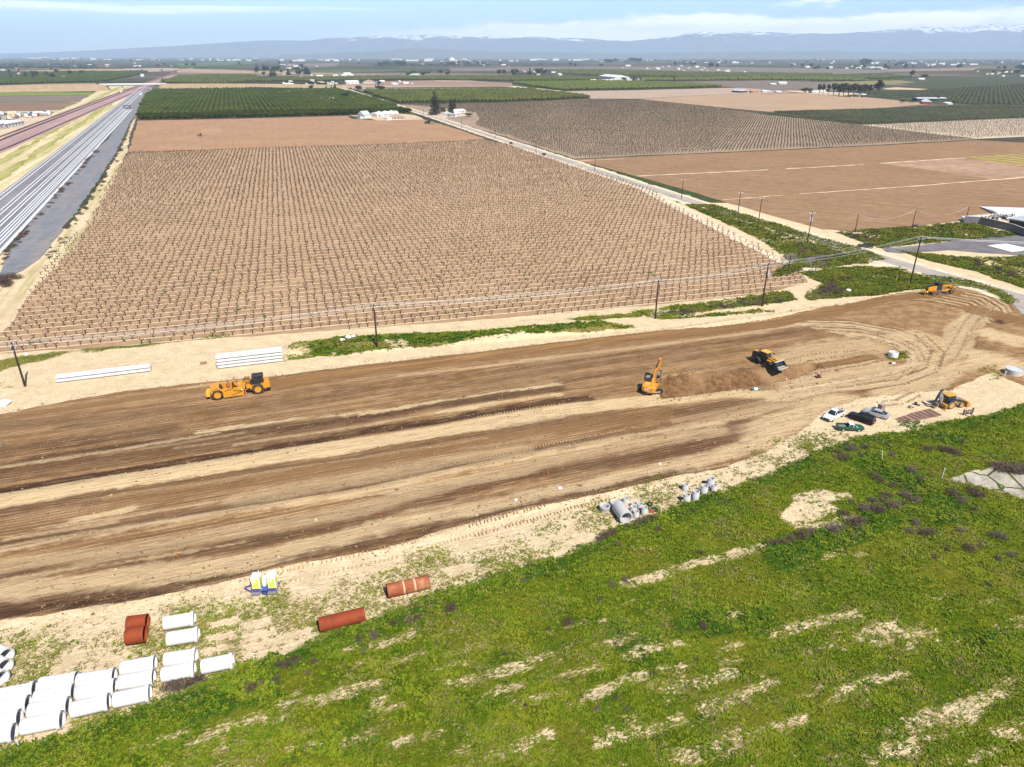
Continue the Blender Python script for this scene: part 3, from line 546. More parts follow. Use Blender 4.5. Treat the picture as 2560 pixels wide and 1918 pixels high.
# asphalt lot
t=NT('lot_asphalt'); p=t.pos(); c=t.mix(t.ramp(t.noise(p,.2,4,.6),.35,.65),(.17,.155,.155),(.125,.115,.12)); c=t.mix(t.ramp(t.noise(t.mapv(p,-R(12),(.02,.6,1)),1,4,.6),.52,.7,0,.6),c,(.30,.28,.27)); lot_m=t.done(c,.9,.1)
sheet('path',[(2204,621.5),(2297,613.5),(2400,600),(2523,588),(2560,588),(2960,590),(2960,655),(2560,640),(2478,634.5),(2373,626),(2252,634.5),(2215,630)],lot_m,.030,.2,3)
t=NT('slab_concrete'); p=t.pos(); slab_m=t.done(t.mix(t.ramp(t.noise(p,.4,4,.6),.35,.65),(.80,.78,.74),(.70,.68,.64)),.8,.2)
def slab_obj(name,px,zt,label,cat):
    o=[G(*q) for q in px]; n=len(o); vs=[(q.x,q.y,.0) for q in o]+[(q.x,q.y,zt) for q in o]
    fs=[tuple(range(n,2*n))]+[(i,(i+1)%n,n+(i+1)%n,n+i) for i in range(n)]
    ob=raw_mesh(name,vs,fs,slab_m); setkind(ob,label,cat); return ob
slab_obj('concrete_slab',[(2468.5,614.5),(2527,630),(2548,628.5),(2560,626),(2640,633),(2660,627),(2560,620),(2514,610)],.12,'bright white concrete slab set in the grey asphalt lot','concrete slab')
# ---- railway corridor on the left ----
bal=flat_mat('pink_ballast',(.40,.27,.25),(.34,.225,.21),(.27,.17,.16),st=(.004,.3),ang=R(111))
grey=flat_mat('grey_gravel',(.20,.19,.19),(.26,.24,.235),(.17,.165,.18),st=(.01,.25),ang=R(111))
blue=flat_mat('blue_gravel',(.17,.18,.195),(.205,.21,.225),(.26,.21,.19),sc=.06,st=(.02,.3),ang=R(111))
corr=flat_mat('corridor_sand',(.64,.52,.33),(.56,.45,.27),(.25,.235,.05),sc=.03,st=(.006,.22),ang=R(111))
A0,A1=G(0,489.7),G(332,233); RD=(A1-A0).normalized(); RN=Vector((RD.y,-RD.x,0))   # RN points east
def rail_off(px,py): return (G(px,py)-A0).dot(RN)
def lane(s0,s1,o0,o1): # world corners along the corridor
    f=lambda s,o:(A0+RD*s+RN*o).to_2d()
    return [tuple(f(s0,o0)),tuple(f(s1,o0)),tuple(f(s1,o1)),tuple(f(s0,o1))]
oe=rail_off(0,643)
SE=1340
sheet('field',lane(-420,SE+60,-62,1),corr,.100,.5,14,world=True)
for o0,wd in ((-42,7),(-26,5),(-14,6)): sheet('field',lane(-400,SE,o0,o0+wd),flat_mat('corridor_weeds%d'%wd,(.24,.24,.05),(.32,.29,.08),(.5,.42,.22),sc=.05,st=(.01,.3),ang=R(111)),.106,.9,6,world=True)
sheet('railway_ballast',lane(-420,SE,-1,oe-.5),grey,.112,.15,20,world=True)
# old railway: pink ballast with dark tracks, running on past the overpass
rw=[(-420,560),(-120,410),(0,364),(130,310),(345,222),(420,193),(480,170)]
band('railway_ballast',rw,19,13,bal,.118,.25,20)
dk=flat_mat('dark_sleepers',(.075,.04,.038),(.10,.055,.05))
def offband(name,pts,off,w,mat,z):
    P=[G(*q).to_2d() for q in pts]; o=[]
    for i,q in enumerate(P):
        d=(P[min(i+1,len(P)-1)]-P[max(i-1,0)]).normalized(); o.append(q+Vector((-d.y,d.x))*off)
    return band(name,o,w/2,w/2,mat,z,0,20,world=True,kind=None)
for off,ds in ((15.0,'north'),(8.5,'middle'),(-8.5,'south')):
    o=offband('railway_track',rw,off,3.0 if off>0 else 2.2,dk,.2); sol=o.modifiers.new('thick','SOLIDIFY'); sol.thickness=.12
    setkind(o,{'north':'dark railway track, farthest from the vineyard on the pink ballast','middle':'dark railway track, second from the far edge of the pink ballast','south':'thin dark railway track along the near side of the pink ballast'}[ds],'railway track')
# blue gravel road and its rim
sheet('path',[(362,233),(347,278),(326,305),(305,351),(290,381),(247,450),(193,526),(145,592),(100,646),(57,677),(0,700),(-200,800),(-200,740),(0,683),(18,637),(75,556),(157,465),(229,381),(271,348),(300,300),(335,262),(352,238)],blue,.125,.35,5)
sheet('path',[(380,226),(352,260),(337,305),(322,345),(318,381),(300,420),(275,470),(240,530),(190,615),(120,690),(40,775),(-40,860),(-200,940),(-200,830),(-30,740),(60,683),(110,645),(158,590),(205,525),(255,452),(296,385),(315,345),(330,305),(350,277),(366,233)],flat_mat('headland_sand',(.60,.47,.30),(.50,.38,.24),(.27,.24,.07),sc=.05,st=(.02,.35),ang=R(111)),.02,.5,4)
# long white rails laid out on the grey gravel
white=paint('rail_white',(.62,.61,.60),.6,.3,dirt=.3,dcol=(.6,.55,.5),scale=.05)
ends=[]
offs=[rail_off(0,y) for y in (493,503,531,541,560,570,588,597,607,616,632,638)]
d_end=(G(323,275)-A0).dot(RD)
names=['outermost','second','third','fourth','fifth','sixth','seventh','eighth','ninth','tenth','eleventh','twelfth']
for i,o_ in enumerate(offs):
    s1=SE*.985 if i<4 else (d_end if i>5 else SE*.8)
    w_=.62; a=lane(-420,s1,o_-w_/2,o_+w_/2); vs=[(x,y,.12) for x,y in a]+[(x,y,.55) for x,y in a]
    ob=raw_mesh('white_rail',vs,[(4,5,6,7),(0,1,5,4),(1,2,6,5),(2,3,7,6),(3,0,4,7)],white)
    bm=bmesh.new(); bm.from_mesh(ob.data); bmesh.ops.recalc_face_normals(bm,faces=bm.faces); bm.to_mesh(ob.data); bm.free()
    setkind(ob,'long white concrete rail on grey gravel, %s counted from the pink railway side'%names[i],'rail','long white rails beside the blue gravel road')
# ---------------- far mountains ----------------
t=NT('mountain_rock_hazed'); p=t.pos(); s=t.sep(p); nz=t.noise(p,.0019,6,.62); nz2=t.noise(p,.007,5,.6)
sl_=t.math('ADD',s[2],t.math('MULTIPLY',t.math('SUBTRACT',nz,.5),520)); c=t.mix(t.ramp(nz2,.35,.65),(.11,.135,.15),(.17,.185,.185))  # pale bluish rock tones put part of the distance haze into the colour
c=t.mix(t.math('MULTIPLY',t.ramp(t.math('SUBTRACT',sl_,t.ramp(s[0],1700,9500,0,150)),415,500),t.ramp(nz2,.42,.52)),c,(.80,.82,.85)); t.bump(nz,1,120); mm=t.done(c,.95,.05)
def ridge(name,D,pts,depth,seed,mat,label):
    xs=np.linspace(pts[0][0],pts[-1][0],420); py=np.interp(xs,[q[0] for q in pts],[q[1] for q in pts])
    def hgt(px_,py_):
        v=(959-py_)/FPX; dy=math.cos(PITCH)+v*math.sin(PITCH); dz=-math.sin(PITCH)+v*math.cos(PITCH); return HC+D*dz/dy
    h=hgt(xs,py); X=(xs-1280)/FPX*D*(math.cos(PITCH)+ (959-138)/FPX*math.sin(PITCH))
    rows=14; V=[];
    for r in range(rows):
        f=r/(rows-1)            # 0 front foot .. .6 crest .. 1 back
        prof=ss(np.array(f/.62),0,1) if f<.62 else 1-.5*(f-.62)/.38
        nn=(fbm(X/1500+0*X,np.full_like(X,f*9+seed),1.0,seed,5)-.5)
        hh=h*(prof+nn*.55*prof*(1-prof)*2) + np.minimum(1,h/420)**2*((fbm(X/170,np.full_like(X,f*30.+4),1.0,seed+7,3)-.5)*34*prof + (fbm(X/520,np.full_like(X,f*20.),1.0,seed+3,4)-.5)*70*prof*min(1,D/20000))
        V.append(np.stack([X*(1+f*.03),np.full_like(X,D-depth*.62+depth*f)+nn*depth*.1,np.maximum(hh,-1 if f==0 else 2)],-1))
    V=np.concatenate(V); n=len(xs); id_=np.arange(rows*n).reshape(rows,n)
    F=np.stack([id_[:-1,:-1],id_[:-1,1:],id_[1:,1:],id_[1:,:-1]],-1).reshape(-1,4)
    o=np_mesh(name,V,F,mat); setkind(o,kind='structure'); return o
rp=[(-700,137),(-100,136.5),(0,136.5),(200,135),(330,132),(440,126),(560,118),(640,112),(756,104),(886,100),(929,94),(1045,91),(1103,88),(1280,92),(1400,95),(1453,95.5),(1471,102),(1517,104),(1560,98),(1598,93),(1656,77),(1700,82),(1757,76),(1815,82),(1917,84),(2007,78),(2044,71),(2128,67),(2180,69),(2224,61),(2282,59),(2368,64),(2418,54),(2455,59),(2487,55),(2560,61),(2800,58),(3200,66),(3600,70)]
ridge('mountains',20500,rp,5400,5,mm,'')
t=NT('foothill_rock'); p=t.pos(); mh=t.done(t.mix(t.noise(p,.002,4,.6),(.11,.125,.12),(.16,.165,.15)),.95,.05)
ridge('hills',13500,[(820,137),(900,134),(960,131),(1010,129),(1040,126),(1065,122),(1100,121),(1140,123),(1200,128),(1300,130),(1500,133),(1700,130),(1900,128),(2100,132),(2300,129),(2600,131),(3000,134)],1800,8,mh,'')
# ---------------- modelling helpers ----------------
class MB:
    def __init__(s): s.v=[]; s.f=[]
    def add(s,v,f,M=None):
        o=len(s.v); s.v+= [(M@Vector(q)) if M is not None else Vector(q) for q in v]; s.f+=[tuple(o+i for i in q) for q in f]; return s
    def box(s,c,d,rz=0,ry=0,rx=0,taper=1.0):
        x,y,z=d[0]/2,d[1]/2,d[2]/2; k=taper
        v=[(-x,-y,-z),(x,-y,-z),(x,y,-z),(-x,y,-z),(-x*k,-y*k,z),(x*k,-y*k,z),(x*k,y*k,z),(-x*k,y*k,z)]
        M=Matrix.Translation(c)@Matrix.Rotation(rz,4,'Z')@Matrix.Rotation(ry,4,'Y')@Matrix.Rotation(rx,4,'X')
        return s.add(v,[(0,3,2,1),(4,5,6,7),(0,1,5,4),(1,2,6,5),(2,3,7,6),(3,0,4,7)],M)
    def cyl(s,a,b,r0,r1=None,n=12,cap=True):
        r1=r0 if r1 is None else r1; a=Vector(a);b=Vector(b); q=(b-a).to_track_quat('Z','Y').to_matrix()
        v=[];
        for p,r in ((a,r0),(b,r1)):
            for i in range(n):
                t=2*math.pi*i/n; v.append(p+q@Vector((r*math.cos(t),r*math.sin(t),0)))
        f=[(i,(i+1)%n,n+(i+1)%n,n+i) for i in range(n)]
        if cap: f+=[tuple(range(n-1,-1,-1)),tuple(range(n,2*n))]
        return s.add(v,f)
    def beam(s,a,b,w,h,w2=None,h2=None):
        a=Vector(a);b=Vector(b); d=(b-a).normalized(); side=Vector((0,0,1)).cross(d)
        side=side.normalized() if side.length>1e-3 else Vector((0,1,0)); up=d.cross(side)
        w2=w if w2 is None else w2; h2=h if h2 is None else h2; v=[]
        for p,ww,hh in ((a,w,h),(b,w2,h2)):
            for i,j in ((-1,-1),(1,-1),(1,1),(-1,1)): v.append(p+side*(i*ww/2)+up*(j*hh/2))
        return s.add(v,[(3,2,1,0),(4,5,6,7),(0,1,5,4),(1,2,6,5),(2,3,7,6),(3,0,4,7)])
    def path(s,pts,w,h=None):
        for a,b in zip(pts,pts[1:]): s.beam(a,b,w,h or w)
        return s
    def tube(s,pts,r,n=6):
        for a,b in zip(pts,pts[1:]): s.cyl(a,b,r,r,n)
        return s
    def prism(s,prof,y0,y1,t0=1.0):
        n=len(prof); v=[(x,y0,z) for x,z in prof]+[(x,y1,z) for x,z in prof]
        A=sum(prof[i][0]*prof[(i+1)%n][1]-prof[(i+1)%n][0]*prof[i][1] for i in range(n))
        f=[tuple(range(n)),tuple(range(2*n-1,n-1,-1))]+[(i,n+i,n+(i+1)%n,(i+1)%n) for i in range(n)]
        if (A>0)!=(y0<y1): f=[tuple(reversed(q)) for q in f]
        return s.add(v,f)
    def loft(s,rings,cap=True):
        n=len(rings[0]); v=[q for r_ in rings for q in r_]; f=[]
        for k in range(len(rings)-1):
            for i in range(n): f.append((k*n+i,k*n+(i+1)%n,(k+1)*n+(i+1)%n,(k+1)*n+i))
        if cap: f+=[tuple(range(n-1,-1,-1)),tuple(range((len(rings)-1)*n,len(rings)*n))]
        return s.add(v,f)
    def lathe(s,prof,axis='Z',n=32,M=None,closed=False):
        v=[];m=len(prof)
        for r_,h in prof:
            for i in range(n):
                t=2*math.pi*i/n; v.append((r_*math.cos(t),r_*math.sin(t),h) if axis=='Z' else ((h,r_*math.cos(t),r_*math.sin(t)) if axis=='X' else (r_*math.cos(t),h,r_*math.sin(t))))
        f=[]
        for k in range(m if closed else m-1):
            k2=(k+1)%m
            for i in range(n): f.append((k*n+i,k*n+(i+1)%n,k2*n+(i+1)%n,k2*n+i))
        if not closed:
            f+=[tuple(range(n-1,-1,-1)),tuple(range((m-1)*n,m*n))]
        return s.add(v,f,M)
    def build(s,name,mat,parent=None,bevel=0,smooth=False,fix=True,seg=2):
        me=bpy.data.meshes.new(name); me.from_pydata([tuple(q) for q in s.v],[],s.f)
        if fix or bevel:
            bm=bmesh.new(); bm.from_mesh(me)
            if fix: bmesh.ops.recalc_face_normals(bm,faces=bm.faces)
            if bevel:
                ed=[e for e in bm.edges if len(e.link_faces)==2 and e.calc_face_angle(0)>.6]
                bmesh.ops.bevel(bm,geom=ed,offset=bevel,segments=seg,affect='EDGES',clamp_overlap=True)
            bm.to_mesh(me); bm.free()
        me.materials.append(mat)
        if smooth:
            me.polygons.foreach_set('use_smooth',[True]*len(me.polygons)); me.set_sharp_from_angle(angle=R(38))
        o=bpy.data.objects.new(name,me); COL.objects.link(o)
        if parent is not None: o.parent=parent
        return o
def thing(name,label,cat,loc=(0,0,0),rz=0,group=None):
    o=bpy.data.objects.new(name,None); COL.objects.link(o); o.location=loc; o.rotation_euler=(0,0,rz); o.empty_display_size=.5
    return setkind(o,label,cat,group)
_kids={}
def dup(root,loc,rz,label=None,group=None,scale=None):
    r=root.copy(); COL.objects.link(r); r.location=loc; r.rotation_euler=(0,0,rz)
    if label: r['label']=label
    if group: r['group']=group
    if scale is not None: r.scale=scale if isinstance(scale,(tuple,list)) else (scale,)*3
    if root.name not in _kids: _kids[root.name]=[(c,list(c.children)) for c in root.children]
    for ch,gs in _kids[root.name]:
        c=ch.copy(); COL.objects.link(c); c.parent=r
        for g in gs:
            d=g.copy(); COL.objects.link(d); d.parent=c
    return r
class Pool:   # the first placing moves the prototype itself, later ones copy it
    def __init__(s,make): s.make=make; s.root=None
    def put(s,loc,rz,label=None,group=None,scale=None):
        if s.root is None:
            s.root=s.make(); r=s.root; r.location=loc; r.rotation_euler=(0,0,rz)
            if label: r['label']=label
            if group: r['group']=group
            if scale is not None: r.scale=scale if isinstance(scale,(tuple,list)) else (scale,)*3
            return r
        return dup(s.root,loc,rz,label,group,scale)
# materials
YEL=paint('machine_yellow',(.62,.255,.010),.45,.4,dirt=.5,dcol=(.40,.22,.08),scale=1.3)
YEL2=paint('machine_yellow_pale',(.72,.38,.05),.5,.35,dirt=.5,dcol=(.42,.27,.13),scale=1.2)
BLK=paint('machine_black',(.028,.028,.030),.5,.4,dirt=.35,dcol=(.10,.075,.055))
RUB=paint('tyre_rubber',(.035,.033,.032),.85,.2,dirt=.6,dcol=(.16,.115,.08),scale=2)
RUB2=paint('tyre_rubber_dusty',(.15,.12,.095),.9,.1,dirt=.6,dcol=(.26,.19,.13),scale=2)
GLS=paint('dark_glass',(.02,.026,.03),.08,.6,dirt=.1)
STL=paint('worn_steel',(.42,.38,.33),.4,.5,metal=.6,dirt=.5,dcol=(.25,.16,.09))
GRY=paint('grey_steel',(.20,.20,.21),.5,.4,dirt=.4,dcol=(.22,.16,.11))
WHT=paint('white_paint',(.80,.80,.80),.35,.5,dirt=.12)
CON=paint('pale_concrete',(.72,.70,.67),.75,.2,dirt=.35,dcol=(.48,.42,.35),scale=1.1)
CON2=paint('grey_concrete',(.48,.465,.45),.8,.2,dirt=.3,dcol=(.42,.38,.33),scale=1.4)
RST=paint('rusty_steel',(.235,.045,.014),.75,.2,dirt=.8,dcol=(.11,.026,.013),scale=.9)
RST2=paint('rust_pale',(.27,.072,.028),.7,.25,dirt=.9,dcol=(.48,.26,.12),scale=.55)
RED=paint('red_paint',(.5,.03,.02),.5,.4); ORG=paint('orange_paint',(.85,.16,.02),.5,.3)
WOOD=paint('pole_wood',(.050,.030,.022),.9,.1,dirt=.4,dcol=(.10,.06,.04),scale=3)
GALV=paint('galvanised',(.62,.63,.65),.4,.5,metal=.3,dirt=.15)
def wheel(parent,x,y,r,w,hub,name='wheel',tm=None,rim=.52):
    sg=1 if y>0 else -1
    t=MB().lathe([(r*.62,-w/2),(r*.93,-w/2),(r,-w*.36),(r,w*.36),(r*.93,w/2),(r*.62,w/2)],'Y',28,Matrix.Translation((x,y,r)),closed=True)
    a=r*1.0
    for i in range(22):
        th=2*math.pi*i/22; t.box((x+math.cos(th)*a,y,r+math.sin(th)*a),(r*.05,w*.86,r*.11),ry=-th)
    o=t.build(name,tm or RUB,parent)
    h=MB().lathe([(.02,w*.12*sg),(r*.22,w*.30*sg),(r*.26,w*.16*sg),(r*rim*.95,w*.14*sg),(r*rim*1.05,w*.47*sg),(r*.64,w*.47*sg),(r*.64,-w*.47*sg),(r*.2,-w*.4*sg),(.02,-w*.4*sg)],'Y',24,Matrix.Translation((x,y,r)))
    h.build('rim',hub,o,smooth=True); return o
# ---------------- concrete pipes ----------------
PR,PL=.76,3.55
def pipe_mesh(R_,L,bell=True,wall=.11,n=40):
    b=R_*1.13
    prof=[(R_*.97,-L/2),(R_,-L/2+.06)]
    if bell: prof+=[(R_,L/2-.50),(b,L/2-.40),(b,L/2)]+[(b-.09,L/2),(b-.10,L/2-.16),(R_-wall,L/2-.20)]
    else: prof+=[(R_,L/2),(R_-wall,L/2)]
    prof+=[(R_-wall,-L/2)]
    return MB().lathe(prof,'X',n,Matrix.Translation((0,0,R_)),closed=True)
def cpipe():
    t=thing('concrete_pipe','','concrete pipe'); pipe_mesh(PR,PL).build('barrel',CON,t,smooth=True)
    MB().lathe([(PR*1.135+.004,PL/2-.07),(PR*1.135+.004,PL/2+.012),(PR*1.135-.10,PL/2+.012),(PR*1.135-.10,PL/2-.07)],'X',40,Matrix.Translation((0,0,PR)),closed=True).build('bell_rim',CON2,t,smooth=True)
    MB().lathe([(PR*.985+.01,-PL/2-.012),(PR*.985+.01,-PL/2+.09),(PR-.115,-PL/2+.09),(PR-.115,-PL/2-.012)],'X',40,Matrix.Translation((0,0,PR)),closed=True).build('spigot_rim',paint('damp_concrete',(.42,.36,.30),.9,.1,dirt=.3),t,smooth=True)
    return t
cp=Pool(cpipe)
def z1(q): return (q[0]/3.2,1400+q[1]/3.2)
PG='white concrete pipes stored on the weedy ground'
plist=[((1312,508),(1558,468),'white concrete pipe lying beside the short rusty pipes, nearest the dirt'),
((1338,635),(1590,593),'white concrete pipe lying just below the one beside the short rusty pipes'),
((1612,855),(1868,803),'lone white concrete pipe at the right end of the pipe yard'),
((1318,800),(1572,765),'white concrete pipe, upper of the pair left of the lone right-end pipe'),
((1295,920),(1560,870),'white concrete pipe, lower of the pair left of the lone right-end pipe'),
((970,870),(1243,825),'white concrete pipe, top of the row of three next to the pair'),
((955,985),(1233,937),'soil-splashed white concrete pipe, middle of the row of three next to the pair'),
((912,1122),(1203,1062),'white concrete pipe, bottom of the row of three next to the pair'),
((622,970),(918,927),'white concrete pipe, top of the second row of three'),
((620,1070),(924,1012),'scuffed white concrete pipe, middle of the second row of three'),
((570,1202),(873,1132),'white concrete pipe, bottom of the second row of three'),
((322,1000),(618,955),'white concrete pipe, topmost in the row of four'),
((282,1108),(592,1052),'white concrete pipe, second from the top in the row of four'),
((237,1210),(552,1160),'white concrete pipe, third from the top in the row of four'),
((176,1337),(500,1275),'white concrete pipe, lowest in the row of four'),
((-20,1092),(280,1035),'cut-off white concrete pipe, top of the leftmost row'),
((-80,1200),(230,1148),'cut-off white concrete pipe, second in the leftmost row'),
((-150,1322),(160,1262),'cut-off white concrete pipe, third in the leftmost row'),
((-200,1436),(118,1378),'cut-off white concrete pipe, lowest in the leftmost row, by the grass')]
for a,b,lab in plist:
    A=G(*z1(a),PR);B=G(*z1(b),PR); q=(A+B)/2; cp.put((q.x,q.y,zat(q.x,q.y)-.02),math.atan2(B.y-A.y,B.x-A.x),lab,PG,((B-A).length/PL*.99,1,1) if abs((B-A).length/PL-1)<.25 else None)
dkc=[((60,775),'open-ended pipe at the left edge, top of three showing dark bores'),((50,860),'open-ended pipe at the left edge, middle of three showing dark bores'),((18,955),'open-ended pipe at the left edge, lowest of three showing dark bores')]
for q,lab in dkc:
    e=G(*z1(q),PR); an=R(-26); c_=(e.x-math.cos(an)*PL/2,e.y-math.sin(an)*PL/2); cp.put((c_[0],c_[1],zat(*c_)-.02),an,lab,'dark-bored pipes at the left edge')
# rusty pipes
def rpipe(name,a,b,R_,mat,lab,wall=.03,bands=None):
    A=G(*a,R_);B=G(*b,R_); L=(B-A).length; q=(A+B)/2
    t=thing(name,lab,'steel pipe',(q.x,q.y,zat(q.x,q.y)-.02),math.atan2(B.y-A.y,B.x-A.x))
    MB().lathe([(R_,-L/2),(R_,L/2),(R_-wall,L/2),(R_-wall,-L/2)],'X',36,Matrix.Translation((0,0,R_)),closed=True).build('barrel',mat,t,smooth=True)
    w_=MB()
    for x in (bands or ()): w_.lathe([(R_+.006,x*L-.10),(R_+.006,x*L+.10),(R_-.02,x*L+.10),(R_-.02,x*L-.10)],'X',36,Matrix.Translation((0,0,R_)),closed=True)
    if bands: w_.build('worn_band',paint('worn_band',(.62,.36,.22),.7,.2,dirt=.4),t,smooth=True)
    e=MB().lathe([(R_+.008,-L/2-.005),(R_+.008,-L/2+.05),(R_-wall-.01,-L/2+.05),(R_-wall-.01,-L/2-.005)],'X',36,Matrix.Translation((0,0,R_)),closed=True)
    e.lathe([(R_+.008,L/2-.05),(R_+.008,L/2+.005),(R_-wall-.01,L/2+.005),(R_-wall-.01,L/2-.05)],'X',36,Matrix.Translation((0,0,R_)),closed=True); e.build('end_ring',RST,t,smooth=True)
    return t
z2=lambda x,y:(580+x/3.456,1350+y/3.456)
rpipe('rusty_pipe',z2(752,735),z2(1145,642),.82,RST,'long dark red rusty steel pipe at the edge of the grass')
rpipe('rusty_pipe',z2(1338,440),z2(1700,358),.82,RST2,'long pale rusty steel pipe with two light bands',bands=(-.11,.15))
rpipe('rusty_pipe',z1((1012,612)),z1((1162,590)),.92,RST,'short dark rusty pipe, open end showing, in front of the other short one',wall=.05,bands=None)
rpipe('rusty_pipe',z1((1022,512)),z1((1180,492)),.86,RST,'short rusty pipe leaning behind the open-ended short one')
# ---------------- upright manhole rings and the big lying pipe ----------------
z3=lambda x,y:(1480+x/3.738,1180+y/3.738)
def ring(cx,ty,by,r,lab,lip=False):
    k=3.738; base=z3(cx,by-r*.5); q=G(*base); dep=Vector((q.x,q.y,HC)).length*.98; mpp=dep/FPX
    R_=r/k*mpp; h=(by-ty-r*1.0)/k*mpp/math.cos(R(30))
    t=thing('manhole_ring',lab,'concrete ring',(q.x,q.y,zat(q.x,q.y)-.03),0,'upright concrete rings at the edge of the grass')
    w_=R_*.24
    prof=[(R_,0),(R_,h*.72),(R_*.965,h*.74),(R_*.965,h),(R_-w_,h),(R_-w_*1.1,h*.85),(R_-w_*1.1,0)] if not lip else [(R_*.94,0),(R_*.94,h*.55),(R_,h*.62),(R_,h),(R_*.86,h),(R_*.80,h*.8),(R_*.74,h*.78),(R_*.74,0)]
    MB().lathe(prof,'Z',36,None,closed=True).build('wall',CON2,t,smooth=True)
    MB().lathe([(.01,.05),(R_-w_*.5,.05),(R_-w_*.5,.0),(.01,.0)],'Z',24).build('floor_soil',paint('ring_soil',(.18,.15,.08),.9,.1,dirt=.5,dcol=(.06,.08,.02)),t)
    return t
ring(117,283,385,50,'wide low concrete ring, leftmost beside the lying pipe',True)
ring(220,250,345,52,'wide low concrete ring half hidden behind the lying pipe',True)
ring(312,226,306,27,'slim concrete ring standing alone right of the wide rings')
ring(391,272,344,30,'concrete ring at the back of the tight cluster')
ring(443,276,352,29,'concrete ring, back right of the tight cluster')
ring(381,302,402,31,'concrete ring, left one of the tight cluster')
ring(486,310,408,29,'tall concrete ring, right one of the tight cluster')
ring(409,346,436,29,'concrete ring, front one of the tight cluster')
ring(869,98,182,27,'short concrete ring standing apart behind the five tall ones')
ring(1105,40,146,33,'tall concrete ring, farthest of the five by the dirt edge')
ring(1136,106,200,27,'slim concrete ring in front of the farthest tall one')
ring(1043,122,224,34,'tall concrete ring, second from the right of the row')
ring(964,168,274,33,'tall concrete ring, third from the right of the row')
ring(881,194,300,34,'tall concrete ring, nearest one of the row by the grass')
A=G(*z3(243,318),.95);B=G(*z3(322,425),.95);L=(B-A).length;q=(A+B)/2
t=thing('concrete_pipe','big grey concrete pipe lying open end towards the grass, among upright rings','concrete pipe',(q.x,q.y,zat(q.x,q.y)-.02),math.atan2(B.y-A.y,B.x-A.x))
pipe_mesh(.92,L,False,.16).build('barrel',CON2,t,smooth=True)
MB().lathe([(.95,L/2-.3),(.95,L/2-.02),(.9,L/2-.02),(.9,L/2-.3)],'X',40,Matrix.Translation((0,0,.92)),closed=True).build('collar',CON2,t,smooth=True)
def blackring(x,y,r,lab):
    q=GZ(*z3(x,y)); t=thing('black_ring',lab,'ring',q,0,None); MB().lathe([(r,0),(r,.35),(r-.08,.35),(r-.08,0)],'Z',24,None,closed=True).build('hoop',BLK,t,smooth=True); MB().lathe([(.01,.06),(r-.05,.06),(r-.05,0),(.01,0)],'Z',20).build('pale_insert',CON2,t)
blackring(541,312,.37,'low black ring lying on pale sand right of the cluster'); blackring(584,360,.33,'low black ring beside the red valve, by the grass')
q=GZ(*z3(556,376)); t=thing('valve','small red iron valve lying beside the black ring','valve',q,.5)
m=MB(); m.cyl((-.4,0,.14),(.4,0,.14),.12); m.cyl((0,-.3,.14),(0,.3,.14),.10); m.build('casing',RED,t)
m=MB(); m.lathe([(.20,-.04),(.20,.04),(.13,.04),(.13,-.04)],'Z',16,Matrix.Translation((0,0,.42)),closed=True); m.cyl((0,0,.2),(0,0,.42),.03); m.build('handwheel',STL,t)
# ---------------- stacks of long white beams ----------------
BM=paint('beam_white',(.58,.58,.57),.6,.3,dirt=.06,scale=.2)
def beam_obj(a,b,off,z,lab,L=None,w=.60,h=.42,grp=None):
    A=G(*a);B=G(*b); d=(B-A).normalized(); n=Vector((-d.y,d.x,0)); q=(A+B)/2+n*off; L=L or (B-A).length
    t=thing('concrete_beam',lab,'concrete beam',(q.x,q.y,zat(q.x,q.y)+.18+z),math.atan2(d.y,d.x),grp)
    MB().box((0,0,h/2),(L,w,h)).build('beam_body',BM,t,bevel=.03,seg=1)
    m=MB()
    for x in (-.36,-.12,.12,.36): m.box((x*L,0,-.09),(.2,w+.04,.18))
    m.build('timber_spacer',paint('spacer_timber',(.20,.13,.08),.9,.1),t)
g1='long white beams stacked beside the sandy track, thin stack'; g2='white beams in the taller stack above the scraper'
a,b=(142,957),(378,928)
lay=['front','second','third','back']
for j in range(3): beam_obj(a,b,j*.72,0,'long white beam, bottom layer, %s row, thin stack by the leaning pole'%lay[j if j<2 else 3],grp=g1,w=.64)
for j in range(2): beam_obj(a,b,.33+j*.72,.61,'long white beam, top layer, %s row, thin stack by the leaning pole'%lay[0 if j==0 else 3],grp=g1,w=.64)
a,b=(545,922),(708,903)
for i in range(4):
    for j in range(4 if i<3 else 3):
        if j not in (0,3) and i<3: 
            if i in (1,2) : continue
        beam_obj((a[0]-(2 if i%2 else 0),a[1]),b,.16*i+j*.72,i*.61,'white beam, %s layer, %s row, taller stack above the scraper'%(('bottom','second','third','top')[i],lay[j]),grp=g2,w=.64)
q=GZ(509,909); t=thing('pallet','small brown wooden pallet left of the taller beam stack','pallet',q,.3); m=MB()
for k in range(5): m.box((0,-.5+k*.25,.16),(1.3,.16,.03))
for k in range(3): m.box((-.55+k*.55,0,.08),(.1,1.1,.12))
m.build('boards',paint('pallet_wood',(.30,.17,.12),.9,.1),t)
# ---------------- toilets on their trailer ----------------
k=18.4; tz=lambda x,y:(600+x/k,1410+y/k)
wq=GZ(*tz(1240,1370)); ty=yaw(tz(640,1330),tz(1690,1290)); tl=thing('trailer','blue two-wheeled trailer carrying the portable toilets','trailer',wq,ty+.02)
BLU=paint('trailer_blue',(.05,.07,.35),.4,.5,dirt=.2); m=MB()
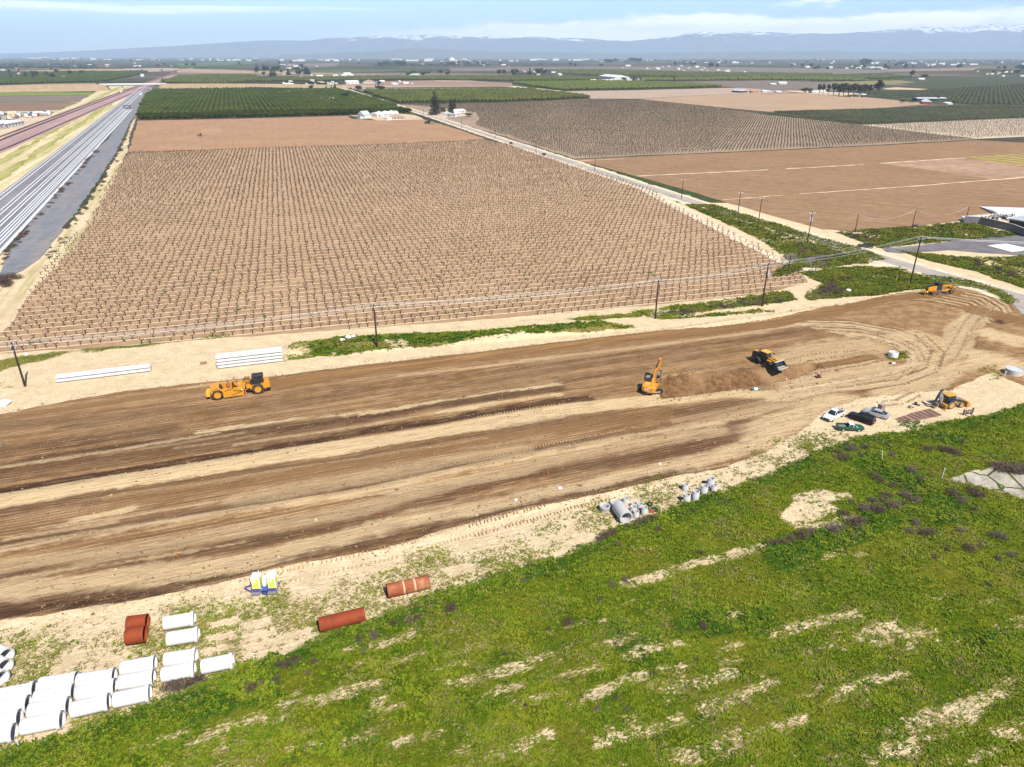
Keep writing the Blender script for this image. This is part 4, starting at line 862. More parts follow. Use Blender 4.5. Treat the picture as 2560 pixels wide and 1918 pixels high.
# local: +x right in the picture, wheel at (0,-.1)
for y in (.05,1.45): m.beam((-1.85,y,.42),(1.25,y,.42),.08,.12)
for x in (-1.82,-1.0,-.4,.0,.6,1.22): m.beam((x,.05,.42),(x,1.45,.42),.07,.09)
m.beam((-1.85,.1,.42),(-2.75,.72,.42),.07,.10); m.beam((-1.85,1.4,.42),(-2.75,.78,.42),.07,.10)
m.build('chassis',BLU,tl)
for x0 in (-1.2,.62):
    m=MB(); m.box((x0,-.14,.25),(1.0,.42,.06)); m.beam((x0-.5,-.32,.12),(x0+.5,-.32,.12),.05,.05)
    for x in (x0-.48,x0+.48): m.beam((x,-.32,.12),(x,.05,.4),.05,.05)
    m.build('step',GRY,tl)
m=MB(); m.cyl((-2.55,.75,0),(-2.55,.75,.7),.05); m.build('jack_stand',GRY,tl)
for y in (-.12,1.62): wheel(tl,-.18,y,.33,.2,BLU)
for y in (-.12,1.62): MB().prism([(-.63,.46),(-.55,.72),(.19,.72),(.27,.46),(.21,.46),(.15,.68),(-.51,.68),(-.57,.46)],y-.13,y+.13).build('mudguard',BLU,tl)
m=MB(); m.cyl((-.28,.2,.62),(-.28,.75,.62),.22,n=18); m.build('drum',paint('drum_blue',(.02,.16,.55),.4,.4),tl,smooth=True)
TW=paint('toilet_white',(.84,.85,.86),.4,.4,dirt=.05); TY=paint('toilet_lime',(.62,.72,.07),.45,.4,dirt=.10,dcol=(.7,.7,.4))
def on_trailer(name,lab,cat,x,y,z):
    v=Vector((math.cos(tl.rotation_euler.z)*x-math.sin(tl.rotation_euler.z)*y,math.sin(tl.rotation_euler.z)*x+math.cos(tl.rotation_euler.z)*y,z))+wq
    return thing(name,lab,cat,v,tl.rotation_euler.z)
def toilet(x,lab):
    t=on_trailer('portable_toilet',lab,'portable toilet',x,.75,.5); t['group']='portable toilets on the trailer'; t.scale=(.84,.84,.80)
    MB().box((0,0,1.02),(1.12,1.14,2.04)).build('cabin',TW,t,bevel=.05)
    MB().loft([[(s*.60,u*.61,2.04) for s,u in ((-1,-1),(1,-1),(1,1),(-1,1))],[(s*.60,u*.61,2.14) for s,u in ((-1,-1),(1,-1),(1,1),(-1,1))],[(s*.40,u*.40,2.36) for s,u in ((-1,-1),(1,-1),(1,1),(-1,1))]]).build('roof',TW,t,bevel=.03)
    d=MB().box((0,-.585,.98),(.86,.03,1.72)).build('door',TY,t,bevel=.01); MB().box((-.1,-.605,1.45),(.40,.012,.34)).build('notice',TW,d); MB().box((.28,-.61,1.0),(.10,.03,.10)).build('handle',GRY,d)
    m=MB(); m.box((.568,0,.98),(.012,.85,1.5)); m.box((-.568,0,.98),(.012,.85,1.5)); m.build('side_panel',TY,t)
    m=MB(); m.cyl((.35,.45,2.1),(.35,.45,2.6),.045,n=8); m.build('vent_pipe',TW,t)
toilet(-1.2,'lime green and white portable toilet nearest the trailer hitch'); toilet(.63,'lime green and white portable toilet at the rear of the trailer')
t=on_trailer('water_tank','rounded white water tank between the two toilets','water tank',-.28,.85,.72)
MB().loft([[(s*a_,u*b_,z) for s,u in ((-1,-.6),(-.6,-1),(.6,-1),(1,-.6),(1,.6),(.6,1),(-.6,1),(-1,.6))] for z,a_,b_ in ((0,.20,.40),(.12,.27,.5),(.8,.27,.5),(1.0,.2,.38),(1.05,.08,.14))]).build('tank_shell',TW,t,smooth=True)
m=MB(); m.cyl((0,0,1.04),(0,0,1.1),.09,n=12); m.build('lid',GRY,t)
HUBR=paint('hub_brown',(.12,.03,.022),.6,.3,dirt=.5)
# ---------------- earth-moving machines ----------------
def place(name,lab,cat,px,ang): return thing(name,lab,cat,GZ(*px),ang)
# scraper: x forward (tractor at the right), rear wheel centre at x=0
ks=11.06; sz=lambda x,y:(500+x/ks,910+y/ks)
ra=G(*sz(510,1005)); rb=G(*sz(1625,835)); an=math.atan2(rb.y-ra.y,rb.x-ra.x); LW=(rb-ra).length
sc_=thing('scraper','yellow wheel tractor scraper with black cab driving over the brown dirt','scraper',(ra.x,ra.y,zat(ra.x,ra.y)),an)
sw=1.0   # scale: wheels 2.0 m high
y0,y1=0,3.2
W2=LW    # wheelbase ~8 m
for y,nm in ((.25,0),(2.95,1)):
    wheel(sc_,0,y,.98,.66,YEL); wheel(sc_,W2,y,.98,.66,YEL)
m=MB()
m.prism([(1.0,.35),(1.35,.28),(W2*.62,.22),(W2*.64,1.0),(W2*.64,1.75),(W2*.5,1.95),(1.1,2.0),(.7,2.05),(-.6,2.0),(-1.0,1.7),(-1.15,1.1),(-.95,1.3),(-.55,1.95),(.55,1.95),(.95,1.5)],-.05,.12)
m.prism([(1.0,.35),(1.35,.28),(W2*.62,.22),(W2*.64,1.0),(W2*.64,1.75),(W2*.5,1.95),(1.1,2.0),(.7,2.05),(-.6,2.0),(-1.0,1.7),(-1.15,1.1),(-.95,1.3),(-.55,1.95),(.55,1.95),(.95,1.5)],3.08,3.25)
m.box((2.9,1.6,.42),(3.4,2.98,.12)); m.box((1.15,1.6,1.15),(.14,2.98,1.5)); pass
m.box((-.15,1.6,2.0),(1.2,2.2,.35)); m.box((-.6,1.6,1.5),(.9,1.6,.9))
m.build('bowl',YEL,sc_,bevel=.02,seg=1)
m=MB(); m.beam((1.3,-.09,1.62),(W2*.42,-.09,1.95),.07,.10); m.beam((W2*.34,-.09,.62),(W2*.60,-.09,1.12),.07,.10); m.beam((W2*.40,-.10,1.55),(W2*.62,-.10,1.22),.09,.16); m.box((2.4,-.10,.32),(2.2,.08,.10)); m.build('side_brace',paint('brace_shadow_brown',(.20,.10,.03),.7,.2,dirt=.5),sc_)  # braces' dark brown also paints in the shading lines along the bowl side
m=MB(); m.prism([(W2*.56,1.15),(W2*.63,1.3),(W2*.63,1.65),(W2*.585,1.5)],-.075,-.055); m.build('logo_patch',BLK,sc_); MB().box((W2*.605,-.085,1.45),(.32,.012,.16)).build('logo_mark',WHT,sc_)
m=MB(); m.box((-1.6,1.6,.95),(.7,1.8,.75)); m.box((-1.3,1.6,1.5),(.8,1.2,.4)); m.build('push_block',YEL2,sc_,bevel=.05)
m=MB(); m.box((2.5,1.6,.33),(3.0,3.3,.08)); m.box((W2*.62,1.6,.18),(.25,3.2,.14)); m.build('cutting_edge',STL,sc_)
m=MB(); m.prism([(W2*.50,.5),(W2*.63,.35),(W2*.66,1.1),(W2*.56,1.95),(W2*.52,1.9)],.2,3.0); m.build('apron',YEL2,sc_)
m=MB(); m.prism([(2.2,.5),(2.35,.5),(2.3,2.5),(2.1,2.6)],.3,2.9); 
for y in (.7,1.2,2.0,2.6): m.beam((2.25,y,1.0),(1.9,y,2.9),.16,.16)
m.build('ejector',paint('rusty_ejector',(.30,.17,.11),.8,.2,dirt=.5),sc_)
m=MB(); m.beam((3.2,.5,2.9),(4.1,.5,1.9),.10,.22); m.beam((3.2,2.7,2.9),(4.1,2.7,1.9),.1,.22); m.beam((3.0,.9,2.9),(3.0,2.3,2.9),.3,.3); m.beam((3.1,1.3,2.7),(3.9,1.3,1.7),.2,.2); m.beam((3.1,1.9,2.7),(3.9,1.9,1.7),.2,.2); m.build('apron_linkage',paint('linkage_brown',(.42,.22,.08),.7,.3,dirt=.5),sc_)
m=MB(); m.beam((.35,.1,2.1),(.2,.1,3.0),.1,.18); m.beam((.35,3.1,2.1),(.2,3.1,3.0),.1,.18); m.beam((-.95,1.1,2.2),(-1.05,1.1,3.0),.06,.06); m.build('rear_post',YEL2,sc_)
m=MB(); m.box((W2*.66,1.6,1.55),(.35,3.3,.4)); m.beam((W2*.66,.15,1.6),(W2*.60,.15,1.0),.35,.4); m.beam((W2*.66,3.05,1.6),(W2*.60,3.05,1.0),.35,.4)
for a,b in zip([(W2*.66,1.6,1.7),(W2*.69,1.6,2.6),(W2*.84,1.6,2.65),(W2*.88,1.6,1.5)],[(W2*.69,1.6,2.6),(W2*.84,1.6,2.65),(W2*.88,1.6,1.5)]): m.beam(a,b,.55,.5)
m.build('gooseneck',YEL,sc_,bevel=.04)
m=MB(); m.beam((W2*.70,1.2,2.95),(W2*.84,1.2,2.9),.12,.12); m.beam((W2*.70,2.0,2.95),(W2*.84,2.0,2.9),.12,.12); m.tube([(W2*.68,1.0,2.6),(W2*.67,1.0,3.05),(W2*.70,1.0,3.2),(W2*.73,1.0,3.0)],.05); m.tube([(W2*.7,.9,2.3),(W2*.8,.9,2.1),(W2*.87,.9,2.3)],.05); m.build('steering_cylinder',BLK,sc_)
m=MB(); m.prism([(W2-1.4,.9),(W2-.9,1.6),(W2-.2,2.1),(W2+.3,2.2),(W2+2.2,1.9),(W2+2.3,.85),(W2+1.05,.65),(W2+.9,1.2),(W2+.5,1.6),(W2-.5,1.6),(W2-1.0,.8)],.55,2.65); m.box((W2+.9,1.6,2.15),(1.4,1.3,.6)); m.box((W2+1.9,1.0,2.0),(.5,.5,.4)); m.box((W2-1.5,1.0,1.45),(.9,.9,.6)); m.build('tractor_body',YEL,sc_,bevel=.06)
m=MB(); m.box((W2+1.7,1.6,.62),(1.2,2.2,.3)); m.box((W2-1.3,1.6,.8),(.9,1.5,.4)); m.build('underframe',BLK,sc_)
m=MB(); m.box((W2+.75,.35,.75),(.5,.3,.06)); m.box((W2+.75,.35,.42),(.5,.3,.06)); m.box((W2+1.35,.3,.6),(.06,.06,.5)); m.build('ladder',GRY,sc_)
m=MB(); m.prism([(W2-.55,1.9),(W2-.55,2.9),(W2-.4,3.3),(W2+1.05,3.3),(W2+1.25,2.9),(W2+1.35,2.3),(W2+.6,1.9)],.45,1.95); cb=m.build('cab',GLS,sc_,bevel=.04)
m=MB(); m.box((W2+.3,1.2,3.42),(2.05,1.85,.16)); m.build('cab_roof',BLK,cb,bevel=.05)
m=MB()
for x in (W2-.5,W2+1.05):
    for y in (.48,1.92): m.beam((x,y,1.9),(x,y,3.35),.12,.12)
m.build('cab_post',BLK,cb)
m=MB(); m.cyl((W2-.7,1.9,1.9),(W2-.7,1.9,3.1),.10); m.cyl((W2-.9,1.1,1.8),(W2-.9,1.1,2.6),.3); m.build('exhaust',BLK,sc_)
# excavator: x forward (boom), seated at the left side
ke=10.36; ez=lambda x,y:(1560+x/ke,870+y/ke)
ec=G(*ez(690,1190)); ex_an=yaw(ez(640,1220),ez(800,760))
ex_an=R(66)
EXS=.9
ex=thing('excavator','yellow crawler excavator reaching its boom over the open trench','excavator',(ec.x+.2,ec.y+1.1,zat(ec.x,ec.y)+.0),ex_an)
ex.scale=(EXS,)*3
ta=R(12)-ex_an
for s in (-1,1):
    M_=Matrix.Rotation(ta,4,'Z'); m=MB(); c_=s*1.2
    prof=[]; 
    for i in range(7): th=math.pi/2+math.pi*i/6; prof.append((-1.75+.44*math.cos(th),.46+.44*math.sin(th)))
    for i in range(7): th=-math.pi/2+math.pi*i/6; prof.append((1.75+.44*math.cos(th),.46+.44*math.sin(th)))
    m.prism(prof,c_-.30,c_+.30)
    for i in range(17):
        m.box((-2.0+i*.25,c_,.93),(.09,.62,.07)); 
    m.v=[M_@q for q in m.v]; tr=m.build('track',BLK,ex)
    m=MB(); m.box((0,c_-s*.0,.47),(3.2,.64,.36)); m.v=[M_@q for q in m.v]; m.build('track_frame',paint('track_steel',(.42,.33,.25),.7,.3,dirt=.5),tr,bevel=.05)
m=MB(); m.box((0,0,.75),(2.2,1.9,.4)); m.v=[Matrix.Rotation(ta,4,'Z')@q for q in m.v]; m.cyl((0,0,.9),(0,0,1.15),.7,n=20); m.build('undercarriage',BLK,ex)
m=MB(); m.prism([(-2.45,1.12),(-2.45,1.9),(-2.2,2.25),(-.3,2.25),(.2,2.0),(1.5,1.9),(1.5,1.12)],-1.4,-.45); m.prism([(-2.45,1.12),(-2.45,1.9),(-2.2,2.25),(-.1,2.25),(-.1,1.12)],-.45,1.4); m.prism([(-.1,1.12),(-.1,1.45),(1.5,1.45),(1.5,1.12)],-.45,1.4); m.build('house',YEL,ex,bevel=.06)
m=MB(); m.loft([[(-2.25,-1.42,z),(-2.62,-1.0,z),(-2.8,0,z),(-2.62,1.0,z),(-2.25,1.42,z),(-1.9,1.42,z),(-1.9,-1.42,z)] for z in (1.02,1.3,2.05)]+[[(-2.15,-1.34,2.22),(-2.45,-.95,2.22),(-2.6,0,2.22),(-2.45,.95,2.22),(-2.15,1.34,2.22),(-1.9,1.34,2.22),(-1.9,-1.34,2.22)]]); cw=m.build('counterweight',YEL,ex,bevel=.03)
def text(name,s,size,mat,parent,loc,rot,depth=.01,sx=1.0):
    cu=bpy.data.curves.new(name,'FONT'); cu.body=s; cu.size=size; cu.extrude=depth; cu.align_x='CENTER'; cu.align_y='CENTER'; cu.offset=.012*size
    tmp=bpy.data.objects.new(name+'_t',cu); me=bpy.data.meshes.new_from_object(tmp); bpy.data.objects.remove(tmp); bpy.data.curves.remove(cu); me.name=name; me.materials.clear(); me.materials.append(mat)
    for v in me.vertices: v.co.x*=sx
    o=bpy.data.objects.new(name,me); COL.objects.link(o); o.parent=parent; o.location=loc; o.rotation_euler=rot; return o
m=MB(); m.prism([(-.28,-.26),(.28,-.26),(.34,0),(.28,.26),(-.28,.26)],-.01,.01); 
lg=m.build('logo_patch',RED,cw); lg.location=(-2.735,-.42,1.62); lg.rotation_euler=(0,0,R(90)+R(7)); 
text('lettering','CAT',.62,WHT,cw,(-2.80,.14,1.62),(R(90),0,R(-90)),.012,1.05)
m=MB(); m.prism([(-.2,1.45),(-.2,2.9),(0,3.05),(1.35,3.05),(1.62,2.4),(1.55,1.45)],.5,1.38); cb=m.build('cab',GLS,ex,bevel=.05)
m=MB(); m.box((.62,.94,3.08),(1.35,.86,.07)); m.build('cab_roof',GRY,cb,bevel=.02)
m=MB()
for x in (-.18,1.3):
    for y in (.52,1.36): m.beam((x,y,1.4),(x,y,3.06),.09,.09)
m.build('cab_post',BLK,cb)
m=MB(); m.box((-1.3,.5,2.30),(1.3,.9,.12)); m.box((-1.2,-.7,2.29),(.7,.6,.08)); m.cyl((-1.0,-.9,2.2),(-1.0,-.9,2.7),.07); m.build('engine_hatch',YEL2,ex,bevel=.02)
m=MB(); m.box((.7,-1.0,1.95),(.9,.6,.06)); m.tube([(1.45,-1.38,1.9),(1.45,-1.38,2.5),(-.2,-1.38,2.5),(-.2,-1.38,2.0)],.025); m.build('handrail',BLK,ex)
bp=[(.9,-.1,1.6),(2.0,-.1,3.6),(3.7,-.1,5.1),(6.1,-.1,5.9)]
m=MB(); m.prism([(.6,1.35),(1.2,1.35),(2.35,3.15),(4.0,4.55),(6.2,5.55),(6.35,5.95),(6.0,6.15),(3.6,5.45),(1.75,3.75)],-.38,.18); bo=m.build('boom',YEL,ex,bevel=.03)
m=MB()
for y in (-.5,.30): m.cyl((1.5,y,1.5),(2.5,y,3.2),.10); m.cyl((2.5,y,3.2),(3.1,y,4.3),.06)
m.cyl((3.0,-.1,5.5),(4.6,-.1,6.3),.11); m.cyl((4.6,-.1,6.3),(6.3,-.1,6.7),.07); m.build('hydraulic_ram',BLK,bo)
m=MB(); m.tube([(1.3,.1,3.3),(2.2,.1,4.4),(3.7,.1,5.65),(5.6,.1,6.25)],.045); m.tube([(1.3,-.3,3.3),(2.2,-.3,4.4),(3.7,-.3,5.65),(5.6,-.3,6.25)],.045); m.build('hose',BLK,bo)
m=MB(); m.prism([(5.6,6.65),(6.1,6.9),(6.6,6.3),(6.75,5.6),(6.35,2.9),(6.05,2.85),(6.05,5.6)],-.30,.10); st=m.build('stick',YEL,ex,bevel=.03)
m=MB(); m.cyl((6.75,-.1,6.0),(6.95,-.1,4.2),.09); m.cyl((6.95,-.1,4.2),(6.85,-.1,3.3),.05); m.build('hydraulic_ram',BLK,st)
m=MB(); m.prism([(6.4,3.0),(6.9,2.75),(6.6,2.0),(6.1,1.45),(5.4,1.35),(5.0,1.75),(5.15,1.85),(5.5,1.6),(6.0,1.7),(6.35,2.2),(6.15,2.85)],-.7,.5)
m.prism([(6.3,2.9),(6.6,2.0),(6.1,1.45),(5.4,1.35),(5.0,1.75),(6.0,2.85)],-.74,-.68); m.prism([(6.3,2.9),(6.6,2.0),(6.1,1.45),(5.4,1.35),(5.0,1.75),(6.0,2.85)],.48,.54)
for y in (-.6,-.35,-.1,.15,.4): m.beam((5.1,y,1.75),(4.85,y,1.98),.08,.05)
m.build('bucket',STL,ex)
for o in [q for q in bpy.data.objects if q.type=='MESH' and (q in (bo,st) or q.parent in (bo,st) or (q.parent==ex and q.name.startswith('bucket')))]:
    for v in o.data.vertices:
        v.co.z=1.4+(v.co.z-1.4)*(.70 if v.co.z>1.4 else 1); v.co.x=.6+(v.co.x-.6)*1.08
# wheel loader: x forward, facing the trench towards the viewer's right
kl=13.81; lz=lambda x,y:(1850+x/kl,850+y/kl)
lr=GZ(*lz(560,830)); lf=GZ(*lz(860,1020)); la=yaw(lz(560,830),lz(860,1020))
la=R(-58); ld=thing('wheel_loader','black and yellow wheel loader with a wide silver bucket at the trench edge','loader',(0,0,0),la)
ld.scale=(.9,)*3; lc=G(*lz(560,820)); n_=Vector((-math.sin(la),math.cos(la),0)); ld.location=(lc.x+n_.x*1.05,lc.y+n_.y*1.05,0)
for x in (0,3.3):
    for y in (-1.05,1.05): wheel(ld,x,y,.82,.6,BLK,tm=RUB)
m=MB(); m.prism([(-1.9,1.2),(-1.9,2.3),(-1.6,2.55),(.6,2.6),(.9,1.9),(.9,.9),(-1.2,.8)],-.7,.7); m.box((-1.2,0,1.05),(1.5,2.3,.3)); m.build('engine_hood',BLK,ld,bevel=.05)
m=MB(); m.box((-1.92,0,1.75),(.10,1.35,1.0)); m.box((-1.3,0,2.62),(.9,.9,.08)); m.box((-.3,.98,1.78),(1.7,.55,.12)); m.box((3.2,-.95,1.78),(1.3,.5,.08)); m.box((3.2,.95,1.78),(1.3,.5,.08)); m.build('yellow_panel',YEL,ld,bevel=.02)
m=MB(); m.prism([(.5,1.7),(.5,3.15),(2.05,3.15),(2.35,2.4),(2.1,1.5)],-.75,.75); cb=m.build('cab',GLS,ld,bevel=.05); m=MB(); m.box((1.3,0,3.25),(1.95,1.75,.16)); m.build('cab_roof',YEL2,cb,bevel=.05)
m=MB(); 
for x in (.55,2.05):
    for y in (-.74,.74): m.beam((x,y,1.7),(x,y,3.2),.12,.12)
m.build('cab_post',BLK,cb)
m=MB(); m.box((2.4,1.35,2.75),(.12,.3,.4)); m.box((2.4,-1.35,2.75),(.12,.3,.4)); m.beam((2.1,-.8,2.9),(2.4,-1.3,2.9),.04,.04); m.beam((2.1,.8,2.9),(2.4,1.3,2.9),.04,.04); m.build('mirror',BLK,ld)
m=MB(); m.cyl((-.6,.4,2.6),(-.6,.4,3.3),.07); m.build('exhaust',BLK,ld)
m=MB(); m.prism([(1.5,.6),(4.0,.6),(4.0,1.2),(2.6,1.7),(1.5,1.7)],-.45,.45); m.build('front_frame',BLK,ld,bevel=.04)
m=MB()
for y in (-.5,.5): m.path([(2.4,y,2.1),(3.8,y,1.95),(4.9,y,1.35)],.18,.34)
m.beam((3.9,-.5,1.9),(3.9,.5,1.9),.25,.25); m.cyl((2.6,0,2.2),(4.2,0,2.3),.1); m.beam((4.2,0,2.3),(4.9,0,1.8),.2,.2); m.build('lift_arm',YEL,ld)
m=MB(); bk=[(4.85,1.0),(4.75,1.9),(5.05,2.15),(5.2,2.1),(5.0,1.75),(5.05,1.15),(5.5,.95),(6.4,.92),(6.4,.85),(5.4,.82)]
m.prism(bk,-1.5,1.5)
for y in (-1.52,1.46): m.prism([(4.85,1.0),(4.75,1.9),(5.15,2.12),(6.4,.85),(5.4,.82)],y,y+.06)
m.box((6.45,0,.88),(.3,3.04,.05)); m.build('bucket',BLK,ld)
m=MB(); m.box((6.45,0,.90),(.5,3.0,.09)); m.box((5.12,0,2.18),(.5,2.9,.06)); m.box((5.75,0,.97),(.5,2.8,.05)); m.build('bucket_lip',paint('bright_steel',(.62,.60,.58),.3,.6,metal=.3,dirt=.2),ld)
# motor grader: x forward (front axle at the right)
kg=15.8; gz_=lambda x,y:(2280+x/kg,690+y/kg)
g0=G(*gz_(885,780)); g1_=G(*gz_(1600,715)); ga=math.atan2(g1_.y-g0.y,g1_.x-g0.x); WB=(g1_-g0).length
gd=thing('motor_grader','yellow motor grader with black cab at the far end of the strip','grader',(g0.x,g0.y,0),ga)
for y in (.2,2.3):
    wheel(gd,0,y,.66,.42,HUBR,tm=RUB2); wheel(gd,1.5,y,.66,.42,HUBR,tm=RUB2); wheel(gd,WB,y,.66,.42,HUBR,tm=RUB2)
m=MB(); m.prism([(-1.7,1.2),(-1.7,1.9),(-1.3,2.25),(1.0,2.35),(1.2,1.0),(-.4,.8)],.75,1.75); m.build('engine_hood',YEL,gd,bevel=.06)
m=MB(); m.box((-1.0,1.25,2.28),(1.3,.8,.12)); m.box((.1,1.25,2.4),(1.1,.8,.10)); m.cyl((.3,1.4,2.3),(.3,1.4,3.0),.07); m.box((-1.78,1.25,1.5),(.12,.9,.6)); m.build('hood_top',BLK,gd,bevel=.02)
m=MB(); m.box((-2.0,1.25,.9),(.5,1.6,.3))
for y in (.6,1.25,1.9): m.path([(-1.8,y,1.2),(-2.5,y,1.2),(-2.7,y,.6)],.10,.14)
m.build('ripper',YEL2,gd)
m=MB(); m.box((.75,.55,.66),(2.1,.2,.4)); m.box((.75,1.95,.66),(2.1,.2,.4)); m.build('tandem_case',YEL2,gd,bevel=.05)
m=MB(); m.prism([(1.1,1.2),(1.0,3.0),(2.4,3.0),(2.55,1.9),(2.3,1.2)],.6,1.9); cb=m.build('cab',GLS,gd,bevel=.04); m=MB(); m.box((1.75,1.25,3.08),(1.75,1.55,.16)); m.build('cab_roof',BLK,cb,bevel=.04)
m=MB()
for x in (1.1,2.35):
    for y in (.62,1.88): m.beam((x,y,1.2),(x,y,3.05),.1,.1)
m.build('cab_post',BLK,cb)
m=MB(); m.path([(2.2,1.25,1.6),(3.2,1.25,2.05),(WB-.4,1.25,2.05),(WB+.2,1.25,1.4)],.34,.38); m.box((WB+.5,1.25,1.35),(.5,1.3,.9)); m.box((WB+1.0,1.25,1.3),(.3,2.0,.5)); m.build('front_frame',YEL,gd,bevel=.04)
m=MB(); m.box((WB,1.25,.66),(.3,1.9,.25)); m.build('front_axle',BLK,gd)
m=MB(); m.path([(2.6,.5,1.0),(4.0,.5,.9),(WB-.2,1.25,1.0)],.14,.2); m.path([(2.6,2.0,1.0),(4.0,2.0,.9),(WB-.2,1.25,1.0)],.14,.2); m.lathe([(.75,.85),(.75,1.0),(.6,1.0),(.6,.85)],'Z',20,Matrix.Translation((3.9,1.25,0)),closed=True); m.cyl((3.5,.6,1.0),(3.5,.6,2.4),.07); m.cyl((3.5,1.9,1.0),(3.5,1.9,2.4),.07); m.build('drawbar',YEL2,gd)
m=MB(); m.prism([(3.85,.1),(3.95,.1),(3.85,.45),(3.98,.78),(3.88,.78),(3.75,.45)],-.3,2.9); bl=m.build('blade',STL,gd); 
# backhoe loader: x forward (front bucket at the right)
kb=13.82; bz=lambda x,y:(2300+x/kb,960+y/kb)
b0=G(*bz(1060,870)); b1=G(*bz(1430,835)); ba=math.atan2(b1.y-b0.y,b1.x-b0.x); ba=R(14)
bh=thing('backhoe_loader','yellow and black backhoe loader parked on the pale sand, digging arm folded','backhoe',(b0.x,b0.y,zat(b0.x,b0.y)),ba)
YEL2=paint('dusty_yellow',(.52,.29,.06),.6,.3,dirt=.6,dcol=(.36,.25,.13)); YEL=paint('dusty_orange_yellow',(.46,.21,.03),.6,.3,dirt=.6,dcol=(.30,.20,.10))
for y in (.1,1.9): wheel(bh,0,y,.76,.46,YEL2,tm=RUB2); wheel(bh,2.25,y,.52,.36,YEL2,tm=RUB2)
m=MB(); m.prism([(.6,.75),(.6,1.5),(2.9,1.35),(3.0,.7),(2.0,.6)],.55,1.45); m.build('engine_hood',YEL2,bh,bevel=.06)
m=MB(); m.prism([(.9,1.5),(2.85,1.36),(2.8,1.46),(1.0,1.66)],.58,1.42); m.build('hood_top',GRY,bh)
m=MB(); m.box((-1.15,1.0,.7),(.6,2.1,.55)); m.box((-.2,1.0,.8),(2.2,.7,.5)); m.build('rear_frame',YEL,bh,bevel=.03)
m=MB(); m.prism([(-.9,1.0),(-.9,2.5),(.75,2.5),(.9,1.4),(.6,1.0)],.3,1.7); cb=m.build('cab',GLS,bh,bevel=.04); m=MB(); m.loft([[(-1.25,.12,2.55),(1.05,.12,2.48),(1.05,1.88,2.48),(-1.25,1.88,2.55)],[(-1.2,.16,2.68),(1.0,.16,2.62),(1.0,1.84,2.62),(-1.2,1.84,2.68)]]); m.build('cab_roof',YEL2,cb,bevel=.03)
m=MB()
for x in (-.85,.75):
    for y in (.32,1.68): m.beam((x,y,1.0),(x,y,2.55),.09,.09)
m.box((0,.05,1.62),(1.3,.45,.07)); m.box((0,1.95,1.62),(1.3,.45,.07)); m.build('cab_post',BLK,cb)
m=MB(); m.path([(-1.4,1.0,.9),(-2.2,1.0,2.6),(-1.9,1.0,3.55)],.30,.42); bo=m.build('dig_boom',GRY,bh,bevel=.03)
m=MB(); m.path([(-1.8,1.0,3.7),(-2.15,1.0,3.2),(-2.9,1.0,1.3)],.26,.36); ds_=m.build('dipper_arm',BLK,bh,bevel=.03)
m=MB(); m.cyl((-1.5,.8,1.4),(-1.75,.8,2.6),.09); m.cyl((-2.3,1.2,3.0),(-2.7,1.2,1.8),.07); m.cyl((-1.6,1.25,1.2),(-2.0,1.25,2.3),.08); m.build('hydraulic_ram',GALV,bh)
m=MB(); m.prism([(-3.05,1.45),(-2.7,1.3),(-2.2,.9),(-2.1,.5),(-2.5,.25),(-2.95,.3),(-2.9,.4),(-2.5,.4),(-2.25,.6),(-2.4,.9)],.7,1.3); m.build('rear_bucket',STL,bh)
m=MB()
for y in (-.2,2.2): m.beam((-1.35,y,.9),(-1.5,y,.1),.16,.16); m.box((-1.5,y,.05),(.4,.35,.08))
m.build('stabiliser',YEL,bh)
m=MB()
for y in (.45,1.55): m.path([(1.0,y,1.55),(2.4,y,1.25),(3.4,y,.55)],.12,.2)
m.cyl((1.6,.45,1.0),(2.8,.45,1.2),.06); m.cyl((1.6,1.55,1.0),(2.8,1.55,1.2),.06); m.build('loader_arm',BLK,bh)
m=MB(); m.prism([(3.3,.2),(3.3,.95),(3.5,1.1),(3.55,1.0),(3.4,.85),(3.42,.3),(4.2,.18),(4.2,.12),(3.4,.12)],-.1,2.1)
for y in (-.12,2.06): m.prism([(3.3,.2),(3.3,.95),(3.5,1.1),(4.2,.15),(3.4,.12)],y,y+.06)
m.build('front_bucket',YEL,bh)
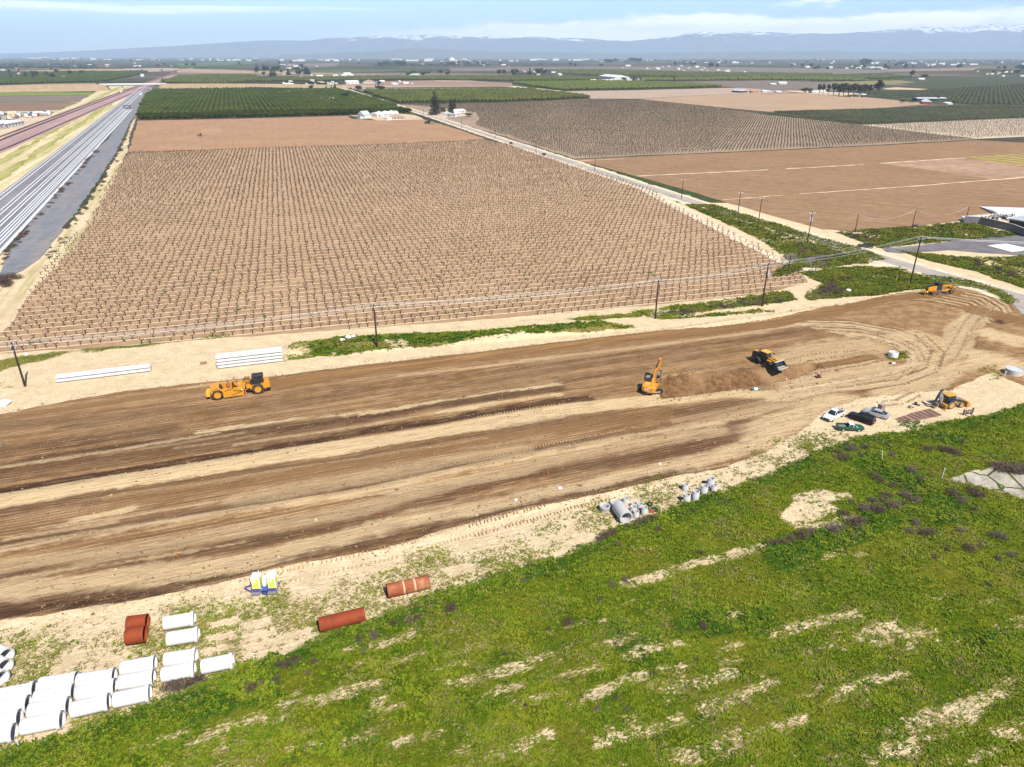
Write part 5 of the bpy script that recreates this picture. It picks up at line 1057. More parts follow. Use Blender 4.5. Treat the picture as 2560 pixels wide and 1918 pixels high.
# ---------------- parked cars ----------------
def ringx(x,w,zb,zt,r=.12,wt=None):
    wt=w if wt is None else wt
    return [(x,-w+r,zb),(x,w-r,zb),(x,w,zb+r),(x,w,zt-r*1.4),(x,wt-r*.6,zt),(x,-wt+r*.6,zt),(x,-w,zt-r*1.4),(x,-w,zb+r)]
def car(name,lab,px,ang,kind,body,roofm=None,trim=None,scale=1.0):
    q=GZ(*px); t=thing(name,lab,'car' if kind in('sedan','suv') else 'pickup truck',q,ang,'vehicles parked on the sand') if px else None
    W_=.92
    if kind=='sedan':
        L=4.85; sec=[(-L/2,.72,.42,.78),(-L/2+.12,.86,.28,.92),(-1.6,W_,.22,1.0),(-.6,W_,.20,.98),(.9,W_,.20,.95),(1.6,.9,.22,.86),(L/2-.25,.84,.26,.72),(L/2,.66,.36,.60)]
        cab=[(-1.95,.74,.97,.99),(-1.15,.78,.95,1.36),(-.3,.79,.95,1.43),(.45,.78,.94,1.38),(1.15,.76,.92,.96)]; wx=(-1.45,1.42); wr_=.33; rf=(-1.1,.42,1.36,1.43,.60)
    elif kind=='suv':
        L=5.0; W_=.97; sec=[(-L/2,.86,.45,1.05),(-L/2+.1,.94,.35,1.12),(-1.6,W_,.30,1.15),(.6,W_,.28,1.12),(1.0,W_,.28,1.10),(2.2,.92,.30,1.02),(L/2,.84,.38,.90)]
        cab=[(-2.42,.80,1.1,1.15),(-2.25,.82,1.1,1.72),(-.8,.83,1.1,1.80),(.55,.82,1.1,1.74),(1.15,.80,1.08,1.14)]; wx=(-1.5,1.52); wr_=.39; rf=(-2.22,.5,1.72,1.8,.66)
    else:
        L=5.5 if kind=='truck' else 5.0; W_=.98 if kind=='truck' else .86; H=1.08 if kind=='truck' else .95; top=1.85 if kind=='truck' else 1.52
        sec=[(-L/2,W_-.06,.45,H),(-L/2+.08,W_,.38,H+.02),(-.6,W_,.32,H+.02),(.4,W_,.30,H),(1.3,W_,.30,H-.02),(L/2-.3,W_-.05,.34,H-.10),(L/2,W_-.14,.42,H-.24)]
        x0=-.75 if kind=='truck' else -.5; x1=1.25 if kind=='truck' else 1.15
        cab=[(x0,W_-.12,H,H+.05),(x0+.12,W_-.14,H,top-.06),(x0+.7,W_-.15,H,top),(x1-.7,W_-.15,H,top-.05),(x1,W_-.14,H-.04,H)]; wx=(-1.75,1.72) if kind=='truck' else (-1.5,1.5); wr_=.40 if kind=='truck' else .34; rf=(x0+.1,x1-.72,top-.06,top,.62)
    if kind in('truck','pickup'):
        xb=cab[0][0]; fr_=[s_ for s_ in sec if s_[0]>xb]
        m=MB().loft([ringx(*s_) for s_ in ([(xb-.02,W_,.32,H+.02)]+fr_)]); bd=m.build('body',body,t,smooth=True)
        m=MB(); Lb=xb-(-L/2); xm=(xb-L/2)/2
        m.box((xm,0,.55),(Lb,2*W_-.1,.2)); m.box((xm,W_-.05,.78),(Lb,.10,.62)); m.box((xm,-W_+.05,.78),(Lb,.10,.62)); m.box((-L/2+.04,0,.78),(.08,2*W_-.1,.60)); m.build('load_bed',body,t,bevel=.03)
        MB().box((xm,0,.67),(Lb-.12,2*W_-.24,.03)).build('bed_liner',trim or BLK,t)
    else:
        m=MB().loft([ringx(*s_) for s_ in sec]); bd=m.build('body',body,t,smooth=True)
    def cr(x,w,zb,zt): wt=w-.18*min(1,(zt-zb)/.5); return [(x,-w,zb-.05),(x,w,zb-.05),(x,wt+.03,zt-.05),(x,wt-.06,zt),(x,-wt+.06,zt),(x,-wt-.03,zt-.05)]
    g=MB().loft([cr(*c_) for c_ in cab]).build('windows',GLS,t,smooth=True)
    x0,x1,za,zb_,hw=rf; m=MB(); m.loft([[(x,-w_,z-.02),(x,w_,z-.02),(x,w_-.05,z+.025),(x,-w_+.05,z+.025)] for x,w_,z in ((x0,hw,za),((x0+x1)/2-.1,hw+.02,zb_),(x1,hw,zb_-.05))]); m.build('roof',roofm or body,t,smooth=True)
    m=MB(); c0,c1=cab[0],cab[-1]
    for s_ in (-1,1):
        for (xa,zA),(xb2,zB) in (((c1[0],c1[2]+.02),(x1,zb_-.05)),((c0[0],c0[2]+.02),(x0,za)),(((c0[0]+c1[0])/2,c0[2]),((c0[0]+c1[0])/2,zb_))):
            m.beam((xa,s_*(c1[1]+.0),zA),(xb2,s_*(hw+.02),zB),.07,.05)
    m.build('pillar',roofm or body,t)
    for x in wx:
        for y in (-W_+.10,W_-.10): wheel(t,x,y,wr_,.23,GALV if kind!='suv' else BLK,rim=.62)
    m=MB()
    for y in (-W_*.7,W_*.7): m.box((L/2-.04,y,sec[-1][3]-.12),(.14,.32,.14))
    m.build('headlight',GALV,t,bevel=.02)
    m=MB()
    for y in (-W_*.78,W_*.78): m.box((-L/2+.02,y,sec[0][3]-.14),(.10,.26,.18))
    m.build('tail_light',RED,t)
    m=MB(); m.box((L/2+.02,0,.42),(.14,2*W_-.3,.16)); m.box((-L/2-.03,0,.42),(.12,2*W_-.25,.16)); m.build('bumper',trim or body,t,bevel=.04)
    m=MB(); m.box((L/2+.01,0,.62),(.05,W_*1.1,.18)); m.build('grille',BLK,t)
    m=MB(); m.box((-L/2-.10,0,.60),(.02,.34,.16)); m.build('number_plate',WHT,t)
    m=MB()
    for y in (-1,1): m.box((cab[-1][0]-.25,y*(W_+.06),cab[-1][3]+.10),(.12,.16,.12))
    m.build('wing_mirror',roofm or body,t)
    t.scale=(scale*.87,)*3
    return t
cz=lambda x,y:(2030+x/10.05,1000+y/10.05)
def car_at(name,lab,rear,front,kind,body,**k):
    A=G(*cz(*rear));B=G(*cz(*front)); px=((cz(*rear)[0]+cz(*front)[0])/2,(cz(*rear)[1]+cz(*front)[1])/2); return car(name,lab,px,math.atan2(B.y-A.y,B.x-A.x),kind,body,**k)
SIL=paint('silver_paint',(.52,.51,.53),.25,.6,metal=.4,dirt=.15); BKP=paint('black_paint',(.006,.006,.007),.30,.22,dirt=.06); GRN=paint('green_paint',(.008,.075,.045),.25,.6,dirt=.12)
car_at('sedan','silver sedan, farthest right of the four parked vehicles',(1860,470),(1340,320),'sedan',SIL)
car_at('suv','black estate car with roof rails between the silver sedan and green pickup',(1450,600),(1010,450),'suv',BKP)
tw_=car_at('pickup_truck','white pickup truck parked facing the viewer, red gear in its bed',(680,370),(390,520),'truck',WHT,trim=BLK)
car_at('pickup_truck','dark green pickup with a white cab roof, nearest the grass',(620,740),(1270,760),'pickup',GRN,roofm=WHT,trim=GRY)
# red gear in the white bed
bq=tw_.location+Vector((math.cos(tw_.rotation_euler.z)*-1.3,math.sin(tw_.rotation_euler.z)*-1.3,.72))
t=thing('fuel_can','red fuel can standing in the bed of the white pickup','fuel can',bq,.3); MB().box((0,0,.25),(.5,.35,.5)).build('can_body',RED,t,bevel=.05); MB().path([(-.15,0,.5),(-.12,0,.58),(.12,0,.58),(.15,0,.5)],.05).build('handle',BLK,t)
rq=(lambda x,y:(1920+x/3.314,200+y/3.314))
A=G(*rq(770,1385));B=G(*rq(850,1395)); car('pickup_truck','dark pickup driving on the grey road past the paved lot',rq(805,1388),math.atan2(B.y-A.y,B.x-A.x)+math.pi,'truck',paint('charcoal_paint',(.05,.05,.055),.25,.5),scale=1.0)['group']='vehicle on the road'
# crate, mats, attachments, tanks and small things
q=GZ(*cz(1725,265)); t=thing('crate','upright grey-brown wooden crate standing behind the silver sedan','crate',q,R(25)); MB().box((0,0,.62),(.95,.85,1.24)).build('crate_body',paint('crate_wood',(.27,.20,.16),.85,.1),t,bevel=.02); MB().box((0,0,1.27),(1.1,1.0,.06)).build('lid',paint('crate_lid',(.36,.28,.23),.85,.1),t)
MATM=paint('mat_timber',(.17,.085,.07),.9,.1,dirt=.4,dcol=(.28,.19,.14),scale=.8); bb=lambda x,y:(2100+x/4.809,860+y/4.809)
mats=[(((665,905),(770,870),(905,940),(820,978)),'ground mat, farthest left of four reddish mats by the grass'),(((780,868),(860,835),(1005,905),(910,938)),'faded ground mat, second from the left of four'),(((868,835),(965,812),(1105,885),(1010,910)),'reddish ground mat, third from the left of four'),(((970,808),(1075,787),(1222,862),(1110,888)),'reddish ground mat, rightmost of four, nearest the backhoe')]
for c4,lab in mats:
    P=[G(*bb(*p_)) for p_ in c4]; cx=sum(p_.x for p_ in P)/4; cy=sum(p_.y for p_ in P)/4; z0=zat(cx,cy)+.06
    t=thing('ground_mat',lab,'ground mat',(cx,cy,z0),0,'reddish mats laid on the sand'); m=MB(); f_=MB()
    e1=P[0]-P[3]; n=14
    for k in range(n):   # slats running along edge 0-1
        u0,u1=(k+.08)/n,(k+.80)/n; a=P[0].lerp(P[3],u0);b=P[1].lerp(P[2],u0);c_=P[1].lerp(P[2],u1);d=P[0].lerp(P[3],u1)
        v=[(q_.x-cx,q_.y-cy,z) for z in (.0,.09) for q_ in (a,b,c_,d)]; m.add(v,[(0,3,2,1),(4,5,6,7),(0,1,5,4),(1,2,6,5),(2,3,7,6),(3,0,4,7)])
    for a,b in ((P[0],P[3]),(P[1],P[2]),((P[0]+P[1])/2,(P[3]+P[2])/2)): f_.beam((a.x-cx,a.y-cy,.05),(b.x-cx,b.y-cy,.05),.12,.13)
    m.build('slats',MATM,t); f_.build('frame_rail',paint('rail_wood',(.42,.32,.22),.9,.1),t)
# pallet-fork attachment
q=GZ(*bz(1640,1060)); t=thing('fork_attachment','brown iron pallet fork attachment lying near the grass edge','attachment',q,R(16)); m=MB(); m.beam((-.95,0,.3),(.95,0,.3),.1,.12); m.beam((-.95,0,.8),(.95,0,.8),.1,.12)
for x in (-.95,-.45,.0,.45,.95): m.beam((x,0,.1),(x,0,1.05),.10,.1)
m.prism([(-1.05,.05),(-.8,.1),(-.85,1.1),(-1.0,1.15)],-.1,.15); m.prism([(.85,.1),(1.05,.05),(1.1,1.2),(.95,1.2)],-.1,.15); m.build('carriage',paint('iron_brown',(.16,.11,.09),.8,.3),t); m=MB()
for x in (-.6,.6): m.beam((x,0,.06),(x+.3,-2.3,.04),.14,.05)
m.build('fork',paint('iron_brown2',(.10,.08,.07),.8,.3),t)
for (x,y),lab,rz in (((855,768),'small beige concrete block, nearer of two left of the backhoe',.3),((925,735),'small dark metal step box, farther of two left of the backhoe',-.5)):
    q=GZ(*bb(x,y)); t=thing('step_box',lab,'box',q,rz); m=MB(); m.box((0,0,.05),(1.0,.6,.1)); m.box((-.25,0,.3),(.45,.5,.4)); m.build('shell',paint('box_beige',(.32,.27,.20),.8,.2) if rz>0 else BLK,t,bevel=.02); MB().box((.3,0,.16),(.3,.5,.12)).build('tread',GRY,t)
def tank(px,r,h,lab,m_):
    q=GZ(*px); t=thing('standpipe_tank',lab,'concrete tank',(q.x,q.y,q.z-.05),0); MB().lathe([(r,0),(r,h),(r-.12,h),(r-.12,0)],'Z',40,None,closed=True).build('wall',m_,t,smooth=True)
    MB().lathe([(.01,h-.10),(r-.10,h-.10),(r-.10,h-.2),(.01,h-.2)],'Z',32).build('lid',paint('tank_lid',(.50,.52,.55),.7,.2),t)
    return t,q
t,q=tank((2232,892),.95,1.05,'round pale concrete tank on a green patch inside the turning loop',CON); m=MB(); m.cyl((.65,-.1,1.0),(.65,-.1,1.35),.08); m.box((-.2,.2,1.02),(.5,.3,.1)); m.build('fitting',GALV,t)
t,q=tank(bb(2083,358),1.55,1.15,'wide grey concrete tank with a flat lid near the right edge',CON2); m=MB(); m.cyl((-.7,.3,1.0),(-.7,.3,1.4),.06); m.cyl((.6,-.5,1.0),(.6,-.5,1.25),.08); m.build('fitting',GALV,t)
q=GZ(*bb(1968,398)); t=thing('pipe_stub','slim grey standpipe leaning beside the wide grey tank','standpipe',q,0); MB().cyl((0,0,0),(.12,0,1.1),.13,n=14).build('barrel',CON2,t,smooth=True); MB().cyl((.11,0,1.05),(.13,0,1.2),.17,n=14).build('cap',CON2,t)
q=GZ(1889,976); t=thing('barrel','green and white plastic barrel lying beside the trench','barrel',(q.x,q.y,q.z),R(-12)); GB=paint('barrel_green',(.01,.20,.13),.4,.4); MB().cyl((-.75,0,.26),(.75,0,.26),.26,n=18).build('drum_body',GB,t,smooth=True); MB().lathe([(.265,-.3),(.265,.35),(.2,.35),(.2,-.3)],'X',20,Matrix.Translation((0,0,.26)),closed=True).build('white_sleeve',WHT,t,smooth=True)
q=GZ(1966,950); t=thing('traffic_cone','small red and white traffic cone beside the trench','traffic cone',q); MB().cyl((0,0,.04),(0,0,.72),.20,.04,n=12).build('cone_body',ORG,t,smooth=True); MB().box((0,0,.02),(.42,.42,.04)).build('base_plate',ORG,t); MB().cyl((0,0,.34),(0,0,.52),.135,.095,n=12).build('white_stripe',WHT,t,smooth=True)
q=GZ(2045,944); t=thing('plate_compactor','small dark red motor pump on a frame beside the trench tracks','compactor',q,.2); m=MB(); m.box((0,0,.1),(1.0,.6,.1)); m.box((0,0,.5),(.4,.4,.3)); m.build('base_plate',BLK,t); MB().box((.2,0,.45),(.45,.42,.4)).build('motor',RED,t,bevel=.04); m=MB(); m.path([(-.4,-.25,.15),(-.6,-.25,.95),(-.6,.25,.95),(-.4,.25,.15)],.05); m.path([(.5,-.25,.15),(.5,-.25,.75),(.5,.25,.75),(.5,.25,.15)],.05); m.build('handle',GRY,t)
for x in (-.35,.35):
    MB().cyl((x,-.38,.15),(x,.38,.15),.16,n=12).build('wheel',RUB,t)
q=GZ(2230,910); t=thing('tool_case','white bag and dark case dropped below the loop tank','bag',q,.2); MB().box((.3,0,.12),(.9,.35,.24)).build('bag_body',WHT,t,bevel=.08); MB().box((-.35,.1,.15),(.4,.4,.3)).build('dark_case',BLK,t,bevel=.03)
# boulders / rubble bits
def rock(px,s,lab,mat=None):
    q=GZ(*px); bm=bmesh.new(); bmesh.ops.create_icosphere(bm,subdivisions=2,radius=s)
    for v in bm.verts: v.co*=random.uniform(.8,1.15); v.co.z*=.55
    me=bpy.data.meshes.new('rock'); bm.to_mesh(me); bm.free(); me.materials.append(mat or CON); o=bpy.data.objects.new('rock',me); COL.objects.link(o); o.location=(q.x,q.y,q.z+s*.3); o.rotation_euler=(0,0,random.random()*3); setkind(o,lab,'rock')
rock((2121,728),.75,'pale boulder at the tip of the brown brush by the junction'); rock((856,861),.6,'pale rubble lump in the green strip, left one'); rock((872,857),.7,'pale rubble lump in the green strip, middle one'); rock((884,855),.5,'pale rubble lump in the green strip, right one')
rock((10,1012),1.2,'white rubble heap cut by the left edge beside the dirt'); rock((1400,1222),.35,'white paper-like scrap on the brown dirt, larger'); rock((1290,1251),.25,'small white scrap on the brown dirt, left one'); rock((1649,1160),.22,'small white scrap on the brown dirt, right one'); rock((66,888),.55,'white lump on the green strip behind the leaning pole')
# stakes
def stake(px,h,mat,lab,lean=0): 
    q=GZ(*px); t=thing('survey_stake',lab,'stake',q); MB().beam((0,0,0),(lean,0,h),.09,.05).build('lath',mat,t); MB().box((lean,0,h-.06),(.14,.08,.12)).build('flag_tip',ORG if mat is not WHT else WHT,t)
stake((2205,1150),1.5,WHT,'leaning white stake in the upper green field',-.25); stake((2355,1195),1.9,WHT,'tall straight white stake in the green field near the slab')
stake((948,1290),.8,ORG,'orange survey stake in the brown dirt, lone middle one'); stake((444,1392),1.0,ORG,'orange survey stake in the brown dirt above the toilets'); stake((1370,1188),.6,ORG,'orange survey stake low in the brown dirt toward the rings')
stake((1380,825),.8,ORG,'orange stake at the end of the green strip by the dirt'); stake((1400,824),.8,WHT,'white stake at the end of the green strip'); stake((637,1658),.8,WHT,'short white stake at the grass edge by the bare pads'); stake((1652,1288),.9,WHT,'short white stake at the grass edge by the rings'); stake((48,1868),.9,WHT,'short white stake in the grass below the leftmost pipes')
stake((8,1118),1.6,GRY,'thin grey post with a tuft at the left edge of the dirt')
# ---------------- poles and wires ----------------
def hgt_at(base,py):
    v=(959-py)/FPX; return HC-base.y*(math.sin(PITCH)-v*math.cos(PITCH))/(math.cos(PITCH)+v*math.sin(PITCH))
ARM=paint('crossarm_grey',(.52,.52,.52),.6,.3,dirt=.2)
LINE=R(19)
def pole(px,ty,lab,arms=1,ang=LINE,r=.17,trans=False,grp=None):
    q=GZ(*px); h=hgt_at(q,ty); t=thing('utility_pole',lab,'utility pole',(q.x,q.y,q.z-.1),ang,grp)
    MB().cyl((0,0,0),(0,0,h+.1),r*1.15,r*.75,n=12).build('mast',WOOD,t,smooth=True)
    for i in range(arms):
        z=h-.45-i*1.1; m=MB(); m.beam((0,-1.25,z),(0,1.25,z),.12,.14); m.beam((0,-.7,z),(0,0,z-.6),.04,.04); m.beam((0,.7,z),(0,0,z-.6),.04,.04); a_=m.build('crossarm',ARM,t)
        m=MB()
        for y in (-1.15,-.5,.5,1.15): m.cyl((0,y,z+.07),(0,y,z+.3),.07,.04,n=8)
        m.build('insulator',GALV,a_)
    if trans:
        m=MB(); m.cyl((.1,.42,h-2.9),(.1,.42,h-1.9),.24,n=16); m.cyl((.1,-.42,h-2.9),(.1,-.42,h-1.9),.24,n=16); m.build('transformer',GALV,t,smooth=True)
    return t,q,h
mains=[((63,966),856,'leaning-looking utility pole with tangled crossarms at the left edge',2,False),((943.7,872),767,'brown utility pole standing in the green strip',1,False),((1638,797),701,'dark utility pole between the two green strips, its shadow across the sand',1,False),
 ((1904.7,766),659,'utility pole with white transformers beside the brown brush mound',1,True),((2276,706),592,'tall utility pole with white insulators beside the grader and road',2,False)]
tops=[]
for px,ty,lab,a,tr in mains:
    t,q,h=pole(px,ty,lab,a,LINE,.19,tr); tops.append((q,h))
WIRE=paint('wire_aluminium',(.62,.62,.66),.3,.5,metal=.3,dirt=0)
def wire(name,lab,pts,sag,r,grp=None):
    cu=[]
    for a,b in zip(pts,pts[1:]):
        n=14
        for i in range(n): f=i/n; p=a.lerp(b,f); p.z-=sag*4*f*(1-f); cu.append(p)
    cu.append(pts[-1]); o=cu[0].copy(); m=MB(); m.tube([p-o for p in cu],r,4); w_=m.build(name,WIRE,fix=False); w_.location=o; setkind(w_,lab,'power line',grp)
dl=Vector((math.cos(LINE),math.sin(LINE),0)); dn=Vector((-dl.y,dl.x,0))
ext0=(tops[0][0]-dl*70,tops[0][1]); ext1=(tops[-1][0]+Vector((.93,-.1,0)).normalized()*75,tops[-1][1])
for off,dz,lab in ((1.15,-.15,'overhead wire, the one nearest the vineyard, strung between the strip poles'),(0.5,-.15,'overhead wire, middle one of three strung between the strip poles'),(-1.15,-.15,'overhead wire, the one nearest the dirt strip, strung between the poles')):
    wire('power_line',lab,[Vector((q.x,q.y,q.z+h+dz))+dn*off for q,h in [ext0]+tops+[ext1]],.9,.024)
RP=[((1970,680),639,'short dark pole in front of the bare trees',0,0),((2018,607),529,'road pole with a transformer, nearest the bare trees',1,1),((1896,557),492,'road pole, second one up the road from the bare trees',1,0),((1844,540),479,'road pole, third one up the road, close to the second',1,0),((1703.6,497.6),446,'road pole at the start of the roadside green strip',1,0),
 ((1486.5,430.6),394,'road pole where the vineyard edge meets the road bend',0,0),((1340,384),350,'thin road pole halfway up the vineyard side of the road',0,0),((1237.6,348),323,'thin road pole by the brown field corner',0,0),((1154.6,323.7),299,'thin road pole below the white house',0,0),((1059.5,290.5),271,'thin road pole between the tan-roofed house and conifers',0,0),((1024,275),259,'thin road pole by the orchard corner',0,0)]
rt=[]
for px,ty,lab,a,tr in RP:
    t,q,h=pole(px,ty,lab,a,R(110)+math.pi/2*0,.15,bool(tr)); rt.append((q,h))
wire('power_line','thin overhead wire following the road poles',[Vector((q.x,q.y,q.z+h-.15)) for q,h in rt[1:]],1.0,.022)
sp_=[]
for px,ty,lab in (((2137,582),535,'field pole with a sagging wire, left one of three'),((2280,569),523,'field pole with a sagging wire, middle one of three'),((2413,556),516,'field pole with a sagging wire, right one by the grey wall')):
    t,q,h=pole(px,ty,lab,0,0,.14); sp_.append(Vector((q.x,q.y,q.z+h-.1)))
wire('power_line','deeply sagging wire between three poles at the brown field edge',sp_,2.6,.03)
pole((2315,331),310,'lone thin pole at the edge of the pale vineyard',0,0,.15)
for px,h,lab in (((2462,723),1.6,'dark roadside marker post at the strip end'),((2519,738),1.4,'thin white roadside marker post near the right edge'),((2030,682),1.2,'yellow roadside stake under the bare tree'),((2238,706),1.7,'leaning yellow marker stake left of the tall pole')):
    q=GZ(*px); t=thing('marker_post',lab,'marker post',q); c_=paint('marker_yellow',(.6,.45,.03),.6,.3) if 'yellow' in lab else (BLK if 'dark' in lab else WHT); MB().beam((0,0,0),(.25 if 'leaning' in lab else 0,0,h),.10,.07).build('post_shaft',c_,t); MB().box((.25 if 'leaning' in lab else 0,0,h-.15),(.16,.05,.3)).build('reflector',GALV,t)
# ---------------- vegetation prototypes ----------------
def leaf_mat(name,a,b,tip=None,sc=.5):
    t=NT(name); oi=t.n.new('ShaderNodeObjectInfo'); p=t.pos(); n1=t.noise(p,sc,3,.6); n2=t.noise(p,sc*8,2,.6)
    c=t.mix(t.ramp(n1,.35,.65),a,b); c=t.mix(t.ramp(n2,.45,.7,0,.5),c,tip or b); return t.done(c,.8,.15)
def leaf_cloud(cs,n,size,seed,flat=1.0):
    """n small quads spread through ellipsoids cs=[(x,y,z,rx,ry,rz)]"""
    g=np.random.default_rng(seed); cs=np.array(cs,float); wts=cs[:,3]*cs[:,4]*cs[:,5]; k=g.choice(len(cs),n,p=wts/wts.sum()); c=cs[k]
    d=g.normal(size=(n,3)); d/=np.linalg.norm(d,axis=1,keepdims=True); rr=g.random(n)**.38
    P=c[:,:3]+d*c[:,3:]*rr[:,None]
    a=g.normal(size=(n,3)); a/=np.linalg.norm(a,axis=1,keepdims=True); b=np.cross(a,g.normal(size=(n,3))); b/=np.linalg.norm(b,axis=1,keepdims=True)
    s=size*g.uniform(.6,1.4,(n,1)); a*=s; b*=s*flat
    V=np.stack([P-a,P-b*.7,P+a,P+b*.7],1).reshape(-1,3); F=np.arange(n*4).reshape(n,4); return V,F
TRK=paint('bark',(.10,.065,.045),.9,.1)
def tree_proto(kind,seed):
    g=random.Random(seed)
    def f():
        t=thing('tree','','tree')
        if kind=='conifer':
            cs=[(g.uniform(-.25,.25),g.uniform(-.25,.25),.10+.88*i/9,.34*(1-i/9.6)**.8+.03,.34*(1-i/9.6)**.8+.03,.075) for i in range(10)]; V,F=leaf_cloud([(c[0]*.1,c[1]*.1)+c[2:] for c in cs],900,.05,seed,.5); m_=CONI
        elif kind=='euc':
            cs=[(g.uniform(-.16,.16),g.uniform(-.16,.16),g.uniform(.38,.9),g.uniform(.10,.19),g.uniform(.10,.19),g.uniform(.08,.15)) for i in range(9)]; V,F=leaf_cloud(cs,800,.035,seed); m_=EUCM
        elif kind=='round':
            cs=[(g.uniform(-.28,.28),g.uniform(-.28,.28),g.uniform(.42,.78),g.uniform(.16,.27),g.uniform(.16,.27),g.uniform(.14,.22)) for i in range(8)]; V,F=leaf_cloud(cs,750,.05,seed); m_=RNDM
        elif kind=='tall':
            cs=[(g.uniform(-.05,.05),g.uniform(-.05,.05),.12+.8*i/7,.10,.10,.1) for i in range(8)]; V,F=leaf_cloud(cs,350,.04,seed); m_=CONI
        cr=np_mesh('crown',V,F,m_); cr.parent=t
        m=MB(); m.cyl((0,0,0),(.01,0,.55),.035,.02,n=7)
        if kind in('euc','round'):
            for i in range(4): a=g.uniform(0,6.28); m.cyl((0,0,.28),(.2*math.cos(a),.2*math.sin(a),.62),.018,.008,n=5)
        m.build('trunk',TRK,t,fix=False)
        return t
    return Pool(f)
CONI=leaf_mat('conifer_green',(.018,.028,.014),(.035,.040,.020),(.050,.040,.028),.3); EUCM=leaf_mat('eucalyptus_green',(.020,.030,.015),(.040,.052,.026),(.055,.06,.03),.3); RNDM=leaf_mat('tree_green',(.022,.045,.012),(.045,.075,.02),(.06,.085,.025),.4)
TP={k:[tree_proto(k,s) for s in range(3)] for k in ('conifer','euc','round','tall')}
def tree(kind,px,ty,wpx,lab,grp=None,z=0):
    q=G(*px); h=hgt_at(q,ty); mpp=math.hypot(q.y,HC)/FPX; w_=wpx*mpp*1.15/ (.75 if kind in('round','conifer') else (.55 if kind=='euc' else .25))
    random.choice(TP[kind]).put((q.x,q.y,z),random.uniform(0,6.28),lab,grp,(w_,w_,h/.97))
tree('conifer',(1088,288),228,27,'big dark conifer beside the road, left of the white house'); tree('conifer',(1128,293),245,17,'dark conifer in front of the white house'); tree('tall',(1137,279),248,7,'slim dark conifer behind the one at the white house')
tree('round',(1171,292),282,16,'dark round bush at the right end of the white house'); tree('round',(1106,285),266,10,'yellow-green small tree between the conifers')
for i,(x,yb,yt,w_) in enumerate(((2047,236,208,9),(2057,237,207,7),(2070,238,210,9),(2083,238,206,13),(2097,240,205,16),(2108,239,204,15),(2120,241,208,16),(2133,240,206,13),(2147,240,209,12),(2160,238,207,14),(2172,238,210,13))):
    tree('euc',(x,yb),yt,w_,'dark eucalyptus in the tall row behind the tan field','eucalyptus row behind the tan field')
tree('euc',(2195,237),198,22,'tallest dark tree, standing alone right of the eucalyptus row'); tree('round',(2013,233),219,20,'bright green bushy tree left of the eucalyptus row')
tree('round',(952,229),213,20,'dark round tree by the side road behind the orchard'); tree('conifer',(838,226),208,11,'dark cone tree at the back of the big orchard, tallest'); tree('conifer',(829,226),213,7,'cone tree left of the tallest cone at the back of the orchard'); tree('conifer',(816,226),214,7,'cone tree, leftmost of the three behind the orchard')
tree('tall',(817,218),201,4,'reddish slim tree behind the cone trees'); tree('round',(863,247),229,14,'dark tree beside the orange-roofed house in the orchard'); tree('round',(896,228),212,12,'dark tree beside the road, left of the tan field farm'); tree('round',(774,214),200,12,'dark tree left of the white yard roofs'); tree('round',(778,226),212,9,'small dark tree below the white yard roofs')
tree('round',(797,215),206,9,'first of two dark shrubs by the farm yard'); tree('round',(809,215),206,9,'second of two dark shrubs by the farm yard'); tree('euc',(948,215),204,16,'dark trees beside the tan-roofed farmhouse')
tree('euc',(2278,196),174,10,'tall thin dark tree far out beyond the dark vineyard'); tree('round',(2310,197),184,12,'round dark tree by a white hut beyond the dark vineyard')
tree('round',(2255,258),248,14,'bare-looking brown tree left of the red barn'); tree('round',(2385,261),252,9,'dark shrub right of the red barn'); tree('round',(2358,259),254,9,'dark bush touching the red barn'); tree('round',(2280,258),250,12,'dark bushes in front of the farm yard by the red barn')
tree('tall',(1685,205),189,3,'lone cypress by the distant green rows'); tree('round',(1560,202),193,10,'dark tree beside the big white farm roof'); tree('tall',(1585,202),189,4,'cypress right of the big white farm roof')
# bare trees by the junction
def leafless(px,ty,seed,lab,spread=1.0,stems=2):
    g=random.Random(seed); q=GZ(*px); h=hgt_at(q,ty); t=thing('bare_tree',lab,'tree',q,0); tr=MB(); br=MB()
    def grow(p,d,L,r,lv):
        n=p+d*L
        (tr if lv<2 else br).cyl(p,n,r,r*.65,n=6 if lv<2 else 3,cap=False)
        if lv>=6: return
        for i in range(3 if lv<4 else 2):
            nd=(d+Vector((g.gauss(0,.5*spread),g.gauss(0,.5*spread),g.gauss(.05,.25)))).normalized(); grow(n,nd,L*g.uniform(.62,.85),r*.6,lv+1)
    for k in range(stems): grow(Vector((g.uniform(-.2,.2),g.uniform(-.2,.2),0)),Vector((g.gauss(0,.25),g.gauss(0,.25),1)).normalized(),h*.24,.16,0)
    tr.build('trunk',paint('bare_bark',(.30,.25,.22),.9,.1),t,fix=False); br.build('crown',paint('bare_twig',(.27,.22,.20),.9,.1),t,fix=False)
leafless((2033,685),630,3,'pale bare leafless tree beside the dirt driveway, right one of two',1.0,2); leafless((1977,668),622,8,'brown bare leafless tree behind the short pole, left one of two',1.25,3)
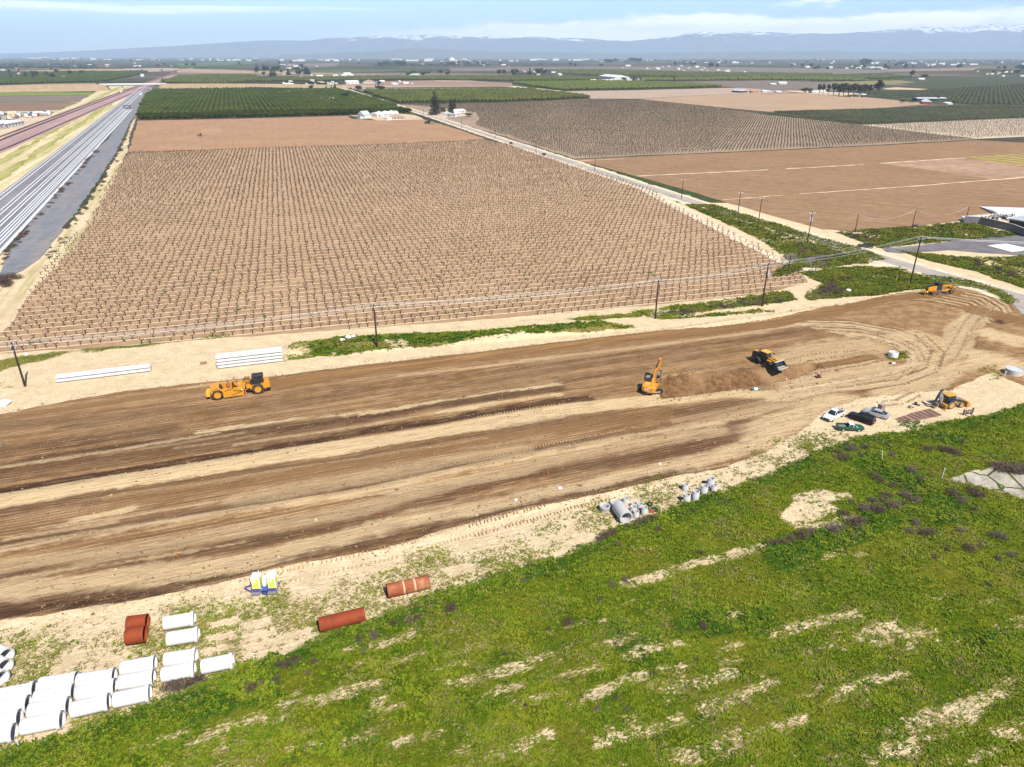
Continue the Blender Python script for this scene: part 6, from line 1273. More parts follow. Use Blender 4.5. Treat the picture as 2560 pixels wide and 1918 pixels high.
# ---------------- dry bushes ----------------
DRY=[leaf_mat('dry_bush_a',(.055,.035,.028),(.12,.078,.062),(.17,.115,.09),2.0),leaf_mat('dry_bush_b',(.09,.065,.055),(.16,.115,.095),(.22,.17,.14),2.0)]
def bush_pool(seed,mat,green=None):
    def f():
        t=thing('dry_bush','','bush'); V,F=leaf_cloud([(0,0,.30,.5,.5,.34),(.2,.1,.25,.36,.3,.25),(-.2,-.12,.26,.32,.36,.27)],560,.085,seed,.16)
        V[:,2]=np.maximum(V[:,2],0.0); c=np_mesh('crown',V,F,mat); c.parent=t
        m=MB()
        for k in range(7): a=k*.9; m.cyl((0,0,0),(.35*math.cos(a),.35*math.sin(a),.35),.02,.008,n=4,cap=False)
        m.build('stems',TRK,t,fix=False); return t
    return Pool(f)
BP=[bush_pool(31,DRY[0]),bush_pool(32,DRY[0]),bush_pool(33,DRY[1])]
def bush(px,rp,lab,grp,k=None,flat=.75):
    q=GZ(*px); mpp=math.hypot(q.x,math.hypot(q.y,HC))/FPX; s=rp*mpp*2.1
    (BP[k] if k is not None else random.choice(BP)).put((q.x,q.y,q.z-.05),random.uniform(0,6.28),lab,grp,(s*random.uniform(.9,1.2),s*random.uniform(.8,1.1),s*flat*random.uniform(.8,1.1)))
def bushes(lst,ox,oy,k,lab,grp):
    for x,y,r in lst: bush((ox+x/k,oy+(y+r*.45)/k),r/k,lab,grp)
bushes([(650,270,35),(700,320,45),(760,230,45),(880,220,40),(840,300,30),(1110,265,30),(1100,300,30),(1400,235,40),(1530,240,40),(1580,245,35),(1630,270,45),(1680,200,25)],1900,1050,3.352,'dry brown bush in the upper green field below the parked cars','dry bushes below the parked cars')
bushes([(1265,430,50),(950,455,30),(1000,490,40),(1110,540,35),(1330,510,30),(1385,505,22),(1060,620,50),(1220,630,50),(950,670,40),(1040,670,40),(1125,715,55),(1210,700,40),(1310,670,45),(880,740,60),(990,745,60),(760,680,30),(700,770,45),(785,865,70),(840,850,50),(610,920,60),(670,900,40),(430,940,50),(350,970,60),(260,1000,50),(180,1030,40),(80,1030,30),(130,1040,30)],1900,1050,3.352,'dry brown bush in the thicket around the bare sandy patch','dry bushes around the bare patch')
bushes([(1300,850,45),(1250,920,35),(1400,930,55),(1610,610,60),(1690,670,45),(1800,600,60),(1850,630,30),(1800,735,30),(1900,960,22),(2000,965,55),(1845,1015,25),(1845,1055,30),(1750,1065,50),(1570,1075,25),(1465,1145,30),(1865,1225,25),(2000,1155,35),(2120,1115,30),(1910,1385,30),(1680,925,35)],1900,1050,3.352,'small rounded dry bush in the green field right of the bare patch','dry bushes right of the bare patch')
bushes([(1990,390,60),(2070,400,70),(2140,420,60),(2190,400,60),(2250,420,60)],1900,1050,3.352,'dark dry bush against the cracked concrete slab at the right edge','dry bushes at the cracked slab')
bushes([(285,170,25),(985,180,30),(1085,150,35),(885,290,25),(635,490,50),(85,510,25),(135,740,20),(1090,505,25),(1650,770,25),(1700,520,40),(1100,1160,30),(860,1170,30),(740,1065,15),(300,1140,20),(1030,1080,25),(150,960,20),(1300,900,25),(1580,540,20),(1010,660,18),(480,545,25)],1220,1400,3.16,'small dark dry tuft scattered in the foreground meadow','dry tufts in the foreground meadow')
bushes([(480,1060,50),(540,1030,40),(410,1070,35),(160,1290,50),(200,1270,35),(250,1240,35),(715,1050,35),(660,1140,28),(1140,960,30),(1770,890,30),(1890,570,50),(1540,690,40),(1600,670,35),(1230,820,50),(1100,860,40),(1400,720,35),(380,1180,30)],580,1350,3.456,'dark dry brush low in the grass below the rusty pipes','dry brush below the rusty pipes')
bushes([(1400,1000,60),(1460,990,60),(1530,970,50),(1600,940,50),(1330,1010,40)],0,1400,3.2,'grey-brown dry brush in front of the concrete pipe pair','dry brush in front of the pipe pair')
bushes([(980,830,60),(900,860,50),(820,880,50),(720,910,40),(560,990,50),(480,1020,60),(420,1060,50),(1420,760,30),(1760,640,25),(1050,940,40),(620,1110,40),(1500,1210,35)],1400,1100,4.254,'dark dry brush along the grass edge below the concrete rings','dry brush below the concrete rings')
def scatter(n,poly,r,lab,grp,seed):
    g=random.Random(seed); xs=[p_[0] for p_ in poly]; ys=[p_[1] for p_ in poly]; c_=0
    while c_<n:
        x=g.uniform(min(xs),max(xs)); y=g.uniform(min(ys),max(ys)); ins=False
        for i in range(len(poly)):
            (ax,ay),(bx,by)=poly[i],poly[i-1]
            if (ay>y)!=(by>y) and x<(bx-ax)*(y-ay)/(by-ay)+ax: ins=not ins
        if ins: bush((x,y),g.uniform(*r),lab,grp,flat=.8); c_+=1
scatter(26,[(1620,787),(1700,776),(1800,765),(1920,742),(1962,735),(1972,752),(1850,770),(1700,788)],(5,8),'dry brown brush in the mound around the transformer pole','dry brush around the transformer pole',1)
scatter(16,[(2018,746),(2040,718),(2095,708),(2115,730),(2080,742)],(6,10),'dark dry brush at the driveway corner left of the grader','dry brush at the driveway corner',2)
scatter(22,[(1975,612),(2050,618),(2120,632),(2130,645),(2050,658),(1990,648)],(5,9),'dark dry brush between the bare trees and the road','dry brush by the bare trees',3)
scatter(10,[(2060,708),(2130,690),(2140,700),(2080,716)],(4,7),'dry brush in the green corner beside the driveway','dry brush beside the driveway',4)
scatter(26,[(2092,583),(2150,577),(2300,566),(2420,553),(2424,558),(2300,571),(2190,580),(2205,600),(2170,612)],(3,6),'dark brush along the brown field edge and paved lot','brush along the brown field edge',5)
scatter(18,[(2380,650),(2440,670),(2540,700),(2560,690),(2450,655)],(4,8),'dark brush in the green corner right of the road','brush in the corner right of the road',6)
scatter(60,[(0,650),(60,578),(130,498),(190,432),(245,372),(268,345),(266,352),(245,380),(190,444),(130,512),(60,596),(0,672)],(3,7),'dark scrub along the edge of the grey gravel','scrub along the grey gravel',7)
scatter(50,[(105,648),(150,592),(198,526),(252,450),(294,382),(310,350),(318,350),(302,392),(262,458),(208,540),(160,608),(118,655)],(3,6),'dark green scrub between the blue gravel and the sandy path','scrub beside the sandy path',8)
scatter(16,[(0,700),(50,672),(60,680),(30,710),(0,728)],(8,14),'brown brush heap at the end of the blue gravel road','brush heap at the gravel road end',9)
# ---------------- grass tufts ----------------
def tufts(name,n,mask,size,mat,seed,lab,xr=(-70,150),yr=(40,240),bias=1.4,blades=5,hgt=1.6):
    g=np.random.default_rng(seed); N=n*9; y=yr[0]+(yr[1]-yr[0])*g.random(N)**bias; x=g.uniform(xr[0],xr[1],N)
    ok=np.abs(x)<y*.64+24; x,y=x[ok],y[ok]
    i=np.clip(np.searchsorted(gx,x)-1,0,NX-2); j=np.clip(np.searchsorted(gy,y)-1,0,NY-2); m_=mask[j,i]; ok=g.random(len(x))<m_; x,y,i,j=x[ok][:n],y[ok][:n],i[ok][:n],j[ok][:n]
    z=Z[j,i]; n=len(x); V=[];
    s=size*g.uniform(.5,1.5,n)*(1+y/260)
    for b in range(blades):
        a=g.uniform(0,6.283,n); r=s*g.uniform(.1,.7,n); bx=x+np.cos(a)*r; by=y+np.sin(a)*r; w_=s*g.uniform(.20,.42,n); c=g.uniform(0,6.283,n); hh=s*g.uniform(.35,1.0,n)*hgt*.5; lean=s*1.5
        dx,dy=np.cos(c)*w_,np.sin(c)*w_; lx,ly=np.cos(c+1.57)*lean*g.uniform(.3,1,n),np.sin(c+1.57)*lean*g.uniform(.3,1,n)
        V.append(np.stack([np.stack([bx-dx,by-dy,z-.04],-1),np.stack([bx+dx,by+dy,z-.04],-1),np.stack([bx+dx*.55+lx,by+dy*.55+ly,z+hh],-1),np.stack([bx-dx*.55+lx,by-dy*.55+ly,z+hh*.85],-1)],1))
    V=np.concatenate(V).reshape(-1,3); F=np.arange(len(V)).reshape(-1,4); o=np_mesh(name,V,F,mat); setkind(o,lab,'grass',kind='stuff'); return o
GR1=leaf_mat('grass_blades',(.085,.135,.003),(.150,.185,.006),(.22,.20,.022),.16); GR2=leaf_mat('weed_leaves',(.032,.078,.003),(.060,.112,.006),(.10,.14,.01),.3); GR3=leaf_mat('dry_grass',(.20,.16,.06),(.13,.12,.03),(.30,.24,.11),.6)
patch=ss(fbm(PX,PY,.35,77),.42,.62)
tufts('grass',150000,np.clip(grass*(1-slab)*(1-dead*.5)*(.25+.75*patch),0,1),.135,GR1,1,'bright green meadow grass in the foreground')
tufts('weeds',30000,np.clip(np.maximum(lush*.9,gm*ss(fbm(PX,PY,.22,91),.60,.74)*.6)*(1-slab)*(1-bare),0,1),.19,GR2,2,'dark green leafy weeds in clumps')
tufts('grass',26000,np.clip(grass*(1-slab)*(1-dead*.6),0,1),.22,leaf_mat('verge_grass',(.045,.080,.004),(.115,.120,.008),(.19,.145,.03),.12),7,'short green and yellowing grass round the road junction',xr=(40,213),yr=(140,308),bias=1.0)
tufts('dry_weeds',34000,np.clip(grass*ss(fbm(PX,PY,.3,15),.50,.66)*.9+yw*.8+yd2*.35,0,1)*(1-pad),.14,GR3,3,'thin yellowed weeds over the sand',blades=4)
# ---------------- vines ----------------
def inpoly(x,y,w_):
    ins=np.zeros(x.shape,bool); n=len(w_)
    for i in range(n):
        ax,ay=w_[i];bx,by=w_[(i+1)%n]
        if ay==by: continue
        ins^=((ay>y)!=(by>y))&(x<(bx-ax)*(y-ay)/(by-ay)+ax)
    return ins
def grid_pts(poly,row,step,ang,jit,seed,phase=.5):
    g=np.random.default_rng(seed); w_=[tuple(G(*q).to_2d()) for q in poly]; c,s=math.cos(ang),math.sin(ang)
    S=[x*c+y*s for x,y in w_]; T=[-x*s+y*c for x,y in w_]
    k=np.arange(math.floor(min(T)/row),math.ceil(max(T)/row)+1)+phase; u=np.arange(min(S),max(S),step); U,K=np.meshgrid(u,k*row); U=U+(np.arange(len(k))[:,None]*.37%1)*0
    x=U*c-K*s; y=U*s+K*c; ok=inpoly(x,y,w_); x,y=x[ok],y[ok]; x=x+g.normal(0,jit,x.shape); y=y+g.normal(0,jit,y.shape); return x,y
VB=paint('vine_bark',(.058,.036,.028),.9,.1,dirt=.3,dcol=(.11,.075,.055))
def vine_template(seed,full=True):
    g=random.Random(seed); m=MB(); lx=g.uniform(-.12,.12); hh=g.uniform(.75,.95)
    def b(a,c,w0,w1):
        a=Vector(a);c=Vector(c); d=(c-a).normalized(); s_=d.orthogonal().normalized(); u_=d.cross(s_); v=[]
        for p_,w_ in ((a,w0),(c,w1)):
            for i in range(3): th=2.094*i; v.append(p_+s_*math.cos(th)*w_+u_*math.sin(th)*w_)
        m.add(v,[(0,1,4,3),(1,2,5,4),(2,0,3,5)])
    b((0,0,-.05),(lx*.6,g.uniform(-.05,.05),hh*.55),.125,.10); b((lx*.6,0,hh*.52),(lx,0,hh),.11,.12)
    for s_ in (-1,1):
        L=g.uniform(.35,.7); e=(lx+s_*L,g.uniform(-.06,.06),hh+g.uniform(.05,.3)); b((lx,0,hh*.96),e,.105,.065)
        if full:
            for k in range(2): f=g.uniform(.4,1); p_=(lx+s_*L*f,0,hh+.15*f); b(p_,(p_[0]+g.uniform(-.12,.12),g.uniform(-.15,.15),p_[2]+g.uniform(.12,.32)),.05,.03)
    return np.array([tuple(v) for v in m.v]),np.array(m.f)
vx,vy=grid_pts(V1,ROW,VS,RA,.16,5)
keep=np.random.default_rng(2).random(len(vx))>.05; vx,vy=vx[keep],vy[keep]
cd=vx**2+vy**2; order=np.argsort(cd+ (np.abs(vx/vy)>.76)*1e6)
near_,far_=order[:300],order[300:]
def vine_pool(seed):
    def f():
        V,F=vine_template(seed); o=np_mesh('grapevine',V,F,VB); o['category']='grapevine'; return o
    return Pool(f)
VP=[vine_pool(s) for s in range(8)]
for i in near_:
    s=random.uniform(.85,1.12); random.choice(VP).put((float(vx[i]),float(vy[i]),.01),RA+random.choice((0,math.pi))+random.gauss(0,.2),'bare dark grapevine in the rows nearest the dirt strip','grapevines in the nearest rows',s)
def vine_mass(name,x,y,ang,templates,mat,seed,lab,sc=1.0,zs=1.0):
    g=np.random.default_rng(seed); Vs=[];Fs=[];off=0; k=g.integers(0,len(templates),len(x))
    for t_i,(V,F) in enumerate(templates):
        m_=k==t_i; n=m_.sum()
        if not n: continue
        a=ang+g.choice([0,math.pi],n)+g.normal(0,.2,n); s=sc*g.uniform(.8,1.15,n); c_,s_=np.cos(a)*s,np.sin(a)*s
        X=V[None,:,0]*c_[:,None]-V[None,:,1]*s_[:,None]+x[m_][:,None]; Y=V[None,:,0]*s_[:,None]+V[None,:,1]*c_[:,None]+y[m_][:,None]; Zz=V[None,:,2]*(s*zs)[:,None]+0*X+.02
        Vs.append(np.stack([X,Y,Zz],-1).reshape(-1,3)); Fs.append((F[None]+(np.arange(n)*len(V))[:,None,None]).reshape(-1,F.shape[1])+off); off+=n*len(V)
    o=np_mesh(name,np.concatenate(Vs),np.concatenate(Fs),mat); setkind(o,lab,'vineyard',kind='stuff'); return o
TA=[vine_template(s) for s in range(6)]; TB=[vine_template(s,False) for s in range(5)]
dist=np.sqrt(cd); f1_=far_[dist[far_]<330]; f2_=far_[dist[far_]>=330]
vine_mass('vineyard_rows',vx[f1_],vy[f1_],RA,TA,VB,1,'bare grapevines filling the large brown vineyard'); vine_mass('vineyard_rows',vx[f2_],vy[f2_],RA,TB,VB,2,'bare grapevines at the back of the large brown vineyard',1.1)
V2P=[(1010,263),(1180,256),(1280,257.5),(1480,249),(1618,252.5),(1780,269),(1920,289),(2149,313.5),(2440,348),(2200,360.5),(1920,374),(1700,383.5),(1440,395),(1250,335),(1185,312),(1200,300),(1190,284),(1090,270)]
x,y=grid_pts(V2P,ROW,VS*1.25,RA,.15,8); print('v2',len(x)); VB2=leaf_mat('vine_east',(.045,.035,.022),(.06,.055,.028),(.05,.06,.02),.02)
vine_mass('vineyard_rows',x,y,RA,TB,VB2,3,'dense dark grapevine rows across the road',1.35,1.1)
# green weeds under some vines
sel=np.random.default_rng(4).random(len(vx))<.025; gxv,gyv=vx[sel],vy[sel]; V=[]
g=np.random.default_rng(6)
for b_ in range(5):
    a=g.uniform(0,6.28,len(gxv)); r=g.uniform(.1,.5,len(gxv)); bx=gxv+np.cos(a)*r+.3; by=gyv+np.sin(a)*r; s=g.uniform(.12,.3,len(gxv)); V.append(np.stack([np.stack([bx-s,by,0*s],-1),np.stack([bx+s,by,0*s],-1),np.stack([bx+s*.6,by+s*.5,s*1.5],-1),np.stack([bx-s*.6,by+s*.4,s*1.4],-1)],1))
V=np.concatenate(V).reshape(-1,3); o=np_mesh('weeds',V,np.arange(len(V)).reshape(-1,4),GR2); setkind(o,'green weed tufts under the vines','weeds',kind='stuff')
# ---------------- orchards and tall rows ----------------
def blob_template(seed,n=1):
    bm=bmesh.new(); bmesh.ops.create_icosphere(bm,subdivisions=n,radius=1.0); g=random.Random(seed)
    for v in bm.verts: v.co*=g.uniform(.72,1.18); v.co.z=max(v.co.z,-.65)
    bm.verts.ensure_lookup_table(); V=np.array([tuple(v.co) for v in bm.verts]); F=np.array([[v.index for v in f.verts] for f in bm.faces]); bm.free(); V[:,2]+=.8; return V,F
BT=[blob_template(s) for s in range(6)]
def orchard(name,poly,row,step,ang,r,h,mat,seed,lab,indiv=0,drop=.03):
    x,y=grid_pts(poly,row,step,ang,.25,seed); k=np.random.default_rng(seed).random(len(x))>drop; x,y=x[k],y[k]; print(name,len(x))
    if indiv:
        o_=np.argsort(x**2+y**2); near=o_[:indiv]; rest=o_[indiv:]
        def f():
            V,F=leaf_cloud([(0,0,.62,.44,.44,.34),(.15,.1,.5,.38,.36,.3),(-.16,-.1,.52,.36,.38,.3)],260,.13,77); c=np_mesh('orchard_tree',V,F,mat); c['category']='fruit tree'; return c
        P_=[Pool(f) for _ in range(2)]
        for i in near: P_[int(i)%2].put((float(x[i]),float(y[i]),.02),random.uniform(0,6.28),'round green orchard tree in the front rows facing the brown field','front orchard trees',(r*2.3,r*2.3,h*1.05*random.uniform(.85,1.1)))
        x,y=x[rest],y[rest]
    T=[(V*np.array([r,r,h/1.85]),F) for V,F in BT]
    return vine_mass(name,x,y,0,T,mat,seed,lab)
O1M=leaf_mat('orchard_green',(.026,.042,.003),(.048,.064,.005),(.062,.072,.007),.02); O2M=leaf_mat('orchard_olive',(.050,.060,.010),(.080,.088,.017),(.10,.105,.025),.02); O3M=leaf_mat('orchard_bright',(.065,.088,.012),(.09,.115,.018),(.11,.13,.025),.02)
def fl_(pts,z=.2): sheet('field',pts,mt['orch'],z,.5,20)
O1=[(346,300),(351,270),(366,240),(385,227),(520,225),(640,222.5),(700,224),(800,226),(850,226),(905,240),(960,258),(1034,283),(1000,284),(940,285),(870,288),(600,295),(480,298)]
fl_(O1,.21); orchard('orchard',O1,6.4,5.6,R(20),2.7,4.6,O1M,11,'dense dark green orchard behind the brown field',indiv=300)
O2=[(912,231.5),(1100,228.5),(1280,226.5),(1318,226),(1400,236),(1478,246),(1280,254.5),(1000,259),(960,250)]
fl_(O2,.215); orchard('orchard',O2,6.4,5.4,R(20),2.6,6.0,O2M,12,'olive green orchard right of the far road')
O3=[(1280,208),(1400,207.5),(1500,205.5),(1650,209),(1810,217.5),(1700,221),(1560,224),(1405,226.5),(1330,217)]
fl_(O3,.22); orchard('orchard',O3,7.5,6.0,R(20),3.2,6.0,O3M,13,'bright green young orchard in the middle distance')
for nm,poly,mm_,lab,rw_ in (('a',[(560,196),(700,198),(940,194),(1280,192),(1500,197),(1480,202),(1280,203),(1000,200.5),(820,203),(640,205),(420,208),(400,203)],O2M,'long strip of orchard below the farmhouses',12),
 ('b',[(1360,177),(1500,176),(1800,184),(2080,187),(2070,194),(1700,193),(1500,190),(1400,185)],O2M,'wide far orchard band',16),('c',[(1600,198),(1900,195),(2080,197),(2160,200),(2150,204),(1920,200.5),(1700,203),(1610,203)],O3M,'green far rows right of the big white farm',14),
 ('d',[(-200,205),(0,196),(150,181),(370,180),(340,190),(250,206),(120,209),(0,212),(-200,222)],O1M,'dark green orchard left of the overpass',13),('e',[(435,196),(500,190),(640,190),(640,204),(560,211),(415,208)],O2M,'olive orchard right of the overpass',12),
 ('f',[(1900,191),(2200,189),(2280,193),(2200,198),(1930,196)],O2M,'far orchard band left of the thin tall tree',16)):
    fl_(poly,.225); orchard('orchard',poly,rw_,rw_*.62,R(20),rw_*.36,6.5,mm_,20+ord(nm),lab)
# dark low vineyards as hedge rows
def hedges(poly,row,h,w_,mat,seed,lab,step=9):
    x,y=grid_pts(poly,row,step,RA,.3,seed); T=[(V*np.array([step*.55,w_,h/1.85]),F) for V,F in BT]; print('hedge',len(x))
    g=np.random.default_rng(seed); vine_mass('vineyard_rows',x,y,RA,T,mat,seed,lab)
HM=leaf_mat('vineyard_dark_green',(.035,.042,.020),(.055,.06,.026),(.07,.07,.035),.02)
hedges([(1930,280),(2176,273.5),(2433,264),(2560,266),(2760,268),(2760,286),(2560,294),(2149,311)],ROW*1.0,1.5,.55,HM,31,'dark green vineyard rows in front of the red barn',6)
hedges([(2100,242),(2215,229),(2330,226),(2560,210),(2700,208),(2700,262),(2560,262.5),(2433,261.5),(2385,259),(2340,246),(2290,243),(2250,246),(2200,245.5)],ROW*2.2,1.6,1.3,HM,32,'dark vineyard stretching behind the red barn',9)
x,y=grid_pts([(2155,313),(2560,296.5),(2760,288),(2760,344),(2560,341),(2442,346.5)],ROW,VS*1.3,RA,.15,41); vine_mass('vineyard_rows',x,y,RA,TB,VB,42,'dark vines on pale sand at the right',1.3)

# ---------------- loose clods, stones and tread marks on the earthworks ----------------
def clods(name,n,mask,size,mat,seed,lab,xr=(-110,140),yr=(55,205)):
    g=np.random.default_rng(seed); N=n*14; y=yr[0]+(yr[1]-yr[0])*g.random(N)**1.2; x=g.uniform(xr[0],xr[1],N); ok=np.abs(x)<y*.75+8; x,y=x[ok],y[ok]
    i=np.clip(np.searchsorted(gx,x)-1,0,NX-2); j=np.clip(np.searchsorted(gy,y)-1,0,NY-2); ok=g.random(len(x))<mask[j,i]; x,y,i,j=x[ok][:n],y[ok][:n],i[ok][:n],j[ok][:n]; z=Z[j,i]; n=len(x)
    V,F=BT[0]; V=V.copy(); V[:,2]-=.75; k=g.integers(0,len(BT),n); sc_=size*np.exp(g.normal(0,.45,n)); a=g.uniform(0,6.28,n); ax=g.uniform(.7,1.5,n)
    Vt=np.stack([T_[0]-np.array([0,0,.75]) for T_ in BT])[k]; X=Vt[:,:,0]*(sc_*ax)[:,None]; Y=Vt[:,:,1]*sc_[:,None]; c_,s_=np.cos(a)[:,None],np.sin(a)[:,None]
    P=np.stack([X*c_-Y*s_+x[:,None],X*s_+Y*c_+y[:,None],Vt[:,:,2]*sc_[:,None]*.7+z[:,None]],-1).reshape(-1,3); Fa=(F[None]+(np.arange(n)*len(V))[:,None,None]).reshape(-1,3)
    o=np_mesh(name,P,Fa,mat); setkind(o,lab,'clods',kind='stuff')
edge_=np.exp(-(sdD/1.3)**2); tre=np.exp(-(np.clip(np.abs(sdT),0,9)/1.6)**2)
cl1=leaf_mat('clod_brown',(.15,.08,.038),(.24,.14,.07),(.32,.20,.11),1.5); cl2=leaf_mat('clod_pale',(.42,.31,.18),(.55,.43,.27),(.30,.21,.12),1.5)
clods('dirt_clods',15000,np.clip(.06*M_dirt+.55*edge_*nB+.8*tre+.35*dark*M_dirt*nB,0,1)*(1-ss(vy_sd,-3,0))*(1-.45*loopz),.085,cl1,3,'loose brown dirt clods over the graded strip')
clods('gravel',12000,np.clip((1-M_dirt)*(1-grass)*.35*nA+.3*lite*nB,0,1)*(1-slab)*(1-ss(vy_sd,-3,0)),.07,cl2,4,'pale stones and lumps over the sand verge')
TRM=leaf_mat('tread_ridge',(.36,.24,.125),(.46,.33,.185),(.27,.165,.085),1.2); TRD=leaf_mat('tread_ridge_dark',(.18,.10,.05),(.26,.15,.075),(.14,.08,.04),1.2)
def treads(pts,mat,lab,gap=2.0,step=.55,w_=.62,jw=.1):
    P=[G(*q).to_2d() for q in pts]; m=MB(); acc=0
    for a,b_ in zip(P,P[1:]):
        d=(b_-a); L=d.length; d=d/L; n_=Vector((-d.y,d.x)); u=0
        while u<L:
            for s_ in (-1,1):
                if random.random()<.12: continue
                q=a+d*u+n_*(s_*gap/2+random.gauss(0,.05)); z=zat(q.x,q.y)
                l=w_*random.uniform(.7,1.1); m.beam((q.x-n_.x*l/2,q.y-n_.y*l/2,z+.02),(q.x+n_.x*l/2+d.x*.12,q.y+n_.y*l/2+d.y*.12,z+.02),.16,.09)
            u+=step*random.uniform(.85,1.15)
    o=m.build('track_marks',mat,fix=False); setkind(o,kind='structure')
treads([(600,1470),(725,1440),(900,1402),(1014,1376),(1103,1348),(1200,1318),(1307,1290)],TRM,'')
treads([(1180,1330),(1300,1296),(1420,1262),(1520,1240)],TRD,'')
treads([(1200,1049),(1300,1033),(1420,1015)],TRM,'',2.2); treads([(300,1060),(480,1040),(640,1024),(800,1006)],TRD,'',2.4)
treads([(1180,1160),(1400,1115),(1600,1075)],TRM,'',2.2); treads([(2000,935),(2080,922),(2160,908),(2200,898)],TRD,'',1.4,.45); treads([(1980,905),(2040,892),(2100,886),(2150,882)],TRD,'',2.6,.9)
treads([(2500,748),(2460,775),(2430,800),(2400,850),(2370,900)],TRM,'',2.2); treads([(2230,815),(2300,838),(2345,880),(2330,925),(2250,955),(2100,978)],TRD,'',2.3); treads([(2290,985),(2250,1005),(2200,1010)],TRD,'',1.6)
# ---------------- buildings ----------------
WALLW=paint('wall_white',(.60,.59,.56),.7,.2,dirt=.1,scale=.1); ROOFW=paint('roof_white',(.68,.68,.68),.5,.3,dirt=.08,scale=.1); ROOFT=paint('roof_tan',(.36,.235,.165),.8,.1,scale=.2); ROOFG=paint('roof_grey',(.42,.43,.44),.5,.3,scale=.15); ROOFO=paint('roof_orange',(.50,.24,.10),.8,.1,scale=.2)
REDW=paint('barn_red',(.28,.035,.035),.7,.2,scale=.2); DRKW=paint('dark_wall',(.03,.03,.03),.8,.1); ROOFS=paint('roof_silver',(.60,.61,.64),.35,.5,metal=.2,dirt=.15,scale=.1)
def house_geo(t,L,D,H,kind,wm_,rm,rise=.35,wins=3,over=.4,ridge='x'):
    """footprint x 0..L (front edge), y 0..D away from the front"""
    w_=MB().box((L/2,D/2,H/2),(L,D,H)).build('wall',wm_,t)
    m=MB(); rr=D*rise; o=over
    if kind=='gable' and ridge=='x':
        m.add([(-o,-o,H),(L+o,-o,H),(L+o,D+o,H),(-o,D+o,H),(-o,D/2,H+rr),(L+o,D/2,H+rr)],[(0,1,5,4),(2,3,4,5),(0,4,3),(1,2,5),(0,3,2,1)])
    elif kind=='gable':
        rr=L*rise; m.add([(-o,-o,H),(L+o,-o,H),(L+o,D+o,H),(-o,D+o,H),(L/2,-o,H+rr),(L/2,D+o,H+rr)],[(0,4,5,3),(1,2,5,4),(0,1,4),(2,3,5),(0,3,2,1)])
    elif kind=='hip':
        k=min(D/2,L/2)*.95; m.add([(-o,-o,H),(L+o,-o,H),(L+o,D+o,H),(-o,D+o,H),(k,D/2,H+rr),(L-k,D/2,H+rr)],[(0,1,5,4),(2,3,4,5),(3,0,4),(1,2,5),(0,3,2,1)])
    elif kind=='flat': m.box((L/2,D/2,H+.2),(L+2*o,D+2*o,.4))
    elif kind=='round':
        prof=[(-o,H)]+[(D/2-(D/2+o)*math.cos(math.pi*i/10),H+rr*math.sin(math.pi*i/10)) for i in range(11)]; n=len(prof)
        v=[(-o,y,z) for y,z in prof]+[(L+o,y,z) for y,z in prof]; m.add(v,[tuple(range(n)),tuple(range(2*n-1,n-1,-1))]+[(i,n+i,n+(i+1)%n,(i+1)%n) for i in range(n)])
    m.build('roof',rm,t,fix=True)
    if wins:
        for i in range(wins):
            x=L*(i+.5)/wins; f=MB().box((x,-.03,H*.55),(min(1.4,L/wins*.45),.08,min(1.3,H*.4))).build('window',GLS,t); 
        MB().box((L*.12,-.04,min(1.05,H*.4)),(1.0,.1,min(2.1,H*.8))).build('door',DRKW,t)
def building(name,lab,cat,a,b,D,roof_py,kind,wm_,rm,hfrac=.6,rise=None,wins=3,ridge='x',grp=None,rot=None):
    A=G(*a);B=G(*b); an=math.atan2(B.y-A.y,B.x-A.x); L=(B-A).length
    top=hgt_at((A+B)/2+Vector((0,D*.5,0)),roof_py); H=top*hfrac; rs=(top-H)/(L if (kind=='gable' and ridge!='x') else D)
    t=thing(name,lab,cat,(A.x,A.y,0),an,grp); house_geo(t,L,D,H,kind,wm_,rm,rs,wins,ridge=ridge); return t,L,H,top
q1=lambda x,y:(880+x/13.825,260+y/13.825)
t,L,H,T_p=building('barn','tall silver-roofed barn at the edge of the orchard','barn',q1(425,515),q1(645,500),11,277,'gable',WALLW,ROOFS,.52,wins=0)
m=MB(); m.box((-2.2,4,1.2),(4.2,6,2.4)); m.build('lean_to',WALLW,t); MB().box((-2.3,4,2.5),(4.6,6.4,.2)).build('lean_to_roof',ROOFG,t)
t,L,H,T_p=building('greenhouse','long white ribbed shed with roof vents behind the tan-roofed house','shed',q1(870,450),q1(1600,395),9,278.5,'round',WALLW,ROOFW,.45,wins=4)
for k in range(3): MB().box((L*(.2+.3*k),4.5,T_p+.2),(2.6,1.6,.9)).build('roof_vent',ROOFW,t)
building('house','low house with a tan hipped roof and white walls beside the brown field','house',q1(1215,552),q1(1770,552),12,286.5,'hip',WALLW,ROOFT,.45,wins=5)
t,_,_,_=building('box_truck','white box van parked left of the tan-roofed house','van',q1(1085,565),q1(1220,575),6,294,'flat',WHT,WHT,.95,wins=0)
q2=lambda x,y:(1050+x/14.75,210+y/14.75)
building('house','white house with a steep gable behind the dark conifer','house',q2(1200,1235),q2(1500,1190),12,277,'gable',WALLW,ROOFW,.55,wins=2)
building('barn','long white barn roof behind the white house','barn',q2(1250,1090),q2(1700,1060),12,272.5,'gable',WALLW,ROOFW,.5,wins=2)
building('garage','white gabled garage with a dark open front left of the white house','garage',q2(890,1210),q2(1060,1215),11,277,'gable',DRKW,ROOFW,.5,wins=0,ridge='y')
building('house','orange-roofed house sunk in the big orchard','house',(872,250),(905,249.5),12,243,'hip',WALLW,ROOFO,.45,wins=3)
building('shed','long pale grey shed roof inside the big orchard','shed',(799,251),(834,251),12,244,'gable',WALLW,ROOFS,.5,wins=0)
